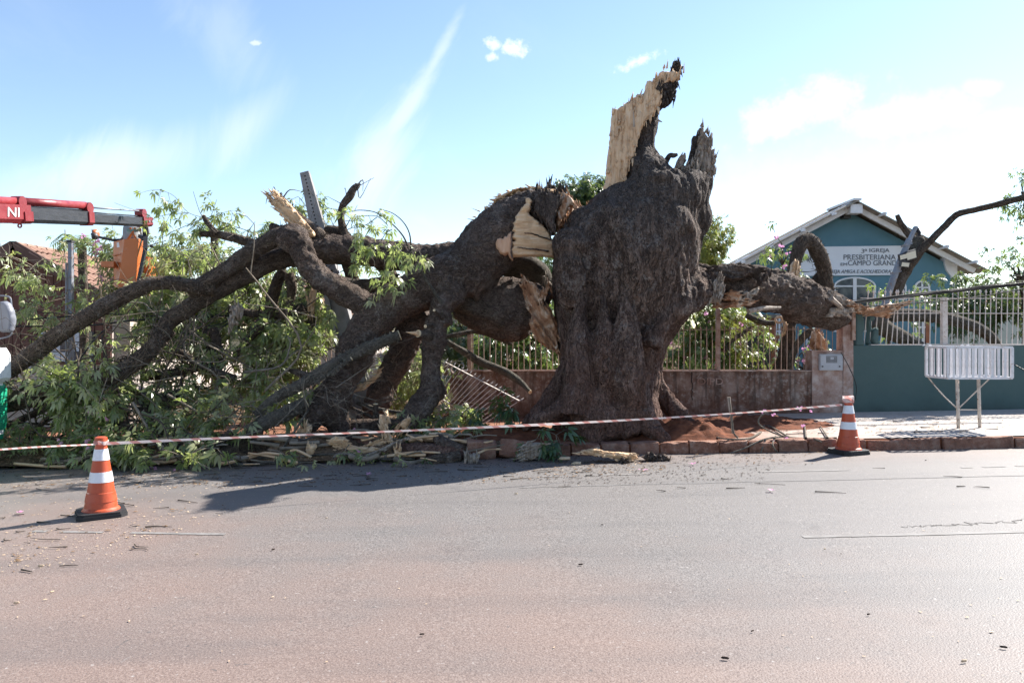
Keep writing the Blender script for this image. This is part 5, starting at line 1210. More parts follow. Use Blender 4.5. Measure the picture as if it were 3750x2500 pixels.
# grey shard at the right and the little stubs between
V, Fc = torn(z9((1040, 1060), (1070, 960), (1090, 880), (1105, 800), (1128, 702), (1154, 706), (1166, 765), (1180, 775), (1215, 790), (1222, 860), (1228, 895), (1258, 928), (1262, 1000), (1255, 1060), (1245, 1160), (1215, 1150), (1170, 1170), (1120, 1160), (1085, 1130), (1060, 1090)), TY + .1, .14, 3.5, bulge=24, grain=(.15, -1), gamp=.045, gfreq=18, seed=4); part('grey_splinter', V, Fc, MT['old_wood'], bt)
V, Fc = torn(z9((1010, 1040), (1040, 960), (1058, 900), (1062, 808), (1078, 790), (1115, 770), (1105, 840), (1075, 960), (1060, 1060)), TY + .12, .1, 3.5, bulge=16, gamp=.03, seed=5); part('bark_shard', V, Fc, MT['bark_trunk'], bt)
V, Fc = torn(z9((905, 1070), (925, 1010), (960, 960), (985, 942), (1010, 946), (1004, 1000), (980, 1060), (940, 1090)), TY - .05, .1, 3.5, bulge=14, grain=(.4, -1), gamp=.03, gfreq=20, seed=6); part('grey_splinter', V, Fc, MT['old_wood'], bt)
V, Fc = torn(z9((960, 1090), (1000, 1040), (1060, 1050), (1110, 1080), (1100, 1120), (1040, 1110), (990, 1110)), TY - .1, .12, 3.5, bulge=14, gamp=.04, gfreq=16, seed=16); part('grey_splinter', V, Fc, MT['old_wood'], bt)
V, Fc = lt(Z9, [(800, 1060, 30, 11.8), (835, 1000, 26, 11.75), (865, 955, 22, 11.7), (900, 955, 22, 11.68), (935, 945, 12, 11.66)], 4, 10); part('dead_stub', V, Fc, MT['bark_trunk'], bt, smooth=True)
for pts in (((545, 700), (540, 560)), ((1080, 1130), (1110, 1160)), ((1200, 1135), (1250, 1160)), ((760, 640), (795, 655)), ((640, 1110), (670, 1140))):
    a, b_ = P(*Z9(*pts[0]), 11.55), P(*Z9(*pts[1]), 11.5); V, Fc, _ = tube(catmull([a, (a + b_) / 2, b_], 3), np.linspace(.02, .006, 7), 5); part('splinter', V, Fc, MT['old_wood'], bt)
# low broken rim at the left shoulder
V, Fc = torn([Z5(*p) for p in ((770, 470), (790, 380), (820, 270), (850, 262), (880, 310), (920, 340), (960, 360), (1000, 370), (1045, 335), (1062, 345), (1030, 400), (1000, 450), (960, 440), (900, 400), (850, 470), (800, 560), (770, 590), (765, 520))], 12.55, .2, 4, bulge=26, grain=(.5, 1), gamp=.06, gfreq=14, seed=7); part('torn_rim', V, Fc, MT['red_wood'], bt)
for x0, y0, x1, y1 in ((860, 440, 850, 375), (890, 420, 900, 370), (925, 400, 940, 355), (980, 440, 1050, 335), (970, 400, 985, 365)):
    a, b_ = P(*Z5(x0, y0), 12.2), P(*Z5(x1, y1), 12.25); V, Fc, _ = tube(catmull([a, (a + b_) / 2 + [.01, 0, 0], b_], 3), np.linspace(.045, .008, 7), 5); part('splinter', V, Fc, MT['fresh_wood'], bt)
# weathered pale stub on the right side
V, Fc = torn([ZB(*p) for p in ((60, 480), (110, 400), (150, 300), (190, 230), (240, 205), (280, 215), (320, 270), (325, 340), (318, 400), (300, 470), (240, 520), (180, 540), (100, 530))], 11.64, .06, 4, bulge=22, grain=(.3, -1), gamp=.06, gfreq=20, seed=8); part('weathered_stub', V, Fc, MT['old_wood'], bt)
# torn right limb lying on the pier: thick, twisted, bark on top
limb = [lt(ZB, [(-150, 420, 170, 12.1), (60, 330, 190, 12.1), (350, 340, 215, 12.2), (650, 370, 215, 12.4), (950, 390, 225, 12.7), (1250, 470, 235, 13.1), (1500, 560, 235, 13.5), (1720, 640, 190, 13.8), (1880, 690, 100, 14.0)]),
        lt(ZB, [(-100, 60, 60, 12.4), (200, 130, 110, 12.5), (500, 150, 115, 12.6), (800, 180, 110, 12.8), (1100, 280, 120, 13.0), (1400, 380, 110, 13.3)]),
        lt(ZB, [(1150, 560, 150, 13.2), (1450, 680, 150, 13.5), (1680, 730, 130, 13.8), (1850, 720, 80, 14.0)])]
V, Nn, Q = remesh_union(limb, .03)
V = V + Nn * (fbm(V * 2.6, 4) * .11 + (1 - np.abs(fbm(V * np.array([3, 8, 9.0]) + 2, 3)) * 2) * .045 + np.minimum(0, fbm(V * 3.5 + 9, 3) + .1) * .25 + np.maximum(0, fbm(V * np.array([8, 18, 18.0]) + 71, 3)) * .07)[:, None]
part('torn_limb', V, Q, MT['bark_thick'], bt, smooth=True)
def rel(zf, pts, Y, th, mat, parent, name, step=4, **kw):
    V, Fc = torn([zf(*p) for p in pts], Y, th, step, **kw); return part(name, V, Fc, MT[mat], parent)
rel(ZB, ((30, 200), (200, 60), (480, 40), (800, 100), (880, 130), (700, 160), (600, 200), (520, 240), (400, 260), (200, 240), (80, 260)), 12.1, .22, 'bark_thick', bt, 'bark_flap', grain=(1, .2), gamp=.09, gfreq=8, bulge=30)
rel(ZB, ((540, 400), (580, 360), (640, 400), (720, 350), (800, 330), (780, 380), (700, 460), (640, 505), (570, 480)), 11.99, .05, 'old_wood', bt, 'torn_wood', grain=(1, -.4), gamp=.05, gfreq=14, bulge=14)
rel(ZB, ((200, 580), (260, 520), (420, 530), (640, 520), (760, 500), (640, 560), (450, 590), (230, 600)), 12.0, .05, 'red_wood', bt, 'torn_wood', grain=(1, -.1), gamp=.04, gfreq=14, bulge=14)
rel(ZB, ((320, 420), (420, 360), (520, 380), (560, 460), (540, 510), (400, 520), (300, 500)), 12.0, .05, 'red_wood', bt, 'torn_wood', grain=(1, -.1), gamp=.04, gfreq=10, bulge=16)
rel(ZB, ((780, 230), (860, 150), (930, 105), (945, 130), (880, 210), (800, 290), (760, 300)), 11.9, .07, 'bark_thick', bt, 'bark_flap', gamp=.05, bulge=12)
rel(ZB, ((1630, 420), (1650, 350), (1700, 370), (1720, 440), (1800, 430), (1900, 470), (1960, 510), (1900, 560), (1780, 530), (1690, 480)), 13.34, .06, 'old_wood', bt, 'torn_wood', grain=(1, .3), gamp=.05, gfreq=14, bulge=14)
rel(ZB, ((1650, 620), (1760, 590), (1850, 600), (1950, 620), (1960, 670), (1850, 700), (1700, 700), (1650, 670)), 13.3, .06, 'old_wood', bt, 'torn_wood', grain=(1, .1), gamp=.04, gfreq=12, bulge=14)
rel(Z7, ((880, 930), (960, 940), (1100, 960), (1250, 930), (1410, 900), (1340, 960), (1240, 1000), (1200, 1040), (1110, 1020), (1020, 1010), (900, 985)), 14.0, .06, 'red_wood', bt, 'torn_wood', grain=(1, -.2), gamp=.05, gfreq=18, bulge=16)
rel(Z7, ((780, 850), (850, 850), (910, 900), (990, 930), (1010, 945), (930, 950), (850, 920)), 13.62, .06, 'red_wood', bt, 'torn_wood', grain=(1, .4), gamp=.05, gfreq=14, bulge=14)
for a_, b_ in (((1720, 470), (1980, 730)), ((640, 640), (1060, 590))):
    p, q = P(*ZB(*a_), 12.9 if a_[0] > 1000 else 12.0), P(*ZB(*b_), 13.5 if a_[0] > 1000 else 12.3); V, Fc, _ = tube(catmull([p, (p + q) / 2 + [0, 0, .02], q], 4), np.linspace(.05, .02, 9), 6, .3); part('splinter', V, Fc, MT['old_wood'], bt)

TWL = []
rng_c = np.random.default_rng(5)
def limbs(parent, name, zf, pts, mat='bark_limb', seg=18, per=12, rough=.2, ends=(False, False), freq=4.0, lab=None, spikes=0):
    p, r = limb_pts(zf, pts, per); V, Fc, UV = tube(p, r, seg, rough, freq=freq); o = part(name, V, Fc, MT[mat], parent, smooth=True, uv=UV)
    for p_ in o.data.polygons:
        if len(p_.vertices) > 4: p_.use_smooth = False
    for k, e_ in enumerate(ends):
        if e_:
            i, j = (0, 1) if k == 0 else (-1, -2); d_ = p[i] - p[j]; d_ /= np.linalg.norm(d_); V2, F2, _ = tube([p[i] + d_ * .0, p[i] + d_ * .012], r[i] * .93, 16); part('cut_end', V2, F2, MT['cut_end'], o)
    if lab: o['label'] = lab
    if name == 'limb' and parent.name.startswith('fallen'): TWL.append((p, r))
    if spikes:    # conical thorns on the bark
        g = G()
        for _ in range(spikes):
            i = random.randrange(1, len(p) - 1); t = p[i + 1] - p[i - 1]; t /= np.linalg.norm(t); u = np.array([random.gauss(0, 1) for _ in range(3)]); u -= t * (u @ t); u /= np.linalg.norm(u); w_ = np.cross(t, u)
            c = p[i] + (p[i + 1] - p[i]) * random.random() + u * r[i] * .9; h = random.uniform(.022, .045); k_ = h * .5
            g.add([c + t * k_, c + w_ * k_, c - t * k_, c - w_ * k_, c + u * h], [(0, 1, 4), (1, 2, 4), (2, 3, 4), (3, 0, 4)])
        g.part('thorn', MT[mat], o)['kind'] = 'stuff'
    return o

# ------------------------------------------------------------------ the fallen crown: arch, legs and limbs
ft = thing('fallen_tree', 'broken off crown of the big tree, arched dark limbs fallen left onto the pavement', 'fallen tree', (-1.6, 11.8, .1))
arch = [lt(Z5, [(760, 420, 130, 12.2), (600, 420, 190, 12.15), (420, 480, 215, 12.1), (250, 640, 235, 12.05), (80, 830, 235, 12.0), (-60, 980, 225, 11.95)], 5, 18),
        lt(Z3, [(2000, 1000, 230, 11.95), (1750, 1080, 215, 11.9), (1500, 1210, 190, 11.8), (1300, 1320, 180, 11.75), (1120, 1500, 165, 11.7), (1000, 1700, 150, 11.65), (930, 1850, 120, 11.6)], 5, 18),
        lt(Z4, [(1260, 400, 125, 11.7), (1150, 600, 100, 11.6), (1080, 730, 135, 11.55), (1060, 800, 150, 11.5), (1110, 930, 82, 11.5), (1140, 1040, 85, 11.5), (1180, 1090, 95, 11.5)], 5, 16),
        lt(Z4, [(1040, 760, 110, 11.45), (930, 860, 85, 11.3), (870, 960, 68, 11.2)], 5, 14),
        lt(Z4, [(960, 740, 90, 11.5), (880, 790, 70, 11.5)], 4, 12),
        lt(Z3, [(1950, 1050, 150, 11.8), (1880, 1200, 125, 11.65), (1800, 1330, 105, 11.55), (1790, 1480, 110, 11.5)], 5, 16),
        lt(Z4, [(1850, 130, 75, 11.55), (1840, 260, 92, 11.5), (1815, 420, 66, 11.5), (1810, 560, 64, 11.5), (1825, 670, 75, 11.5), (1750, 790, 88, 11.4), (1660, 900, 90, 11.3), (1600, 990, 80, 11.2)], 5, 16),
        lt(Z4, [(1720, 60, 120, 12.2), (1640, 260, 100, 12.35), (1560, 450, 95, 12.4), (1470, 640, 88, 12.4), (1400, 800, 85, 12.4), (1360, 900, 70, 12.4)], 5, 16),
        lt(Z3, [(2300, 900, 150, 12.3), (1900, 870, 140, 12.4), (1600, 855, 122, 12.4), (1200, 815, 118, 12.35), (850, 800, 125, 12.3), (600, 790, 120, 12.2), (400, 860, 90, 12.1)], 5, 16),
        lt(Z5, [(-60, 1130, 150, 12.3), (150, 1180, 220, 12.35), (350, 1200, 260, 12.4), (520, 1230, 235, 12.4), (600, 1270, 190, 12.4)], 5, 18),
        lt(Z3, [(330, 650, 95, 11.75), (430, 690, 125, 11.7), (490, 760, 105, 11.65), (560, 900, 105, 11.6), (680, 1040, 100, 11.6), (850, 1150, 98, 11.6), (1020, 1250, 100, 11.65), (1150, 1320, 110, 11.7)], 5, 14)]
V, Nn, Q = remesh_union(arch, .028)
V = V + Nn * (fbm(V * 2.2, 4) * .06 + (1 - np.abs(fbm(V * np.array([7, 7, 4.0]) + 2, 3)) * 2) * .02 + fbm(V * 12, 3) * .014 + np.maximum(0, fbm(V * 15 + 71, 3)) * .04)[:, None]
part('main_limb', V, Q, MT['bark_thick'], ft, smooth=True)
# limbs that run on to the left
limbs(ft, 'limb', Z3, [(500, 820, 95, 12.15), (250, 890, 92, 12.05), (0, 1010, 90, 11.9), (-150, 1090, 86, 11.8), (-400, 1240, 82, 11.7), (-550, 1340, 80, 11.65), (-690, 1430, 80, 11.6), (-830, 1600, 78, 11.5)])
limbs(ft, 'limb', Z2, [(1560, 260, 76, 11.5), (1350, 480, 74, 11.4), (1170, 620, 72, 11.3), (950, 720, 75, 11.2), (700, 770, 72, 11.1), (500, 810, 72, 11.0), (300, 850, 76, 10.95), (120, 900, 70, 10.9), (-120, 980, 62, 10.8)], spikes=260)
limbs(ft, 'limb', Z3, [(430, 650, 95, 11.75), (250, 690, 85, 11.72), (0, 840, 78, 11.68), (-150, 950, 76, 11.62), (-350, 1080, 75, 11.55), (-500, 1160, 78, 11.6)], spikes=60)
limbs(ft, 'limb', Z1, [(1960, 1130, 75, 11.6), (1800, 1125, 70, 11.5), (1600, 1092, 62, 11.4), (1380, 1100, 66, 11.3), (1150, 1200, 70, 11.2), (900, 1335, 74, 11.1), (600, 1520, 76, 11.0), (300, 1740, 78, 10.9), (60, 1910, 70, 10.8)], spikes=260)
limbs(ft, 'limb', Z3, [(1120, 1120, 70, 12.6), (1000, 1120, 70, 12.6), (880, 1090, 68, 12.6), (760, 1040, 60, 12.6), (640, 960, 50, 12.6)], seg=14)
limbs(ft, 'limb', Z3, [(1400, 1080, 75, 12.4), (1250, 1100, 72, 12.5), (1110, 1125, 70, 12.6)], seg=14)
limbs(ft, 'limb', Z3, [(930, 860, 70, 12.7), (950, 960, 62, 12.75), (980, 1060, 62, 12.8), (1000, 1130, 60, 12.8)], seg=12); limbs(ft, 'limb', Z3, [(1230, 880, 80, 12.6), (1290, 960, 75, 12.7), (1330, 1060, 70, 12.7)], seg=12)
limbs(ft, 'limb', Z3, [(930, 700, 44, 12.5), (890, 600, 40, 12.5), (872, 480, 34, 12.5), (890, 380, 36, 12.5), (950, 300, 40, 12.5), (985, 235, 36, 12.5), (1020, 205, 30, 12.5), (1050, 182, 10, 12.5)], seg=12, rough=.2)
limbs(ft, 'limb', Z3, [(930, 690, 60, 12.75), (860, 640, 62, 12.75), (780, 615, 52, 12.75), (725, 600, 34, 12.75)], seg=12, rough=.16)
# broken upper end: bark strip and pale splintered wood
limbs(ft, 'limb', Z3, [(720, 740, 80, 12.2), (650, 640, 62, 12.2), (520, 520, 44, 12.25), (420, 420, 34, 12.3), (330, 320, 26, 12.3), (270, 265, 16, 12.3)], seg=12, rough=.2, spikes=50)
rel(Z3, ((560, 700), (640, 660), (640, 640), (600, 590), (520, 500), (440, 410), (370, 330), (330, 310), (300, 290), (310, 270), (260, 238), (248, 258), (280, 330), (240, 310), (215, 268), (212, 290), (192, 288), (215, 330), (240, 350), (225, 352), (270, 400), (330, 470), (390, 540), (430, 580), (440, 610), (480, 650)), 12.05, .1, 'fresh_wood_flat', ft, 'torn_wood', step=3.5, grain=(1, 1), gamp=.05, gfreq=18, bulge=14)
limbs(ft, 'limb', Z3, [(340, 640, 55, 11.9), (290, 600, 45, 11.95), (240, 575, 40, 12.0)], seg=12, rough=.2)
# far left upper limbs with sawn ends
limbs(ft, 'limb', Z1, [(1835, 645, 26, 13.2), (1950, 645, 33, 13.1), (2100, 665, 40, 13.0), (2250, 710, 45, 12.9), (2420, 770, 48, 12.7), (2600, 800, 44, 12.6)], seg=12, ends=(True, False), spikes=40); limbs(ft, 'limb', Z1, [(1865, 480, 18, 13.1), (1900, 540, 24, 13.05), (1990, 640, 28, 13.0)], seg=10, ends=(True, False))
# upright broken limbs inside the crown
limbs(ft, 'limb', Z3, [(350, 980, 48, 12.6), (300, 1060, 52, 12.6), (250, 1200, 55, 12.7), (200, 1380, 48, 12.7), (60, 1520, 40, 12.7)], seg=12); limbs(ft, 'limb', Z3, [(390, 1010, 48, 12.5), (420, 1120, 45, 12.5), (410, 1260, 40, 12.6), (390, 1380, 36, 12.6)], seg=12)
limbs(ft, 'limb', Z3, [(590, 1580, 42, 12.9), (600, 1470, 36, 12.9), (600, 1390, 30, 12.9)], seg=10); rel(Z3, ((562, 1360), (580, 1240), (600, 1130), (625, 1115), (652, 1150), (640, 1260), (625, 1400), (600, 1410)), 12.85, .04, 'fresh_wood', ft, 'torn_wood', gamp=.02, gfreq=20, bulge=10)
limbs(ft, 'limb', Z3, [(-150, 1330, 40, 12.8), (60, 1370, 36, 12.8), (300, 1390, 36, 12.8), (470, 1350, 45, 12.9), (620, 1290, 50, 13.0)], seg=12)
limbs(ft, 'limb', Z2, [(1960, 260, 42, 12.6), (1990, 400, 42, 12.5), (2010, 520, 38, 12.4), (2020, 620, 32, 12.3)], seg=12, spikes=80); limbs(ft, 'limb', Z2, [(1880, 270, 34, 12.8), (1910, 400, 34, 12.7), (1920, 540, 30, 12.6)], seg=12)
limbs(ft, 'limb', Z2, [(2400, 210, 44, 12.3), (2300, 330, 40, 12.3), (2200, 420, 36, 12.3), (2150, 520, 30, 12.3)], seg=12); limbs(ft, 'limb', Z2, [(1650, 470, 30, 12.2), (1800, 570, 32, 12.1), (1950, 640, 34, 12.0), (2150, 720, 38, 11.9)], seg=12); limbs(ft, 'limb', Z2, [(1300, 690, 40, 12.4), (1550, 670, 42, 12.4), (1800, 620, 38, 12.4)], seg=12)
rel(Z2, ((2085, 310), (2110, 220), (2130, 120), (2115, 70), (2150, 40), (2200, 35), (2235, 70), (2225, 130), (2200, 180), (2190, 200), (2175, 150), (2160, 240), (2145, 220), (2120, 270)), 11.7, .06, 'old_wood', ft, 'torn_wood', gamp=.03, gfreq=18, bulge=12)
V, Fc, _ = tube([P(*Z2(2158, 386), 11.9), P(*Z2(2158, 386), 11.88)], S(36 * .3997, 11.9), 18); part('cut_end', V, Fc, MT['cut_end'], ft)
# sawn stubs on the middle leg
for x, y, r, dx, dy in ((1838, 76, 11, 60, 60), (1772, 195, 13, 60, -5), (1718, 250, 30, 90, 20)):
    limbs(ft, 'stub', Z4, [(x, y, r, 11.1), (x + dx * .5, y + dy * .5, r * 1.1, 11.2), (x + dx, y + dy, r * 1.3, 11.35)], seg=12, ends=(True, False))
rel(Z4, ((1612, 236), (1660, 235), (1712, 230), (1722, 275), (1690, 262), (1650, 250)), 11.08, .03, 'fresh_wood_flat', ft, 'splinter', step=3, gamp=.01, bulge=8)
# torn faces of the arch: inner wood, broken rims
rel(Z5, ((505, 290), (540, 280), (570, 300), (560, 345), (545, 390), (560, 430), (620, 480), (680, 540), (715, 590), (745, 640), (742, 780), (640, 770), (520, 768), (395, 775), (388, 700), (395, 600), (410, 490), (450, 400), (490, 350)), 11.66, .1, 'fresh_wood_flat', ft, 'torn_wood', step=3.5, grain=(1, .08), gamp=.0195, gfreq=14, bulge=26, slope=(.28, .06))['label'] = 'smooth pale split wood of the arched limb'
rel(Z5, ((392, 560), (398, 640), (392, 720), (400, 775), (405, 815), (385, 790), (360, 760), (300, 745), (255, 700), (250, 650), (300, 610)), 11.62, .1, 'red_face', ft, 'torn_wood', step=3.5, grain=(.3, 1), gamp=.0195, gfreq=14, bulge=26, slope=(-.45, 0))
for pts in (((500, 572), (560, 578), (620, 598), (720, 628)), ((440, 690), (520, 702), (600, 712), (700, 725)), ((392, 560), (396, 640), (390, 720), (398, 780)), ((470, 360), (500, 350), (560, 362))):
    C = catmull([P(*Z5(x, y), 11.545 + .28 * S((x - 560) * .4422, 11.6)) for x, y in pts], 5); C[:, 0] += rng_c.normal(0, .003, len(C)); C[:, 2] += rng_c.normal(0, .004, len(C)); V, Fc, _ = tube(C, np.linspace(.006, .014, len(C)), 5); part('crack', V, Fc, MT['bark_trunk'], ft)
rel(Z5, ((80, 490), (130, 420), (200, 360), (260, 305), (330, 260), (420, 222), (500, 208), (600, 222), (700, 235), (760, 240), (805, 262), (790, 285), (700, 262), (590, 245), (540, 225), (450, 250), (370, 290), (300, 330), (220, 350), (160, 410), (110, 470)), 12.4, .3, 'fresh_wood_flat', ft, 'torn_wood', step=4, grain=(1, .2), gamp=.03, gfreq=10, bulge=10)
rel(Z5, ((755, 480), (760, 400), (800, 300), (810, 262), (850, 265), (905, 320), (910, 350), (860, 380), (840, 440), (800, 520), (775, 585), (755, 540)), 12.0, .18, 'red_wood', ft, 'torn_wood', step=4, grain=(.3, 1), gamp=.07, gfreq=14, bulge=20)
rel(Z5, ((560, 240), (600, 225), (660, 240), (740, 255), (805, 262), (790, 340), (760, 420), (745, 520), (760, 600), (710, 570), (640, 480), (560, 420), (570, 340)), 11.78, .2, 'bark_trunk', ft, 'bark_flap', step=4, gamp=.05, gfreq=8, bulge=26)
rel(Z5, ((660, 225), (680, 180), (705, 130), (718, 135), (722, 180), (750, 190), (770, 215), (790, 200), (845, 185), (848, 215), (840, 262), (780, 250), (700, 240)), 12.35, .14, 'bark_trunk', ft, 'bark_shard', step=3.5, gamp=.04, gfreq=12, bulge=14)
rel(Z5, ((600, 205), (625, 190), (650, 205), (670, 225), (620, 222)), 12.3, .08, 'red_wood', ft, 'torn_wood', step=3, gamp=.03, bulge=8)
rel(Z5, ((468, 960), (485, 925), (520, 970), (580, 990), (600, 1030), (640, 1080), (640, 1150), (690, 1180), (730, 1230), (770, 1290), (780, 1420), (775, 1560), (700, 1530), (620, 1480), (570, 1410), (540, 1330), (560, 1260), (520, 1180), (490, 1100)), 12.0, .16, 'red_wood', ft, 'torn_wood', step=4, grain=(.6, 1), gamp=.08, gfreq=12, bulge=24)['label'] = 'ragged brown and white broken face of the hanging limb'
rel(Z5, ((600, 1130), (640, 1060), (700, 1000), (722, 1010), (690, 1080), (650, 1130), (620, 1160)), 11.75, .05, 'red_wood', ft, 'splinter', step=3, gamp=.03, bulge=8)
limbs(ft, 'limb', Z5, [(330, 840, 100, 12.9), (480, 850, 105, 12.9), (600, 900, 95, 12.9), (690, 1010, 70, 12.9), (720, 1100, 50, 13.0)], seg=14, mat='bark_branch'); limbs(ft, 'limb', Z5, [(-80, 1120, 90, 12.1), (80, 1170, 95, 12.05), (220, 1240, 90, 12.05), (330, 1320, 75, 12.1)], seg=14, mat='bark_limb')
rel(Z5, ((640, 935), (665, 925), (720, 985), (715, 1005), (660, 980)), 12.7, .04, 'old_wood', ft, 'splinter', step=3, gamp=.02, bulge=8)
# torn limb foot at the middle leg
rel(ZC, ((1150, 490), (1190, 430), (1250, 360), (1290, 330), (1350, 310), (1390, 330), (1360, 400), (1330, 450), (1370, 480), (1310, 490), (1280, 440), (1260, 420), (1230, 470), (1220, 500)), 10.95, .1, 'fresh_wood_flat', ft, 'torn_wood', step=3, grain=(.6, -1), gamp=.05, gfreq=16, bulge=14)
rel(Z4, ((790, 1000), (830, 970), (880, 925), (910, 935), (915, 980), (895, 1020), (840, 1022), (800, 1015)), 10.98, .06, 'fresh_wood', ft, 'torn_wood', step=3, gamp=.03, bulge=12)
rel(Z4, ((1060, 1080), (1080, 1040), (1130, 1030), (1180, 1060), (1200, 1095), (1140, 1110), (1090, 1110)), 11.0, .08, 'fresh_wood', ft, 'torn_wood', step=3, gamp=.04, bulge=12)
# branch lying through the fence left of the trunk
limbs(ft, 'branch', Z4, [(1930, 310, 22, 13.2), (2080, 400, 28, 13.3), (2200, 470, 30, 13.4), (2352, 530, 30, 13.4), (2480, 610, 24, 13.2), (2560, 690, 16, 12.9)], seg=12, mat='bark_branch', ends=(False, True)); limbs(ft, 'branch', Z4, [(1900, 280, 16, 13.4), (2000, 260, 18, 13.4), (2150, 235, 18, 13.5), (2300, 280, 16, 13.5), (2420, 330, 12, 13.5)], seg=10, mat='bark_branch')
# green branch across the wrecked wall
limbs(ft, 'branch', ZD, [(180, 765, 14, 11.5), (400, 800, 17, 11.6), (650, 835, 19, 11.7), (850, 865, 20, 11.8), (970, 885, 18, 11.8)], seg=10, mat='bark_branch', ends=(False, True)); limbs(ft, 'branch', ZC, [(560, 160, 18, 11.6), (700, 220, 20, 11.6), (860, 300, 22, 11.6)], seg=10, mat='bark_limb'); limbs(ft, 'branch', ZC, [(620, 90, 26, 11.9), (850, 160, 30, 11.9), (1100, 210, 30, 11.9), (1280, 230, 26, 11.9)], seg=10, mat='bark_branch')
# thin whip arching over the big limb
limbs(ft, 'branch', Z3, [(1800, 1280, 16, 11.2), (1740, 1190, 15, 11.2), (1640, 1040, 13, 11.2), (1560, 880, 11, 11.2), (1520, 800, 9, 11.2), (1500, 640, 6, 11.2), (1440, 530, 5, 11.2), (1340, 450, 4, 11.25), (1220, 415, 3, 11.3)], seg=8, mat='bark_branch'); limbs(ft, 'branch', Z3, [(1490, 770, 8, 11.3), (1440, 660, 7, 11.3), (1340, 550, 6, 11.3), (1200, 450, 5, 11.3), (1050, 425, 4, 11.4), (920, 445, 3, 11.4)], seg=8, mat='bark_branch')

# ------------------------------------------------------------------ logs on the ground
def log(zf, pts, label, ends=(True, True), mat='bark_limb', seg=18, spikes=0, rough=.1, name='log', cat='log'):
    k = KZ[zf]; u, v = zf(pts[0][0], pts[0][1]); b = P(u, v, pts[0][3]); b[2] = max(gz(b[0]), b[2] - .3); t = thing(name, label, cat, b, 'logs and branch pieces lying about')
    limbs(t, 'bark', zf, pts, mat, seg, ends=ends, spikes=spikes, rough=rough); return t
log(Z4, [(1572, 262, 42, 11.25), (1400, 330, 46, 11.2), (1250, 400, 46, 11.15), (1050, 500, 46, 11.1), (850, 625, 44, 11.0), (640, 735, 40, 10.95), (490, 870, 34, 10.9)], 'long thorny grey log propped diagonally against the main fallen limb', (True, False), 'bark_branch', spikes=220)
log(Z4, [(1210, 440, 15, 11.0), (1070, 540, 16, 10.98), (930, 625, 14, 10.95)], 'thin thorny stick lying just below the long propped log', (True, False), 'bark_branch', 10, 60)
log(Z4, [(862, 775, 46, 11.0), (760, 830, 55, 10.9), (640, 885, 56, 10.8), (520, 940, 54, 10.7), (415, 995, 46, 10.65)], 'short greenish thorny log with a sawn orange end above the barrier tape', (True, False), 'bark_branch', spikes=180)
log(Z4, [(905, 1130, 62, 10.75), (760, 1115, 80, 10.75), (560, 1090, 82, 10.75), (380, 1110, 66, 10.7), (220, 1160, 52, 10.6), (70, 1225, 42, 10.45)], 'thick dark log on the kerb under the tape with a splintered right end', (False, False))
log(Z4, [(312, 990, 24, 10.6), (230, 1060, 30, 10.55), (130, 1150, 36, 10.5), (50, 1220, 36, 10.45)], 'forked log with a small sawn top leaning behind the lower left branches', (True, False))
log(Z4, [(1195, 960, 60, 11.7), (1350, 955, 62, 11.7), (1500, 955, 62, 11.65), (1620, 950, 58, 11.6)], 'rough dark log lying behind the upright splinter beneath the arch', (False, False), 'bark_thick')
log(Z4, [(1565, 1140, 64, 10.55), (1700, 1145, 68, 10.5), (1850, 1150, 70, 10.45), (1980, 1150, 75, 10.4), (2060, 1140, 52, 10.4)], 'black barked log with pale torn left end lying in the gutter', (False, False), 'bark_trunk')
log(Z4, [(1850, 1030, 36, 10.5), (1900, 1070, 48, 10.45), (1980, 1120, 56, 10.4), (2040, 1150, 50, 10.35)], 'crooked stub rising from the gutter log towards the tape', (False, False), 'bark_thick')
log(Z4, [(1770, 1225, 38, 10.2), (1850, 1210, 46, 10.2), (1950, 1195, 48, 10.25), (2030, 1175, 44, 10.3)], 'short thick chunk with a ragged pale left end in the gutter', (False, False), 'bark_limb')
log(Z2, [(770, 1480, 38, 10.25), (840, 1440, 44, 10.3), (920, 1400, 46, 10.35), (1000, 1395, 40, 10.28)], 'log with a round pale sawn face right behind the left cone', (False, True), 'bark_limb')
log(Z2, [(1020, 1420, 26, 10.35), (1130, 1440, 28, 10.3), (1240, 1455, 27, 10.25)], 'short dark log with a small sawn end right of the left cone', (False, True), 'bark_limb', 14)
log(Z2, [(2115, 1200, 24, 10.6), (2040, 1260, 30, 10.6), (1960, 1330, 34, 10.55), (1880, 1420, 36, 10.5)], 'stubby log with a sawn yellow tip under the striped tape at centre left', (True, False), 'bark_limb', 14)
log(ZC, [(895, 115, 38, 11.3), (895, 200, 42, 11.3), (900, 310, 40, 11.3)], 'upright sawn stump piece with a pale round top beneath the arch', (True, False), 'bark_limb', 14)
log(ZC, [(235, 545, 40, 10.7), (150, 620, 46, 10.75), (50, 680, 44, 10.8)], 'short stick with sawn pale end touching the tape left of the splinter slab', (True, False), 'bark_limb', 14)
log(Z4, [(720, 520, 14, 11.3), (800, 545, 24, 11.2), (900, 580, 34, 11.15), (960, 600, 36, 11.1)], 'short peeled branch with torn pale tip below the number 63 post', (False, True), 'bark_limb', 12)
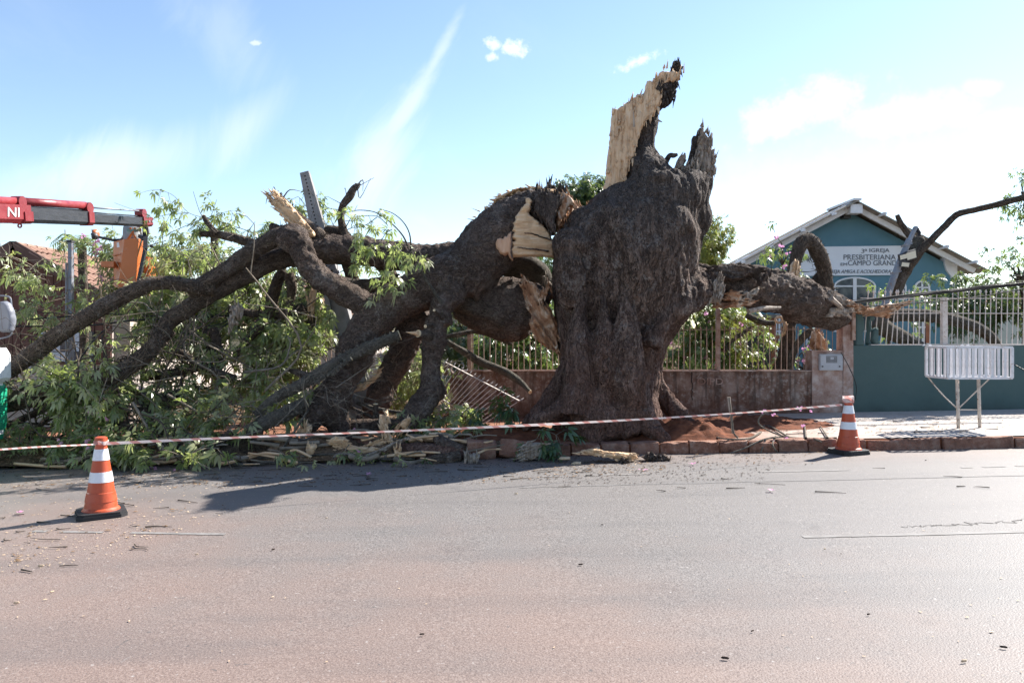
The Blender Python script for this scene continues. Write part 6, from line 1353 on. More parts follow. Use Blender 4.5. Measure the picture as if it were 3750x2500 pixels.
for i, (pts, lb) in enumerate((([(140, 1265, 10, 10.2), (250, 1235, 14, 10.2), (420, 1240, 14, 10.2), (640, 1225, 10, 10.2)], 'pale crooked stick lying on the road in front of the thick log'), ([(290, 1265, 9, 10.1), (500, 1275, 11, 10.1), (700, 1270, 10, 10.1), (900, 1268, 6, 10.1)], 'dark straight stick lying on the road in front of the thick log'),
                             ([(640, 1195, 8, 10.4), (760, 1020, 9, 10.45), (850, 880, 8, 10.5), (890, 820, 6, 10.55)], 'slim dark rod slanting up across the tape at centre'), ([(500, 1190, 7, 10.35), (800, 1180, 9, 10.35), (1100, 1160, 8, 10.3), (1400, 1195, 9, 10.25), (1690, 1195, 6, 10.25)], 'long thin branch lying along the gutter before the splinter slab'))):
    log(Z4, pts, lb, (False, False), 'bark_branch', 8)
# splinters and slabs of torn wood
def slab(zf, pts, Y, th, label, mat='fresh_wood_flat', name='wood_splinter', cat='splinter', step=3, **kw):
    V, Fc = torn([zf(*p) for p in pts], Y, th, step, **kw); return solo(name, V, Fc, MT[mat], label, cat, 'pieces of torn wood and bark')
slab(ZC, ((290, 590), (330, 560), (420, 560), (470, 570), (530, 640), (520, 665), (600, 690), (750, 710), (900, 700), (1080, 740), (1150, 800), (1210, 850), (1050, 830), (800, 830), (600, 800), (450, 790), (360, 760), (310, 680)), 10.6, .07, 'long pale splintered slab lying behind the tape at centre', grain=(1, .1), gamp=.05, gfreq=18, bulge=16)
slab(ZC, ((945, 260), (985, 250), (1030, 270), (1040, 200), (1060, 195), (1080, 300), (1110, 385), (1060, 350), (1060, 450), (1100, 540), (1150, 620), (1060, 640), (1010, 540), (960, 430), (945, 340)), 10.75, .05, 'upright pale splinter standing on end under the arch', 'fresh_wood', grain=(.3, 1), gamp=.03, gfreq=18, bulge=14)
slab(ZC, ((700, 690), (850, 640), (970, 600), (1060, 620), (1060, 655), (960, 690), (800, 700)), 10.72, .05, 'short peeled pale billet resting on the long slab', grain=(1, -.3), gamp=.02, bulge=14)
slab(ZC, ((630, 880), (760, 810), (900, 760), (1050, 680), (1200, 620), (1360, 560), (1300, 620), (1180, 680), (1000, 760), (820, 830), (700, 900)), 10.4, .03, 'long thin bark slab leaning over the torn wood at centre', 'old_wood', 'bark_slab', 'bark', grain=(1, -.45), gamp=.02, bulge=10)
slab(ZC, ((1140, 720), (1255, 705), (1250, 760), (1225, 850), (1200, 840)), 10.35, .05, 'pale torn wedge at the left end of the black gutter log', gamp=.03, bulge=10)
slab(ZC, ((0, 650), (60, 655), (70, 700), (50, 740), (68, 830), (0, 840), (-40, 800), (-60, 740), (-20, 700)), 10.45, .06, 'ragged splintered end of the thick kerb log', gamp=.06, gfreq=20, bulge=12)
slab(Z6, ((415, 1185), (450, 1150), (520, 1050), (560, 1055), (640, 1065), (680, 1130), (640, 1170), (540, 1200), (430, 1195)), 10.25, .04, 'broad pale grey bark slab leaning on the kerb stones', 'old_wood', 'bark_slab', 'bark', grain=(1, -.2), gamp=.02, gfreq=30, bulge=12)
slab(Z6, ((0, 1215), (0, 1145), (60, 1150), (130, 1155), (130, 1190), (90, 1215), (40, 1222)), 10.2, .04, 'small pale bark slab at the right end of the gutter chunk', 'old_wood', 'bark_slab', 'bark', gamp=.03, bulge=10)
slab(Z6, ((920, 1150), (970, 1130), (1060, 1110), (1200, 1140), (1420, 1150), (1435, 1190), (1380, 1215), (1290, 1205), (1150, 1180), (1000, 1150)), 10.05, .05, 'pale torn plank lying on the road in front of the trunk', grain=(1, .25), gamp=.03, gfreq=18, bulge=12)
slab(Z6, ((1460, 1180), (1500, 1165), (1600, 1160), (1680, 1165), (1700, 1200), (1690, 1222), (1560, 1215), (1480, 1200)), 10.1, .06, 'flat dark bark slab on the road right of the torn plank', 'bark_thick', 'bark_slab', 'bark', gamp=.03, bulge=12)
slab(Z6, ((1290, 1210), (1320, 1195), (1360, 1200), (1365, 1225), (1320, 1232)), 9.95, .04, 'dark lump of bark at the end of the torn plank', 'bark_thick', 'bark_slab', 'bark', gamp=.02, bulge=8)
slab(Z6, ((880, 1240), (920, 1220), (970, 1222), (965, 1245), (910, 1250)), 9.9, .025, 'small tan bark flake on the road left of the torn plank', 'chip', 'bark_slab', 'bark', gamp=.01, bulge=8)
slab(Z6, ((770, 1200), (800, 1180), (880, 1180), (880, 1205), (800, 1210)), 10.1, .03, 'pale bark flake beside the leaning grey bark slab', 'chip', 'bark_slab', 'bark', gamp=.01, bulge=8)
slab(Z6, ((1630, 1315), (1660, 1312), (1745, 1335), (1740, 1342), (1690, 1335)), 9.55, .012, 'thin pale chip lying on the open road right of the torn plank', 'chip', gamp=.005, bulge=6)
slab(Z6, ((1760, 1330), (1785, 1300), (1810, 1300), (1850, 1318), (1865, 1332), (1810, 1338)), 9.55, .03, 'curled brown bark piece on the open road below the trunk', 'chip', 'bark_slab', 'bark', gamp=.02, bulge=6)
slab(Z6, ((390, 1485), (400, 1478), (450, 1476), (458, 1484), (440, 1490)), 8.95, .012, 'small lone wood chip in the middle of the road', 'chip', gamp=.003, bulge=5)
slab(Z2, ((1420, 1690), (1500, 1640), (1600, 1640), (1550, 1680)), 9.6, .02, 'pale bark strip on the road right of the left cone', 'chip', gamp=.005, bulge=6)
slab(Z4, ((1180, 700), (1190, 660), (1280, 640), (1400, 560), (1430, 510), (1435, 540), (1380, 610), (1320, 670), (1240, 690)), 11.9, .05, 'pale splintered board wedged against the leaning pole', 'fresh_wood_flat', grain=(1, -.5), gamp=.03, bulge=10)
slab(ZD, ((170, 830), (330, 690), (450, 645), (550, 700), (420, 760), (260, 870)), 12.3, .05, 'weathered grey plank lying below the buckled railing', 'old_wood', 'plank', 'plank', gamp=.02, bulge=8, grain=(1, -.6))

# buckled railing panel
rp_ = thing('railing_panel', 'buckled spear topped railing panel leaning against the brown wall left of the trunk', 'railing', P(1700, 1540, 12.8))
ta, tb = P(*ZD(450, 90), 13.75), P(*ZD(1370, 570), 12.7); ba, bb_ = P(*ZD(230, 470), 13.4), P(*ZD(880, 890), 12.45)
n = 19
def lerp(a, b, t): return np.asarray(a) + (np.asarray(b) - np.asarray(a)) * t
for i in range(n):
    t = i / (n - 1); q = lerp(ta, tb, t); p = lerp(ba, bb_, t); d_ = (q - p); L_ = np.linalg.norm(d_); g = G(); V, Fc, _ = tube([p, q + d_ / L_ * .02], .0075, 6); g.add(V, Fc)
    u = d_ / L_; s_ = lerp(ta, tb, 1) - ta; s_ /= np.linalg.norm(s_); f_ = np.cross(u, s_); c = q + u * .02
    g.add([c, c + u * .03 + s_ * .016, c + u * .085, c + u * .03 - s_ * .016, c + u * .03 + f_ * .007, c + u * .03 - f_ * .007], [(0, 1, 4), (0, 4, 3), (0, 3, 5), (0, 5, 1), (2, 4, 1), (2, 3, 4), (2, 5, 3), (2, 1, 5)]); g.part('spear_bar', MT['fence_white'], rp_)
G().bar(ta, tb, .03, .014).part('rail', MT['fence_white'], rp_); G().bar(lerp(ba, ta, .06), lerp(bb_, tb, .06), .03, .014).part('rail', MT['fence_white'], rp_)
V, Fc = relief([ZD(*p) for p in ((395, 140), (460, 85), (500, 110), (580, 240), (430, 260))], 14.0, .1, 4, bulge=8, gamp=.01); solo('wall_fragment', V, Fc, MT['old_wall'], 'tilted broken lump of brown wall above the buckled railing', 'rubble')

# ------------------------------------------------------------------ branches by the church
fb2 = thing('fallen_branch', 'big bare branch fallen into the church garden, arching before the name board', 'branch', P(3040, 1130, 14.6))
limbs(fb2, 'limb', Z7, [(420, 720, 42, 13.6), (455, 650, 44, 13.6), (490, 520, 52, 13.65), (530, 430, 58, 13.7), (575, 405, 60, 13.75), (630, 440, 62, 13.8), (680, 540, 62, 13.9), (715, 660, 58, 14.0), (735, 790, 56, 14.1), (745, 860, 50, 14.2)], seg=16, spikes=200)
rel(Z7, ((425, 675), (440, 610), (470, 560), (500, 575), (510, 610), (490, 700), (460, 708)), 13.42, .05, 'fresh_wood', fb2, 'torn_wood', gamp=.02, bulge=14)
limbs(fb2, 'limb', Z7, [(620, 760, 40, 14.3), (680, 700, 45, 14.3), (720, 680, 40, 14.3)], seg=12)
tb2 = thing('split_branch', 'split grey branch resting against the lamp pole, its long arm reaching right', 'branch', P(3270, 1050, 16.2))
limbs(tb2, 'limb', Z7, [(1260, 860, 60, 16.3), (1320, 740, 62, 16.3), (1400, 600, 55, 16.3), (1450, 480, 55, 16.3), (1490, 400, 48, 16.3), (1500, 370, 30, 16.3)], seg=14, rough=.22, mat='bark_branch'); limbs(tb2, 'limb', Z7, [(1270, 800, 44, 16.1), (1400, 620, 42, 16.1), (1500, 490, 38, 16.1), (1580, 410, 30, 16.1), (1690, 300, 28, 16.1), (1780, 210, 26, 16.1), (1840, 178, 26, 16.1), (1960, 150, 25, 16.1), (2100, 118, 24, 16.1), (2240, 80, 27, 16.1), (2352, 50, 28, 16.1), (2520, 0, 28, 16.1)], seg=12)
limbs(tb2, 'limb', Z7, [(1310, 195, 18, 16.4), (1340, 260, 22, 16.4), (1390, 330, 26, 16.4), (1450, 400, 30, 16.35)], seg=12)
yb2 = thing('garden_branch', 'thorny curved branch lying in the church yard behind the white fence', 'branch', P(3400, 1230, 15.5))
limbs(yb2, 'limb', Z8, [(1300, 200, 50, 15.3), (1480, 195, 48, 15.3), (1700, 200, 44, 15.4), (1850, 225, 42, 15.5), (2000, 270, 40, 15.6), (2100, 330, 38, 15.7), (2160, 400, 36, 15.8)], seg=14, spikes=140, mat='bark_branch'); limbs(yb2, 'limb', Z8, [(1320, 230, 60, 15.0), (1420, 300, 55, 15.0), (1550, 370, 45, 15.0), (1680, 430, 36, 15.0)], seg=14, mat='bark_branch')
gb2 = thing('garden_tree', 'forked trunk standing in the garden behind the bar fence near the meter box', 'tree', P(2870, 1380, 15.2))
limbs(gb2, 'trunk', ZB, [(1020, 1450, 80, 15.2), (1090, 1300, 80, 15.2), (1130, 1150, 85, 15.2), (1160, 1000, 90, 15.2), (1180, 800, 90, 15.2), (1190, 640, 80, 15.2)], seg=14); limbs(gb2, 'trunk', ZB, [(1180, 1450, 45, 15.0), (1210, 1250, 45, 15.0), (1280, 1080, 48, 15.0), (1380, 960, 50, 15.0), (1480, 880, 45, 15.0)], seg=12, mat='bark_branch')
limbs(gb2, 'limb', ZB, [(620, 690, 40, 15.1), (720, 740, 42, 15.1), (860, 790, 38, 15.1), (980, 790, 34, 15.1)], seg=12, mat='bark_branch', ends=(False, True)); limbs(gb2, 'limb', ZB, [(330, 1150, 26, 15.3), (450, 1010, 28, 15.3), (580, 920, 26, 15.3), (720, 820, 16, 15.3)], seg=10, mat='bark_branch')
A = np.linspace(0, 2 * np.pi, 15); c = P(*ZB(1045, 750), 14.9); V, Fc, _ = tube([c + np.array([.075 * math.cos(a), 0, .055 * math.sin(a)]) for a in A], .022, 8, .3, cap=False); part('torn_ring', V, Fc, MT['fresh_wood'], gb2)
rel(ZB, ((1095, 760), (1140, 750), (1140, 830), (1110, 940), (1090, 985), (1065, 985), (1090, 920), (1105, 840)), 14.85, .03, 'fresh_wood', gb2, 'splinter', step=3, gamp=.02, bulge=8)
rel(ZB, ((1450, 1140), (1460, 1010), (1490, 900), (1530, 900), (1590, 960), (1600, 1000), (1640, 1050), (1640, 1140), (1550, 1150)), 14.5, .12, 'red_wood', gb2, 'torn_wood', gamp=.06, gfreq=10, bulge=16)

# ------------------------------------------------------------------ foliage
def unit(v): return v / (np.linalg.norm(v, axis=-1, keepdims=True) + 1e-9)
LANG = np.radians([-74, -37, 0, 37, 74]); LLEN = np.array([.62, .88, 1.0, .88, .62])
def leaf_geo(C, A, size, rng, nl=5, droop=.35, wide=.14):
    """palmate leaves: C centres, A pointing directions, size = leaflet length"""
    N = len(C); nrm = unit(rng.normal(size=(N, 3)) * .7 + np.array([0, -.25, .8])); A = unit(A); nrm = unit(nrm - A * (nrm * A).sum(1, keepdims=True)); B = np.cross(nrm, A)
    ang = LANG if nl == 5 else np.array([0.0]); ln = LLEN if nl == 5 else np.array([1.0])
    T = np.array([.16, .42, .42, .72, .72, 1.0]); Wd = np.array([0, 1, -1, .8, -.8, 0]) * wide
    V = []; 
    for a, l in zip(ang, ln):
        a_ = a + rng.normal(0, .12, N); d = A * np.cos(a_)[:, None] + B * np.sin(a_)[:, None]; s = np.cross(nrm, d); L = (size * 1.15 * l * rng.uniform(.8, 1.15, N))[:, None, None]
        dr = rng.uniform(.1, droop * 2, N)[:, None, None]
        P_ = C[:, None, :] + d[:, None, :] * T[None, :, None] * L + s[:, None, :] * Wd[None, :, None] * L + nrm[:, None, :] * (np.abs(Wd)[None, :, None] * .35 * L) + np.array([0, 0, -1.0]) * (T ** 2)[None, :, None] * L * dr
        V.append(P_)
    V = np.stack(V, 1).reshape(-1, 3); n = N * len(ang); base = (np.arange(n) * 6)[:, None]
    Tr = np.array([[0, 1, 2], [1, 3, 4], [1, 4, 2], [3, 5, 4]]); Fc = (base[:, :, None] + Tr[None]).reshape(-1, 3)
    rn = np.repeat(np.clip(rng.beta(2, 2.6, N), 0, 1), 6 * len(ang)); rn = np.clip(rn + rng.normal(0, .05, len(rn)), 0, 1)
    return V, Fc, rn
class Leaves:
    def __init__(s): s.V = []; s.F = []; s.R = []; s.n = 0
    def add(s, V, Fc, R): s.V.append(V); s.F.append(Fc + s.n); s.R.append(R); s.n += len(V)
    def part(s, name, mat, parent):
        o = part(name, np.concatenate(s.V), np.concatenate(s.F), MT[mat], parent, attr={'rnd': np.concatenate(s.R)}); o['kind'] = 'stuff'; return o
class Twigs:
    def __init__(s): s.V = []; s.F = []; s.n = 0
    def add(s, pts, r0, r1, seg=4):
        V, Fc, _ = tube(pts, np.linspace(r0, r1, len(pts)), seg, cap=False); s.V.append(V); s.F.append(np.array(Fc) + s.n); s.n += len(V)
    def part(s, name, mat, parent):
        o = part(name, np.concatenate(s.V), np.concatenate(s.F), MT[mat], parent); o['kind'] = 'stuff'; return o
def sprig(p0, d, L, lv, tw, rng, nleaf=11, size=.12, bend=.35, r0=.009, spread=.1, start=.3):
    """a twig with leaves along its outer part"""
    d = unit(d); side = unit(rng.normal(size=3)); p1 = p0 + d * L * .5 + side * L * .1; p2 = p0 + d * L + np.array([0, 0, -bend * L * .5]) + side * L * .12
    C = catmull([p0, p1, p2], 3); tw.add(C, r0, r0 * .35)
    t = rng.uniform(start, 1.0, nleaf); i = np.minimum((t * (len(C) - 1)).astype(int), len(C) - 2); f = (t * (len(C) - 1) - i)[:, None]
    c = C[i] * (1 - f) + C[i + 1] * f; out = unit(rng.normal(size=(nleaf, 3)) * .9 + d * .7); c2 = c + out * rng.uniform(.02, spread, nleaf)[:, None]
    V, Fc, R = leaf_geo(c2, unit(out + np.array([0, -.15, -.35])), size * rng.uniform(.75, 1.2, nleaf), rng); lv.add(V, Fc, R)
def in_region(poly, n, rng):
    poly = np.array(poly, dtype=float); lo, hi = poly.min(0), poly.max(0); out = []
    while len(out) < n:
        q = rng.uniform(lo, hi, (n * 3, 2)); q = q[inpoly(q[:, 0], q[:, 1], poly)]; out += q.tolist()
    return np.array(out[:n])
K = 1.5944   # overview pixel -> source pixel
rng = np.random.default_rng(11)
fo = thing('branch_pile', 'heap of leafy green branches piled on the pavement at left', 'branches', (-4.5, 11.6, -.05))
lv = Leaves(); tw = Twigs(); twd = Twigs()
def pile(poly, n, Yf, L=(.5, 1.1), nl=11, size=.115, dirs=(-.2, -.5, .25), sc=K, tgt=None, scat=(-.12, .45)):
    for x, y in in_region(poly, n, rng):
        px, py = x * sc, y * sc; Y = Yf(px, py) + rng.uniform(*scat); Y = 15.0 if (385 < px < 580 and 830 < py < 1075 and Y < 15) else Y; p = P(px, py, Y); p[2] = max(p[2], gz(p[0]) + .05)
        d = rng.normal(size=3) * .75 + np.array(dirs); sprig(p - unit(d) * .3, d, rng.uniform(*L), *(tgt or (lv, tw)), rng, nl, size)
def Y1(px, py): return float(np.interp(py, [1250, 1450, 1600, 1720], [13.2, 12.0, 11.0, 10.25]))
pile([(190, 850), (420, 800), (620, 730), (700, 830), (790, 880), (640, 960), (560, 1030), (430, 1050), (330, 1062), (215, 1058), (185, 960)], 120, lambda px, py: Y1(px, py) - .1, nl=8, size=.145, dirs=(-.3, -.3, .35))
pile([(190, 860), (420, 800), (600, 740), (690, 830), (740, 880), (640, 960), (560, 1030), (430, 1045), (330, 1055), (215, 1050), (185, 960)], 95, lambda px, py: Y1(px, py) - .65, nl=8, size=.14, scat=(-.1, .1), L=(.3, .65), dirs=(-.2, -.3, .3))
pile([(110, 850), (200, 850), (240, 920), (170, 960), (110, 930)], 36, lambda px, py: 10.7, nl=10)
pile([(330, 600), (640, 610), (650, 740), (560, 800), (400, 830), (330, 740)], 170, lambda px, py: 13.2 + max(0, (1150 - py) / 300), nl=12, size=.13)
pile([(20, 610), (110, 555), (250, 560), (260, 650), (190, 740), (90, 770), (30, 700)], 16, lambda px, py: 14.6, nl=10)
pile([(180, 660), (330, 680), (330, 760), (200, 800), (90, 830), (80, 780)], 16, lambda px, py: 13.6)
pile([(250, 560), (340, 570), (340, 700), (250, 700)], 55, lambda px, py: 14.8, nl=12)
pile([(350, 560), (470, 570), (520, 610), (350, 620)], 60, lambda px, py: 15.5, nl=12)
pile([(640, 650), (770, 640), (770, 780), (650, 880), (630, 780)], 80, lambda px, py: 13.4)
pile([(600, 740), (760, 740), (700, 880), (560, 900)], 70, lambda px, py: 12.4)
pile([(870, 800), (990, 820), (1000, 900), (880, 920)], 55, lambda px, py: 13.2, nl=9)
pile([(930, 930), (1090, 930), (1090, 1000), (920, 1010)], 34, lambda px, py: 11.3, L=(.3, .6), nl=9)
pile([(100, 1000), (230, 1010), (230, 1060), (150, 1060)], 26, lambda px, py: 10.4, L=(.3, .6))
pile([(0, 970), (110, 980), (110, 1040), (0, 1050)], 30, lambda px, py: 10.5, L=(.2, .5), nl=5)
pile([(640, 1045), (900, 1055), (900, 1075), (640, 1070)], 16, lambda px, py: 10.0, L=(.2, .4), nl=4)
lv.part('foliage', 'leaf_pile', fo)
# bare twigs through the pile: pale sunlit ones and dark ones below
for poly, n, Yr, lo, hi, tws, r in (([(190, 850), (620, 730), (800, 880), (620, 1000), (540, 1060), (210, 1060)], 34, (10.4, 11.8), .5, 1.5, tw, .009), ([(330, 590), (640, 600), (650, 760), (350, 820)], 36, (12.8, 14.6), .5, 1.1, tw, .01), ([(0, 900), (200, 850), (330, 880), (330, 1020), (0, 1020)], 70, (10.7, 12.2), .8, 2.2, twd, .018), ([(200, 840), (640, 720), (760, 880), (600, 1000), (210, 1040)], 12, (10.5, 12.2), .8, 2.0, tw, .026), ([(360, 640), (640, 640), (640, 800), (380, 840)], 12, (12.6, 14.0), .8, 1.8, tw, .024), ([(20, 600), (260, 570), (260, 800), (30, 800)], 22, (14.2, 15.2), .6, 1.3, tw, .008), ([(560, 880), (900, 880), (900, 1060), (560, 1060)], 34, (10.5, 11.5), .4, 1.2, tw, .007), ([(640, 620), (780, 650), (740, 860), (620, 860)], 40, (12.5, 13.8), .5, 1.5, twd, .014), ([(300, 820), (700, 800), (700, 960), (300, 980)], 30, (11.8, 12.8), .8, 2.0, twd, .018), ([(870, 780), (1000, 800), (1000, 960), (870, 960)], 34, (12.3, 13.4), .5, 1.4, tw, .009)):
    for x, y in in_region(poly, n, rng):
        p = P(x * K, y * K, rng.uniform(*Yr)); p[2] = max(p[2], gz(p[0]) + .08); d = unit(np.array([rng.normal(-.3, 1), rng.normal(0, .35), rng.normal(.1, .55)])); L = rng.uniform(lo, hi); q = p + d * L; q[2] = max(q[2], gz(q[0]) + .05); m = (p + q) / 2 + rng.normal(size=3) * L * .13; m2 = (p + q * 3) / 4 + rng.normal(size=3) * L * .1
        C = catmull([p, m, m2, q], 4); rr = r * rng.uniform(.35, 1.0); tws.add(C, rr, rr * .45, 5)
        for _ in range(2):
            c = C[rng.integers(2, len(C) - 1)]; tws.add(catmull([c, c + (d + rng.normal(size=3) * .6) * L * .2, c + (d + rng.normal(size=3) * .6) * L * .4], 2), rr * .5, rr * .25, 4)
tl = Twigs()
for p_, r_ in TWL:      # broken twigs still on the fallen limbs
    for _ in range(int(len(p_) * .13)):
        i = rng.integers(1, len(p_) - 1); u = unit(rng.normal(size=3) + np.array([0, -.2, .5])); L = rng.uniform(.08, .36); c = p_[i] + u * r_[i] * .6; tl.add(catmull([c, c + u * L * .5 + rng.normal(size=3) * .04, c + u * L + rng.normal(size=3) * .1], 3), rng.uniform(.006, .014), .003, 5)
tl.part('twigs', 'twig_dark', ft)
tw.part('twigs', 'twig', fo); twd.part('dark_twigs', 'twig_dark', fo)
# thick dark boughs inside the heap
for pts in ([(30, 1000, 40, 11.4), (250, 950, 44, 11.5), (560, 880, 44, 11.6), (760, 820, 40, 11.8)], [(60, 1150, 30, 11.2), (300, 1040, 34, 11.4), (600, 900, 34, 11.6)], [(1050, 900, 60, 11.7), (1250, 880, 66, 11.8), (1500, 900, 60, 11.8), (1800, 800, 50, 11.9)], [(900, 900, 50, 11.5), (1000, 1060, 50, 11.3), (1180, 1180, 46, 11.0)], [(1300, 980, 60, 11.6), (1380, 1100, 60, 11.3), (1420, 1300, 55, 10.9)], [(1600, 1330, 48, 10.8), (1760, 1300, 50, 10.8), (1900, 1250, 44, 10.9)], [(250, 1270, 24, 10.9), (420, 1100, 26, 11.2), (660, 960, 26, 11.4)], [(1450, 1310, 40, 10.9), (1500, 1100, 44, 11.6), (1560, 900, 44, 12.0)]):
    limbs(fo, 'bough', Z2, pts, seg=10, rough=.2)
# named sprays that stand out against limbs and sky
def spray(parent, name, zf, stems, Y, size=.11, leaves=(8, 14), mat='leaf_pile', tmat='bark_branch', r=.007, L=(.18, .34)):
    """stems: list of polylines in zoom px; leaf tufts at every vertex after the first"""
    l_, t_ = Leaves(), Twigs()
    for st in stems:
        C = catmull([P(*zf(x, y), Y + rng.uniform(-.05, .05)) for x, y in st], 4); t_.add(C, r, r * .4, 5)
        for k in range(4, len(C), 2):
            for _ in range(1 + (k > len(C) - 3)):
                d = unit(rng.normal(size=3) + np.array([0, -.2, -.5])); sprig(C[k], d, rng.uniform(*L), l_, t_, rng, int(rng.integers(*leaves) / 2), size, r0=.004, spread=.06)
    o = t_.part(name, tmat, parent); l_.part('foliage', mat, o); return o
spray(ft, 'leafy_spray', Z3, [[(1520, 800), (1560, 760), (1590, 800)], [(1300, 560), (1200, 480), (1050, 480), (960, 500)], [(1200, 490), (1100, 560), (1000, 580)], [(1340, 600), (1280, 640), (1230, 720), (1150, 760), (1050, 760)], [(1320, 680), (1300, 760), (1270, 880)], [(1150, 780), (1080, 860), (1010, 870)], [(1150, 850), (1180, 900)], [(1500, 720), (1480, 730)]], 11.2, .1)
spray(ft, 'leafy_spray', Z3, [[(1600, 990), (1400, 1040), (1320, 1090), (1290, 1140)]], 11.15, .11)
spray(ft, 'leafy_spray', Z1, [[(2500, 690), (2200, 590), (1950, 510), (1730, 450), (1600, 300), (1480, 240)], [(1850, 510), (1650, 590), (1490, 670), (1420, 720)], [(1720, 450), (1560, 460), (1420, 490)], [(1540, 420), (1520, 390)], [(2000, 530), (1980, 430), (1950, 380)], [(2200, 590), (2150, 480), (2110, 430)], [(2160, 600), (2210, 630)]], 13.3, .11)
spray(ft, 'leafy_spray', Z3, [[(850, 420), (760, 405), (680, 350), (640, 330)], [(760, 405), (690, 440), (600, 520), (530, 440)], [(560, 400), (510, 330), (480, 300)], [(600, 500), (740, 560), (800, 560)]], 13.4, .1)
spray(fo, 'leafy_spray', Z1, [[(600, 1040), (420, 1150), (300, 1150), (180, 1050), (90, 960)], [(600, 1150), (740, 1180), (780, 1290)], [(480, 1030), (380, 1010), (300, 960)], [(300, 1250), (200, 1230), (240, 1350)], [(640, 1340), (520, 1370), (420, 1330)]], 13.2, .11)
spray(fo, 'leafy_spray', Z2, [[(1350, 580), (1000, 640), (870, 720), (760, 820), (720, 950)], [(870, 720), (700, 690), (520, 700)], [(1000, 350), (950, 420), (890, 520)], [(420, 670), (500, 690), (600, 740)]], 10.9, .12)
spray(ft, 'leafy_spray', ZD, [[(130, 830), (60, 900), (30, 960)], [(420, 830), (340, 870), (300, 900)], [(430, 800), (500, 790), (520, 800)], [(600, 950), (560, 1000)], [(160, 860), (240, 950), (270, 1050)]], 11.2, .12)
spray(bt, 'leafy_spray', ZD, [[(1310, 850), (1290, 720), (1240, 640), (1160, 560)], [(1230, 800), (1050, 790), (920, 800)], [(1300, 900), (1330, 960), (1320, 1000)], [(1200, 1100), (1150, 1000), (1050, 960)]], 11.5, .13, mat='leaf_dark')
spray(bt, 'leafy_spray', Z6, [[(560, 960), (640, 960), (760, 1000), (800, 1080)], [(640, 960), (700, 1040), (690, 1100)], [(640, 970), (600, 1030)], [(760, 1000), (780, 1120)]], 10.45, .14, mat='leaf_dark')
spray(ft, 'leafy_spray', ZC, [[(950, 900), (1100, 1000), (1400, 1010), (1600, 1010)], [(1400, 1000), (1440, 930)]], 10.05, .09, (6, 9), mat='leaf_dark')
# twig with blossom lying on the kerb right of the trunk
def blossoms(pts, parent, r=.035, n=5, name='blossom'):
    out = []
    for p in pts:
        g = G()
        for _ in range(n):
            c = np.asarray(p) + rng.normal(size=3) * r * .8
            for k in range(5):
                a = k * 2 * math.pi / 5 + rng.uniform(0, 1); u = unit(np.array([math.cos(a), rng.normal() * .4, math.sin(a)])); w_ = unit(np.cross(u, [0.1, 1, .2])); s = r * rng.uniform(.7, 1.2)
                g.add([c, c + u * s * .6 + w_ * s * .45, c + u * s, c + u * s * .6 - w_ * s * .45], [(0, 1, 2), (0, 2, 3)])
        out.append(g.part(name, MT['petal'], parent))
    return out
tb3 = thing('blossom_branch', 'bare grey branch with pink blossom lying across the kerb left of the taped cone', 'branch', gpt(2800, 1610, .15)); t_ = Twigs()
zy = lambda y: 10.5 + (880 - y) * .003
for st in ([(1060, 1040), (900, 1045), (700, 1030), (540, 960), (530, 900), (600, 860), (700, 850), (820, 830)], [(700, 1030), (560, 1050), (430, 1110), (310, 1150)], [(640, 1030), (620, 1090), (660, 1150)], [(540, 1000), (470, 1040), (380, 1050), (250, 1040), (170, 1000), (140, 950)], [(380, 1040), (350, 1000), (340, 900), (320, 760)], [(740, 1040), (600, 960), (540, 960)], [(850, 1040), (840, 960), (830, 940)], [(900, 1045), (960, 1070)], [(570, 1050), (540, 1140)], [(1000, 1040), (950, 960)]):
    t_.add(catmull([P(*Z8(x, y), 10.75 if min(q[1] for q in st) < 930 else float(np.clip(gpt(*Z8(x, y), .17)[1], 10.54, 12.3))) for x, y in st], 4), .015, .007, 6)
o = t_.part('twigs', 'bark_branch', tb3); del o['kind']
V, Fc = lt(Z8, [(345, 1010, 8, 10.8), (335, 900, 9, 10.8), (325, 830, 11, 10.8), (318, 760, 12, 10.8)], 4, 8); part('stub', V, Fc, MT['old_wood'], tb3)
blossoms([P(*Z8(x, y), 10.7) for x, y in ((570, 850), (625, 880), (810, 840), (885, 855), (835, 960), (480, 1080), (625, 1065), (720, 1055))], tb3, .021, 3)
blossoms([P(*Z2(x, y), Y) for x, y, Y in ((880, 1015, 10.6), (950, 1080, 10.5), (670, 1030, 11), (560, 1300, 10.2), (800, 1290, 10.2), (810, 1345, 10.2), (1310, 1490, 10.1), (1440, 1545, 10.1))], fo, .026, 3); blossoms([P(*Z1(x, y), 14.8) for x, y in ((860, 730), (890, 790), (920, 770), (760, 655), (880, 820), (930, 1050), (1010, 1060), (1280, 1290), (900, 700))], fo, .032, 4)
blossoms([P(*ZC(x, y), Y) for x, y, Y in ((590, 480, 11.0), (650, 790, 10.3))], ft, .026, 3)
def loose(label, spots):
    for x, y in spots:
        p = gpt(x, y, .02); g = G()
        for k in range(6):
            a = k + rng.uniform(0, .5); u = unit(np.array([math.cos(a), math.sin(a), rng.uniform(0, .6)])); w_ = unit(np.cross(u, [0, 0, 1])); s = .04; c = p + rng.normal(size=3) * [.015, .015, .004]
            g.add([c, c + u * s * .6 + w_ * s * .4, c + u * s, c + u * s * .6 - w_ * s * .4], [(0, 1, 2), (0, 2, 3)])
        g.solo('fallen_blossom', MT['petal'], label, 'blossom', 'pink blossoms fallen on the road')
loose('small fallen pink blossom lying on the bare asphalt', [(2535, 1697), (2825, 1795), (1348, 1735), (2360, 1718), (390, 1735), (80, 1875)])
rng = np.random.default_rng(23)
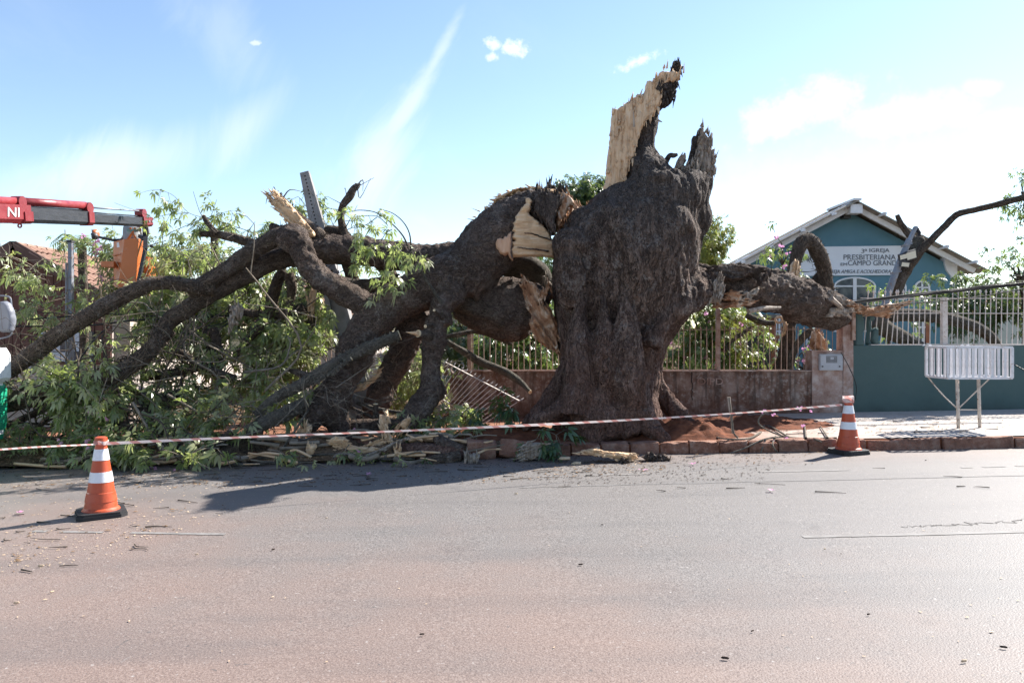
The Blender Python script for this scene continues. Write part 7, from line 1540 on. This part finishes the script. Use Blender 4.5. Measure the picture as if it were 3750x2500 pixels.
loose('small fallen pink blossom lying on the bare asphalt', [(560, 1712), (640, 1722)])

# ------------------------------------------------------------------ standing trees and shrubs behind
def bush(name, label, cat, c, rad, n, mat, size, trunk_h=None, nl=10, group=None, twig='twig_dark', lump=5, flowers=0, L=(.25, .6)):
    c = np.asarray(c, dtype=float); b = np.array([c[0], c[1], gz(c[0]) + .16]); t = thing(name, label, cat, b, group); l_, t_ = Leaves(), Twigs()
    rad = np.asarray(rad, dtype=float); hubs = [c + rng.normal(size=3) * rad * .45 for _ in range(lump)]
    if trunk_h or True:
        top = c + [0, 0, -rad[2] * .1]; tr_ = max(.03, rad[0] * .09); V, Fc, UV = tube(catmull([b, (b + top) / 2 + rng.normal(size=3) * .1, top], 5), np.linspace(tr_, tr_ * .5, 11), 10, .1); part('trunk', V, Fc, MT['bark_limb'], t, smooth=True, uv=UV)
    pts = []
    for h in hubs:
        t_.add(catmull([c + [0, 0, -rad[2] * .4], (c + h) / 2 + rng.normal(size=3) * .1, h], 4), rad[0] * .04 + .008, .006, 5)
        k = n // lump; u = unit(rng.normal(size=(k, 3))); rr = rng.uniform(.35, 1.0, k) ** .5
        for i in range(k):
            p = h + u[i] * rr[i] * rad * .62; sprig(p, u[i] + rng.normal(size=3) * .5, rng.uniform(*L), l_, t_, rng, nl, size, r0=.006); pts.append(p)
    o = l_.part('crown', mat, t); t_.part('branches', twig, t)
    if flowers: blossoms([pts[i] + unit(rng.normal(size=3)) * .1 - np.array([0, .12, 0]) for i in rng.integers(0, len(pts), flowers)], t, .03, 4)
    return t
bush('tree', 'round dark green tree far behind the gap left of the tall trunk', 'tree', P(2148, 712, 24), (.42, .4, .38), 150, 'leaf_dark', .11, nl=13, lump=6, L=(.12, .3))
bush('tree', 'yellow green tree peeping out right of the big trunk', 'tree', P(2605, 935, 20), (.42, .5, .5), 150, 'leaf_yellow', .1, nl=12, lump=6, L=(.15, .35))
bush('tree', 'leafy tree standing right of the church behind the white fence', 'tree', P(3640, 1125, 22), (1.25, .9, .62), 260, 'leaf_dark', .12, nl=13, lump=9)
bush('tree', 'thin tree with sparse leaves at the right edge behind the fence', 'tree', P(3740, 1000, 21), (.9, .8, .9), 70, 'leaf_mid', .11, nl=7, lump=8)
bush('tree', 'leafy branch tip hanging in at the upper right corner', 'tree', P(3775, 740, 16.2), (.45, .3, .35), 34, 'leaf_mid', .1, nl=10, lump=4)
bush('shrub', 'flowering shrub with pink blossom right of the trunk behind the fence', 'shrub', P(2570, 1240, 16.0), (.75, .6, .75), 300, 'leaf_mid', .085, nl=12, lump=9, flowers=16)
bush('shrub', 'yellowish shrub behind the bar fence next to the iron post', 'shrub', P(2650, 1190, 15.6), (.5, .5, .6), 130, 'leaf_yellow', .085, nl=11, lump=6, flowers=5)
bush('shrub', 'low pink flowering shrub behind the bars left of the meter box', 'shrub', P(2945, 1320, 16.5), (.42, .4, .5), 44, 'leaf_mid', .08, nl=6, lump=5, flowers=26)
bush('shrub', 'bright green shrub behind the fence between the hanging limb and trunk', 'shrub', P(1930, 1290, 15.4), (.75, .5, .55), 200, 'leaf_mid', .12, nl=11, lump=7)
bush('shrub', 'green shrub showing through the gap under the arched limb', 'shrub', P(1690, 1160, 17.0), (.8, .6, .7), 170, 'leaf_dark', .11, nl=12, lump=7)
bush('shrub', 'sunlit shrub seen in the slot between arch and trunk', 'shrub', P(2020, 990, 18.0), (.5, .5, .8), 150, 'leaf_mid', .1, nl=12, lump=6)
bush('shrub', 'shrub with pale leaves behind the church garden wall', 'shrub', P(3250, 1150, 17.5), (.5, .4, .4), 30, 'leaf_mid', .1, nl=8, lump=4)
bush('tree', 'flowering twig with pink blossom standing before the left church roof', 'tree', P(2865, 945, 15.0), (.28, .25, .32), 20, 'leaf_mid', .09, nl=8, lump=4, flowers=9)
# spiky palms behind the pile
def palm(px, py, Y, R, label):
    c = P(px, py, Y); t = thing('palm', label, 'palm', (c[0], Y, .1)); V, Fc, UV = tube(catmull([(c[0], Y, .1), (c[0] + .05, Y, c[2] / 2), c], 4), .09, 10, .1); part('trunk', V, Fc, MT['bark_limb'], t, uv=UV)
    for i in range(13):
        a = rng.uniform(0, 2 * math.pi); u = np.array([math.cos(a), math.sin(a) * .7, rng.uniform(.1, .9)]); C = catmull([c, c + u * R * .55, c + u * R * np.array([1, 1, .5]) + [0, 0, -.25 * R]], 6); g = G(); g.tube(C, np.linspace(.012, .004, len(C)), 4)
        for k in range(3, len(C)):
            tn = unit(C[k] - C[k - 1]); s = unit(np.cross(tn, [0, 0, 1.0]))
            for sg_ in (-1, 1):
                e_ = C[k] + (s * sg_ + tn * .6) * R * .32 + [0, 0, -R * .1]; w_ = tn * .02; g.add([C[k] - w_, C[k] + w_, e_], [(0, 1, 2)])
        o = g.part('frond', MT['leaf_pile'], t)
palm(1030, 870, 16.5, .7, 'green palm poking up left of the leaning power pole'); palm(300, 905, 17.0, .6, 'grey green palm behind the boarded house roof'); palm(1150, 1020, 16.0, .75, 'palm fronds showing below the big horizontal limb'); palm(785, 860, 17.5, .55, 'small palm tuft left of the splintered limb end')
# strappy plants at the fence foot
lv2 = Leaves(); sp = thing('strap_plant', 'clump of strappy light green leaves behind the bar fence', 'plant', P(2520, 1362, 14.8))
for x in rng.uniform(2470, 2610, 36):
    c = P(x, 1372, 14.7 + rng.uniform(-.2, .3)); V, Fc, R = leaf_geo(c[None], unit(np.array([[rng.normal() * .5, -.1, 1.0]])), np.array([.42]) * rng.uniform(.6, 1.1), rng, 1, .2, .045); lv2.add(V, Fc, R)
lv2.part('leaves', 'leaf_mid', sp)

# ------------------------------------------------------------------ litter on road and pavement
def litter(name, n, regions, mat, s0, s1, elong, label=None, dz=.006):
    V = []; Fc = []; m = 0
    for poly, w in regions:
        for x, y in in_region(poly, int(n * w), rng):
            pav = y < 1600; p = gpt(x, y, .15 if pav else 0.0); Yk = p[1]
            if pav and Yk < KY + .15: p = np.array([p[0], KY + .3, gz(p[0]) + .15])
            if not pav and Yk > KY - .02: continue
            s = rng.uniform(s0, s1) * rng.uniform(.5, 1.3); a = rng.uniform(0, math.pi); ca, sa = math.cos(a), math.sin(a); h = s * rng.uniform(.1, .5)
            q = np.array([(-s, -s / elong, 0), (s * .8, -s / elong * .7, 0), (s, s / elong * .6, 0), (-s * .7, s / elong, 0), (0, 0, h)]); q = np.stack([q[:, 0] * ca - q[:, 1] * sa, q[:, 0] * sa + q[:, 1] * ca, q[:, 2] + dz], 1) + p
            q[:4, 2] += rng.uniform(0, h * .5, 4); V.append(q); Fc += [(m, m + 1, m + 4), (m + 1, m + 2, m + 4), (m + 2, m + 3, m + 4), (m + 3, m, m + 4)]; m += 5
    V = np.concatenate(V); o = solo(name, V, np.array(Fc), MT[mat], label, None, kind='stuff'); return o
front = [[0, 1640], [900, 1670], [1750, 1690], [2400, 1665], [2450, 1730], [1800, 1770], [900, 1790], [0, 1790]]; road_all = [[0, 1750], [3750, 1690], [3750, 2480], [0, 2480]]; nearleft = [[0, 1700], [700, 1700], [900, 1850], [400, 2050], [0, 2100]]
pav = [[2480, 1560], [3100, 1530], [3700, 1530], [3700, 1580], [2480, 1598]]
litter('bark_crumbs', 3400, [([[1500, 1640], [2600, 1645], [2500, 1700], [1500, 1715]], .25), (front, .32), ([[1900, 1670], [2900, 1660], [2800, 1760], [1900, 1780]], .25), (pav, .12)], 'crumb', .006, .018, 1.8, 'dark bark crumbs scattered over the road edge')
litter('wood_chips', 1300, [(front, .5), (nearleft, .45), (road_all, .05)], 'chip', .005, .013, 2.2, 'pale wood chips scattered on the road')
litter('leaf_litter', 2400, [(front, .5), (pav, .3), ([[1900, 1650], [3300, 1640], [3000, 1700], [1900, 1720]], .12), (nearleft, .08)], 'leaf_litter', .008, .024, 2.4, 'brown leaf litter along the kerb')
stk = Twigs()
for poly, n in ((front, 90), (nearleft, 30), (pav, 30), ([[1900, 1680], [3700, 1700], [3700, 1800], [1900, 1800]], 14)):
    for x, y in in_region(poly, n, rng):
        p = gpt(x, y, .16 if y < 1600 else .012); a = rng.uniform(-.5, .5) + (math.pi if rng.random() < .5 else 0); L = rng.uniform(.05, .3); d = np.array([math.cos(a), math.sin(a), 0]); stk.add(catmull([p, p + d * L * .5 + rng.normal(size=3) * [.02, .02, 0], p + d * L], 3), rng.uniform(.003, .008), .002, 5)
ob = stk.part('stick_litter', 'twig_dark', None); tag(ob, 'thin broken twigs littering the road edge', None, None, 'stuff')
# broken branch ends, bark and planks strewn along the kerb under the fallen crown
bd = Twigs(); wd = Twigs()
for k in range(150):
    X = rng.uniform(-6.2, -.4); Yk = rng.uniform(10.15, 11.0); z0 = gz(X) + (.03 if Yk < 10.5 else .2) + rng.uniform(0, .08); p = np.array([X, Yk, z0]); a = rng.normal(0, .7) + (math.pi if rng.random() < .5 else 0); L = rng.uniform(.15, .7); d = np.array([math.cos(a), math.sin(a) * .6, rng.uniform(-.08, .22)]); t = bd if k % 3 else wd
    C = catmull([p, p + d * L * .5 + rng.normal(size=3) * .03, p + d * L], 4); r0 = rng.uniform(.012, .04) if t is bd else rng.uniform(.012, .032)
    V, Fc, _ = tube(C, np.linspace(r0, r0 * rng.uniform(.4, .9), len(C)), 7 if t is bd else 4, .25); Fc = [f for f in Fc if len(f) == 4] + ([] if t is bd else [])
    t.V.append(V); t.F.append(np.array(Fc) + t.n); t.n += len(V)
tag(bd.part('branch_debris', 'twig', None), 'short broken branch pieces strewn along the kerb under the fallen crown', None, None, 'stuff'); tag(wd.part('wood_debris', 'fresh_wood_flat', None), 'pale splinters of wood strewn along the kerb under the fallen crown', None, None, 'stuff')
# chips and twigs one can pick out singly on the open road
cm = []
for k in range(4):
    V, Fc = relief([(1875 + x * 40, 1225 + y * 40) for x, y in ((-1, .1), (-.6, -.25), (.2, -.3), (1, -.1), (.7, .25), (-.3, .3))], 5.0, .02, 6, bulge=20, gamp=.01, seed=k); V = V - V.mean(0); cm.append(mesh('wood_chip', V[:, [0, 2, 1]], Fc, MT['chip' if k % 2 else 'crumb']))
for x, y, s, a, k in ((60, 2205, .5, .2, 1), (190, 2165, .4, 1, 1), (1000, 2010, .45, .8, 0), (720, 2028, .35, .3, 1), (2126, 2065, .5, .3, 0), (2655, 2407, .55, -.3, 0), (3020, 2008, .3, .2, 1), (3080, 2026, .3, 1.2, 0), (2205, 1920, .35, .1, 0), (3180, 2247, .35, .4, 0), (3530, 2418, .5, .2, 1), (3675, 2367, .5, -.4, 0), (1545, 2320, .4, .2, 0), (2755, 2308, .35, .6, 0), (1890, 1806, .5, .1, 1), (850, 1770, .4, .4, 1), (1195, 1895, .35, .2, 1), (250, 1770, .5, .3, 1), (150, 2070, .6, .2, 1), (3390, 1684, .4, .2, 0), (2950, 1700, .4, .3, 0)):
    p = gpt(x, y, .012); o = link('wood_chip', cm[k * 2 + (x % 2)]) if False else link('wood_chip', cm[k + (2 if x % 20 else 0)]); o.location = tuple(p); o.scale = (s * .55, s * .45, s * .45); o.rotation_euler = (0, -SLOPE, a)
    tag(o, 'single pale wood chip lying on the open road' if (k + (2 if x % 20 else 0)) % 2 else 'single dark bark chip lying on the open road', 'wood chip', 'single chips on the open road')
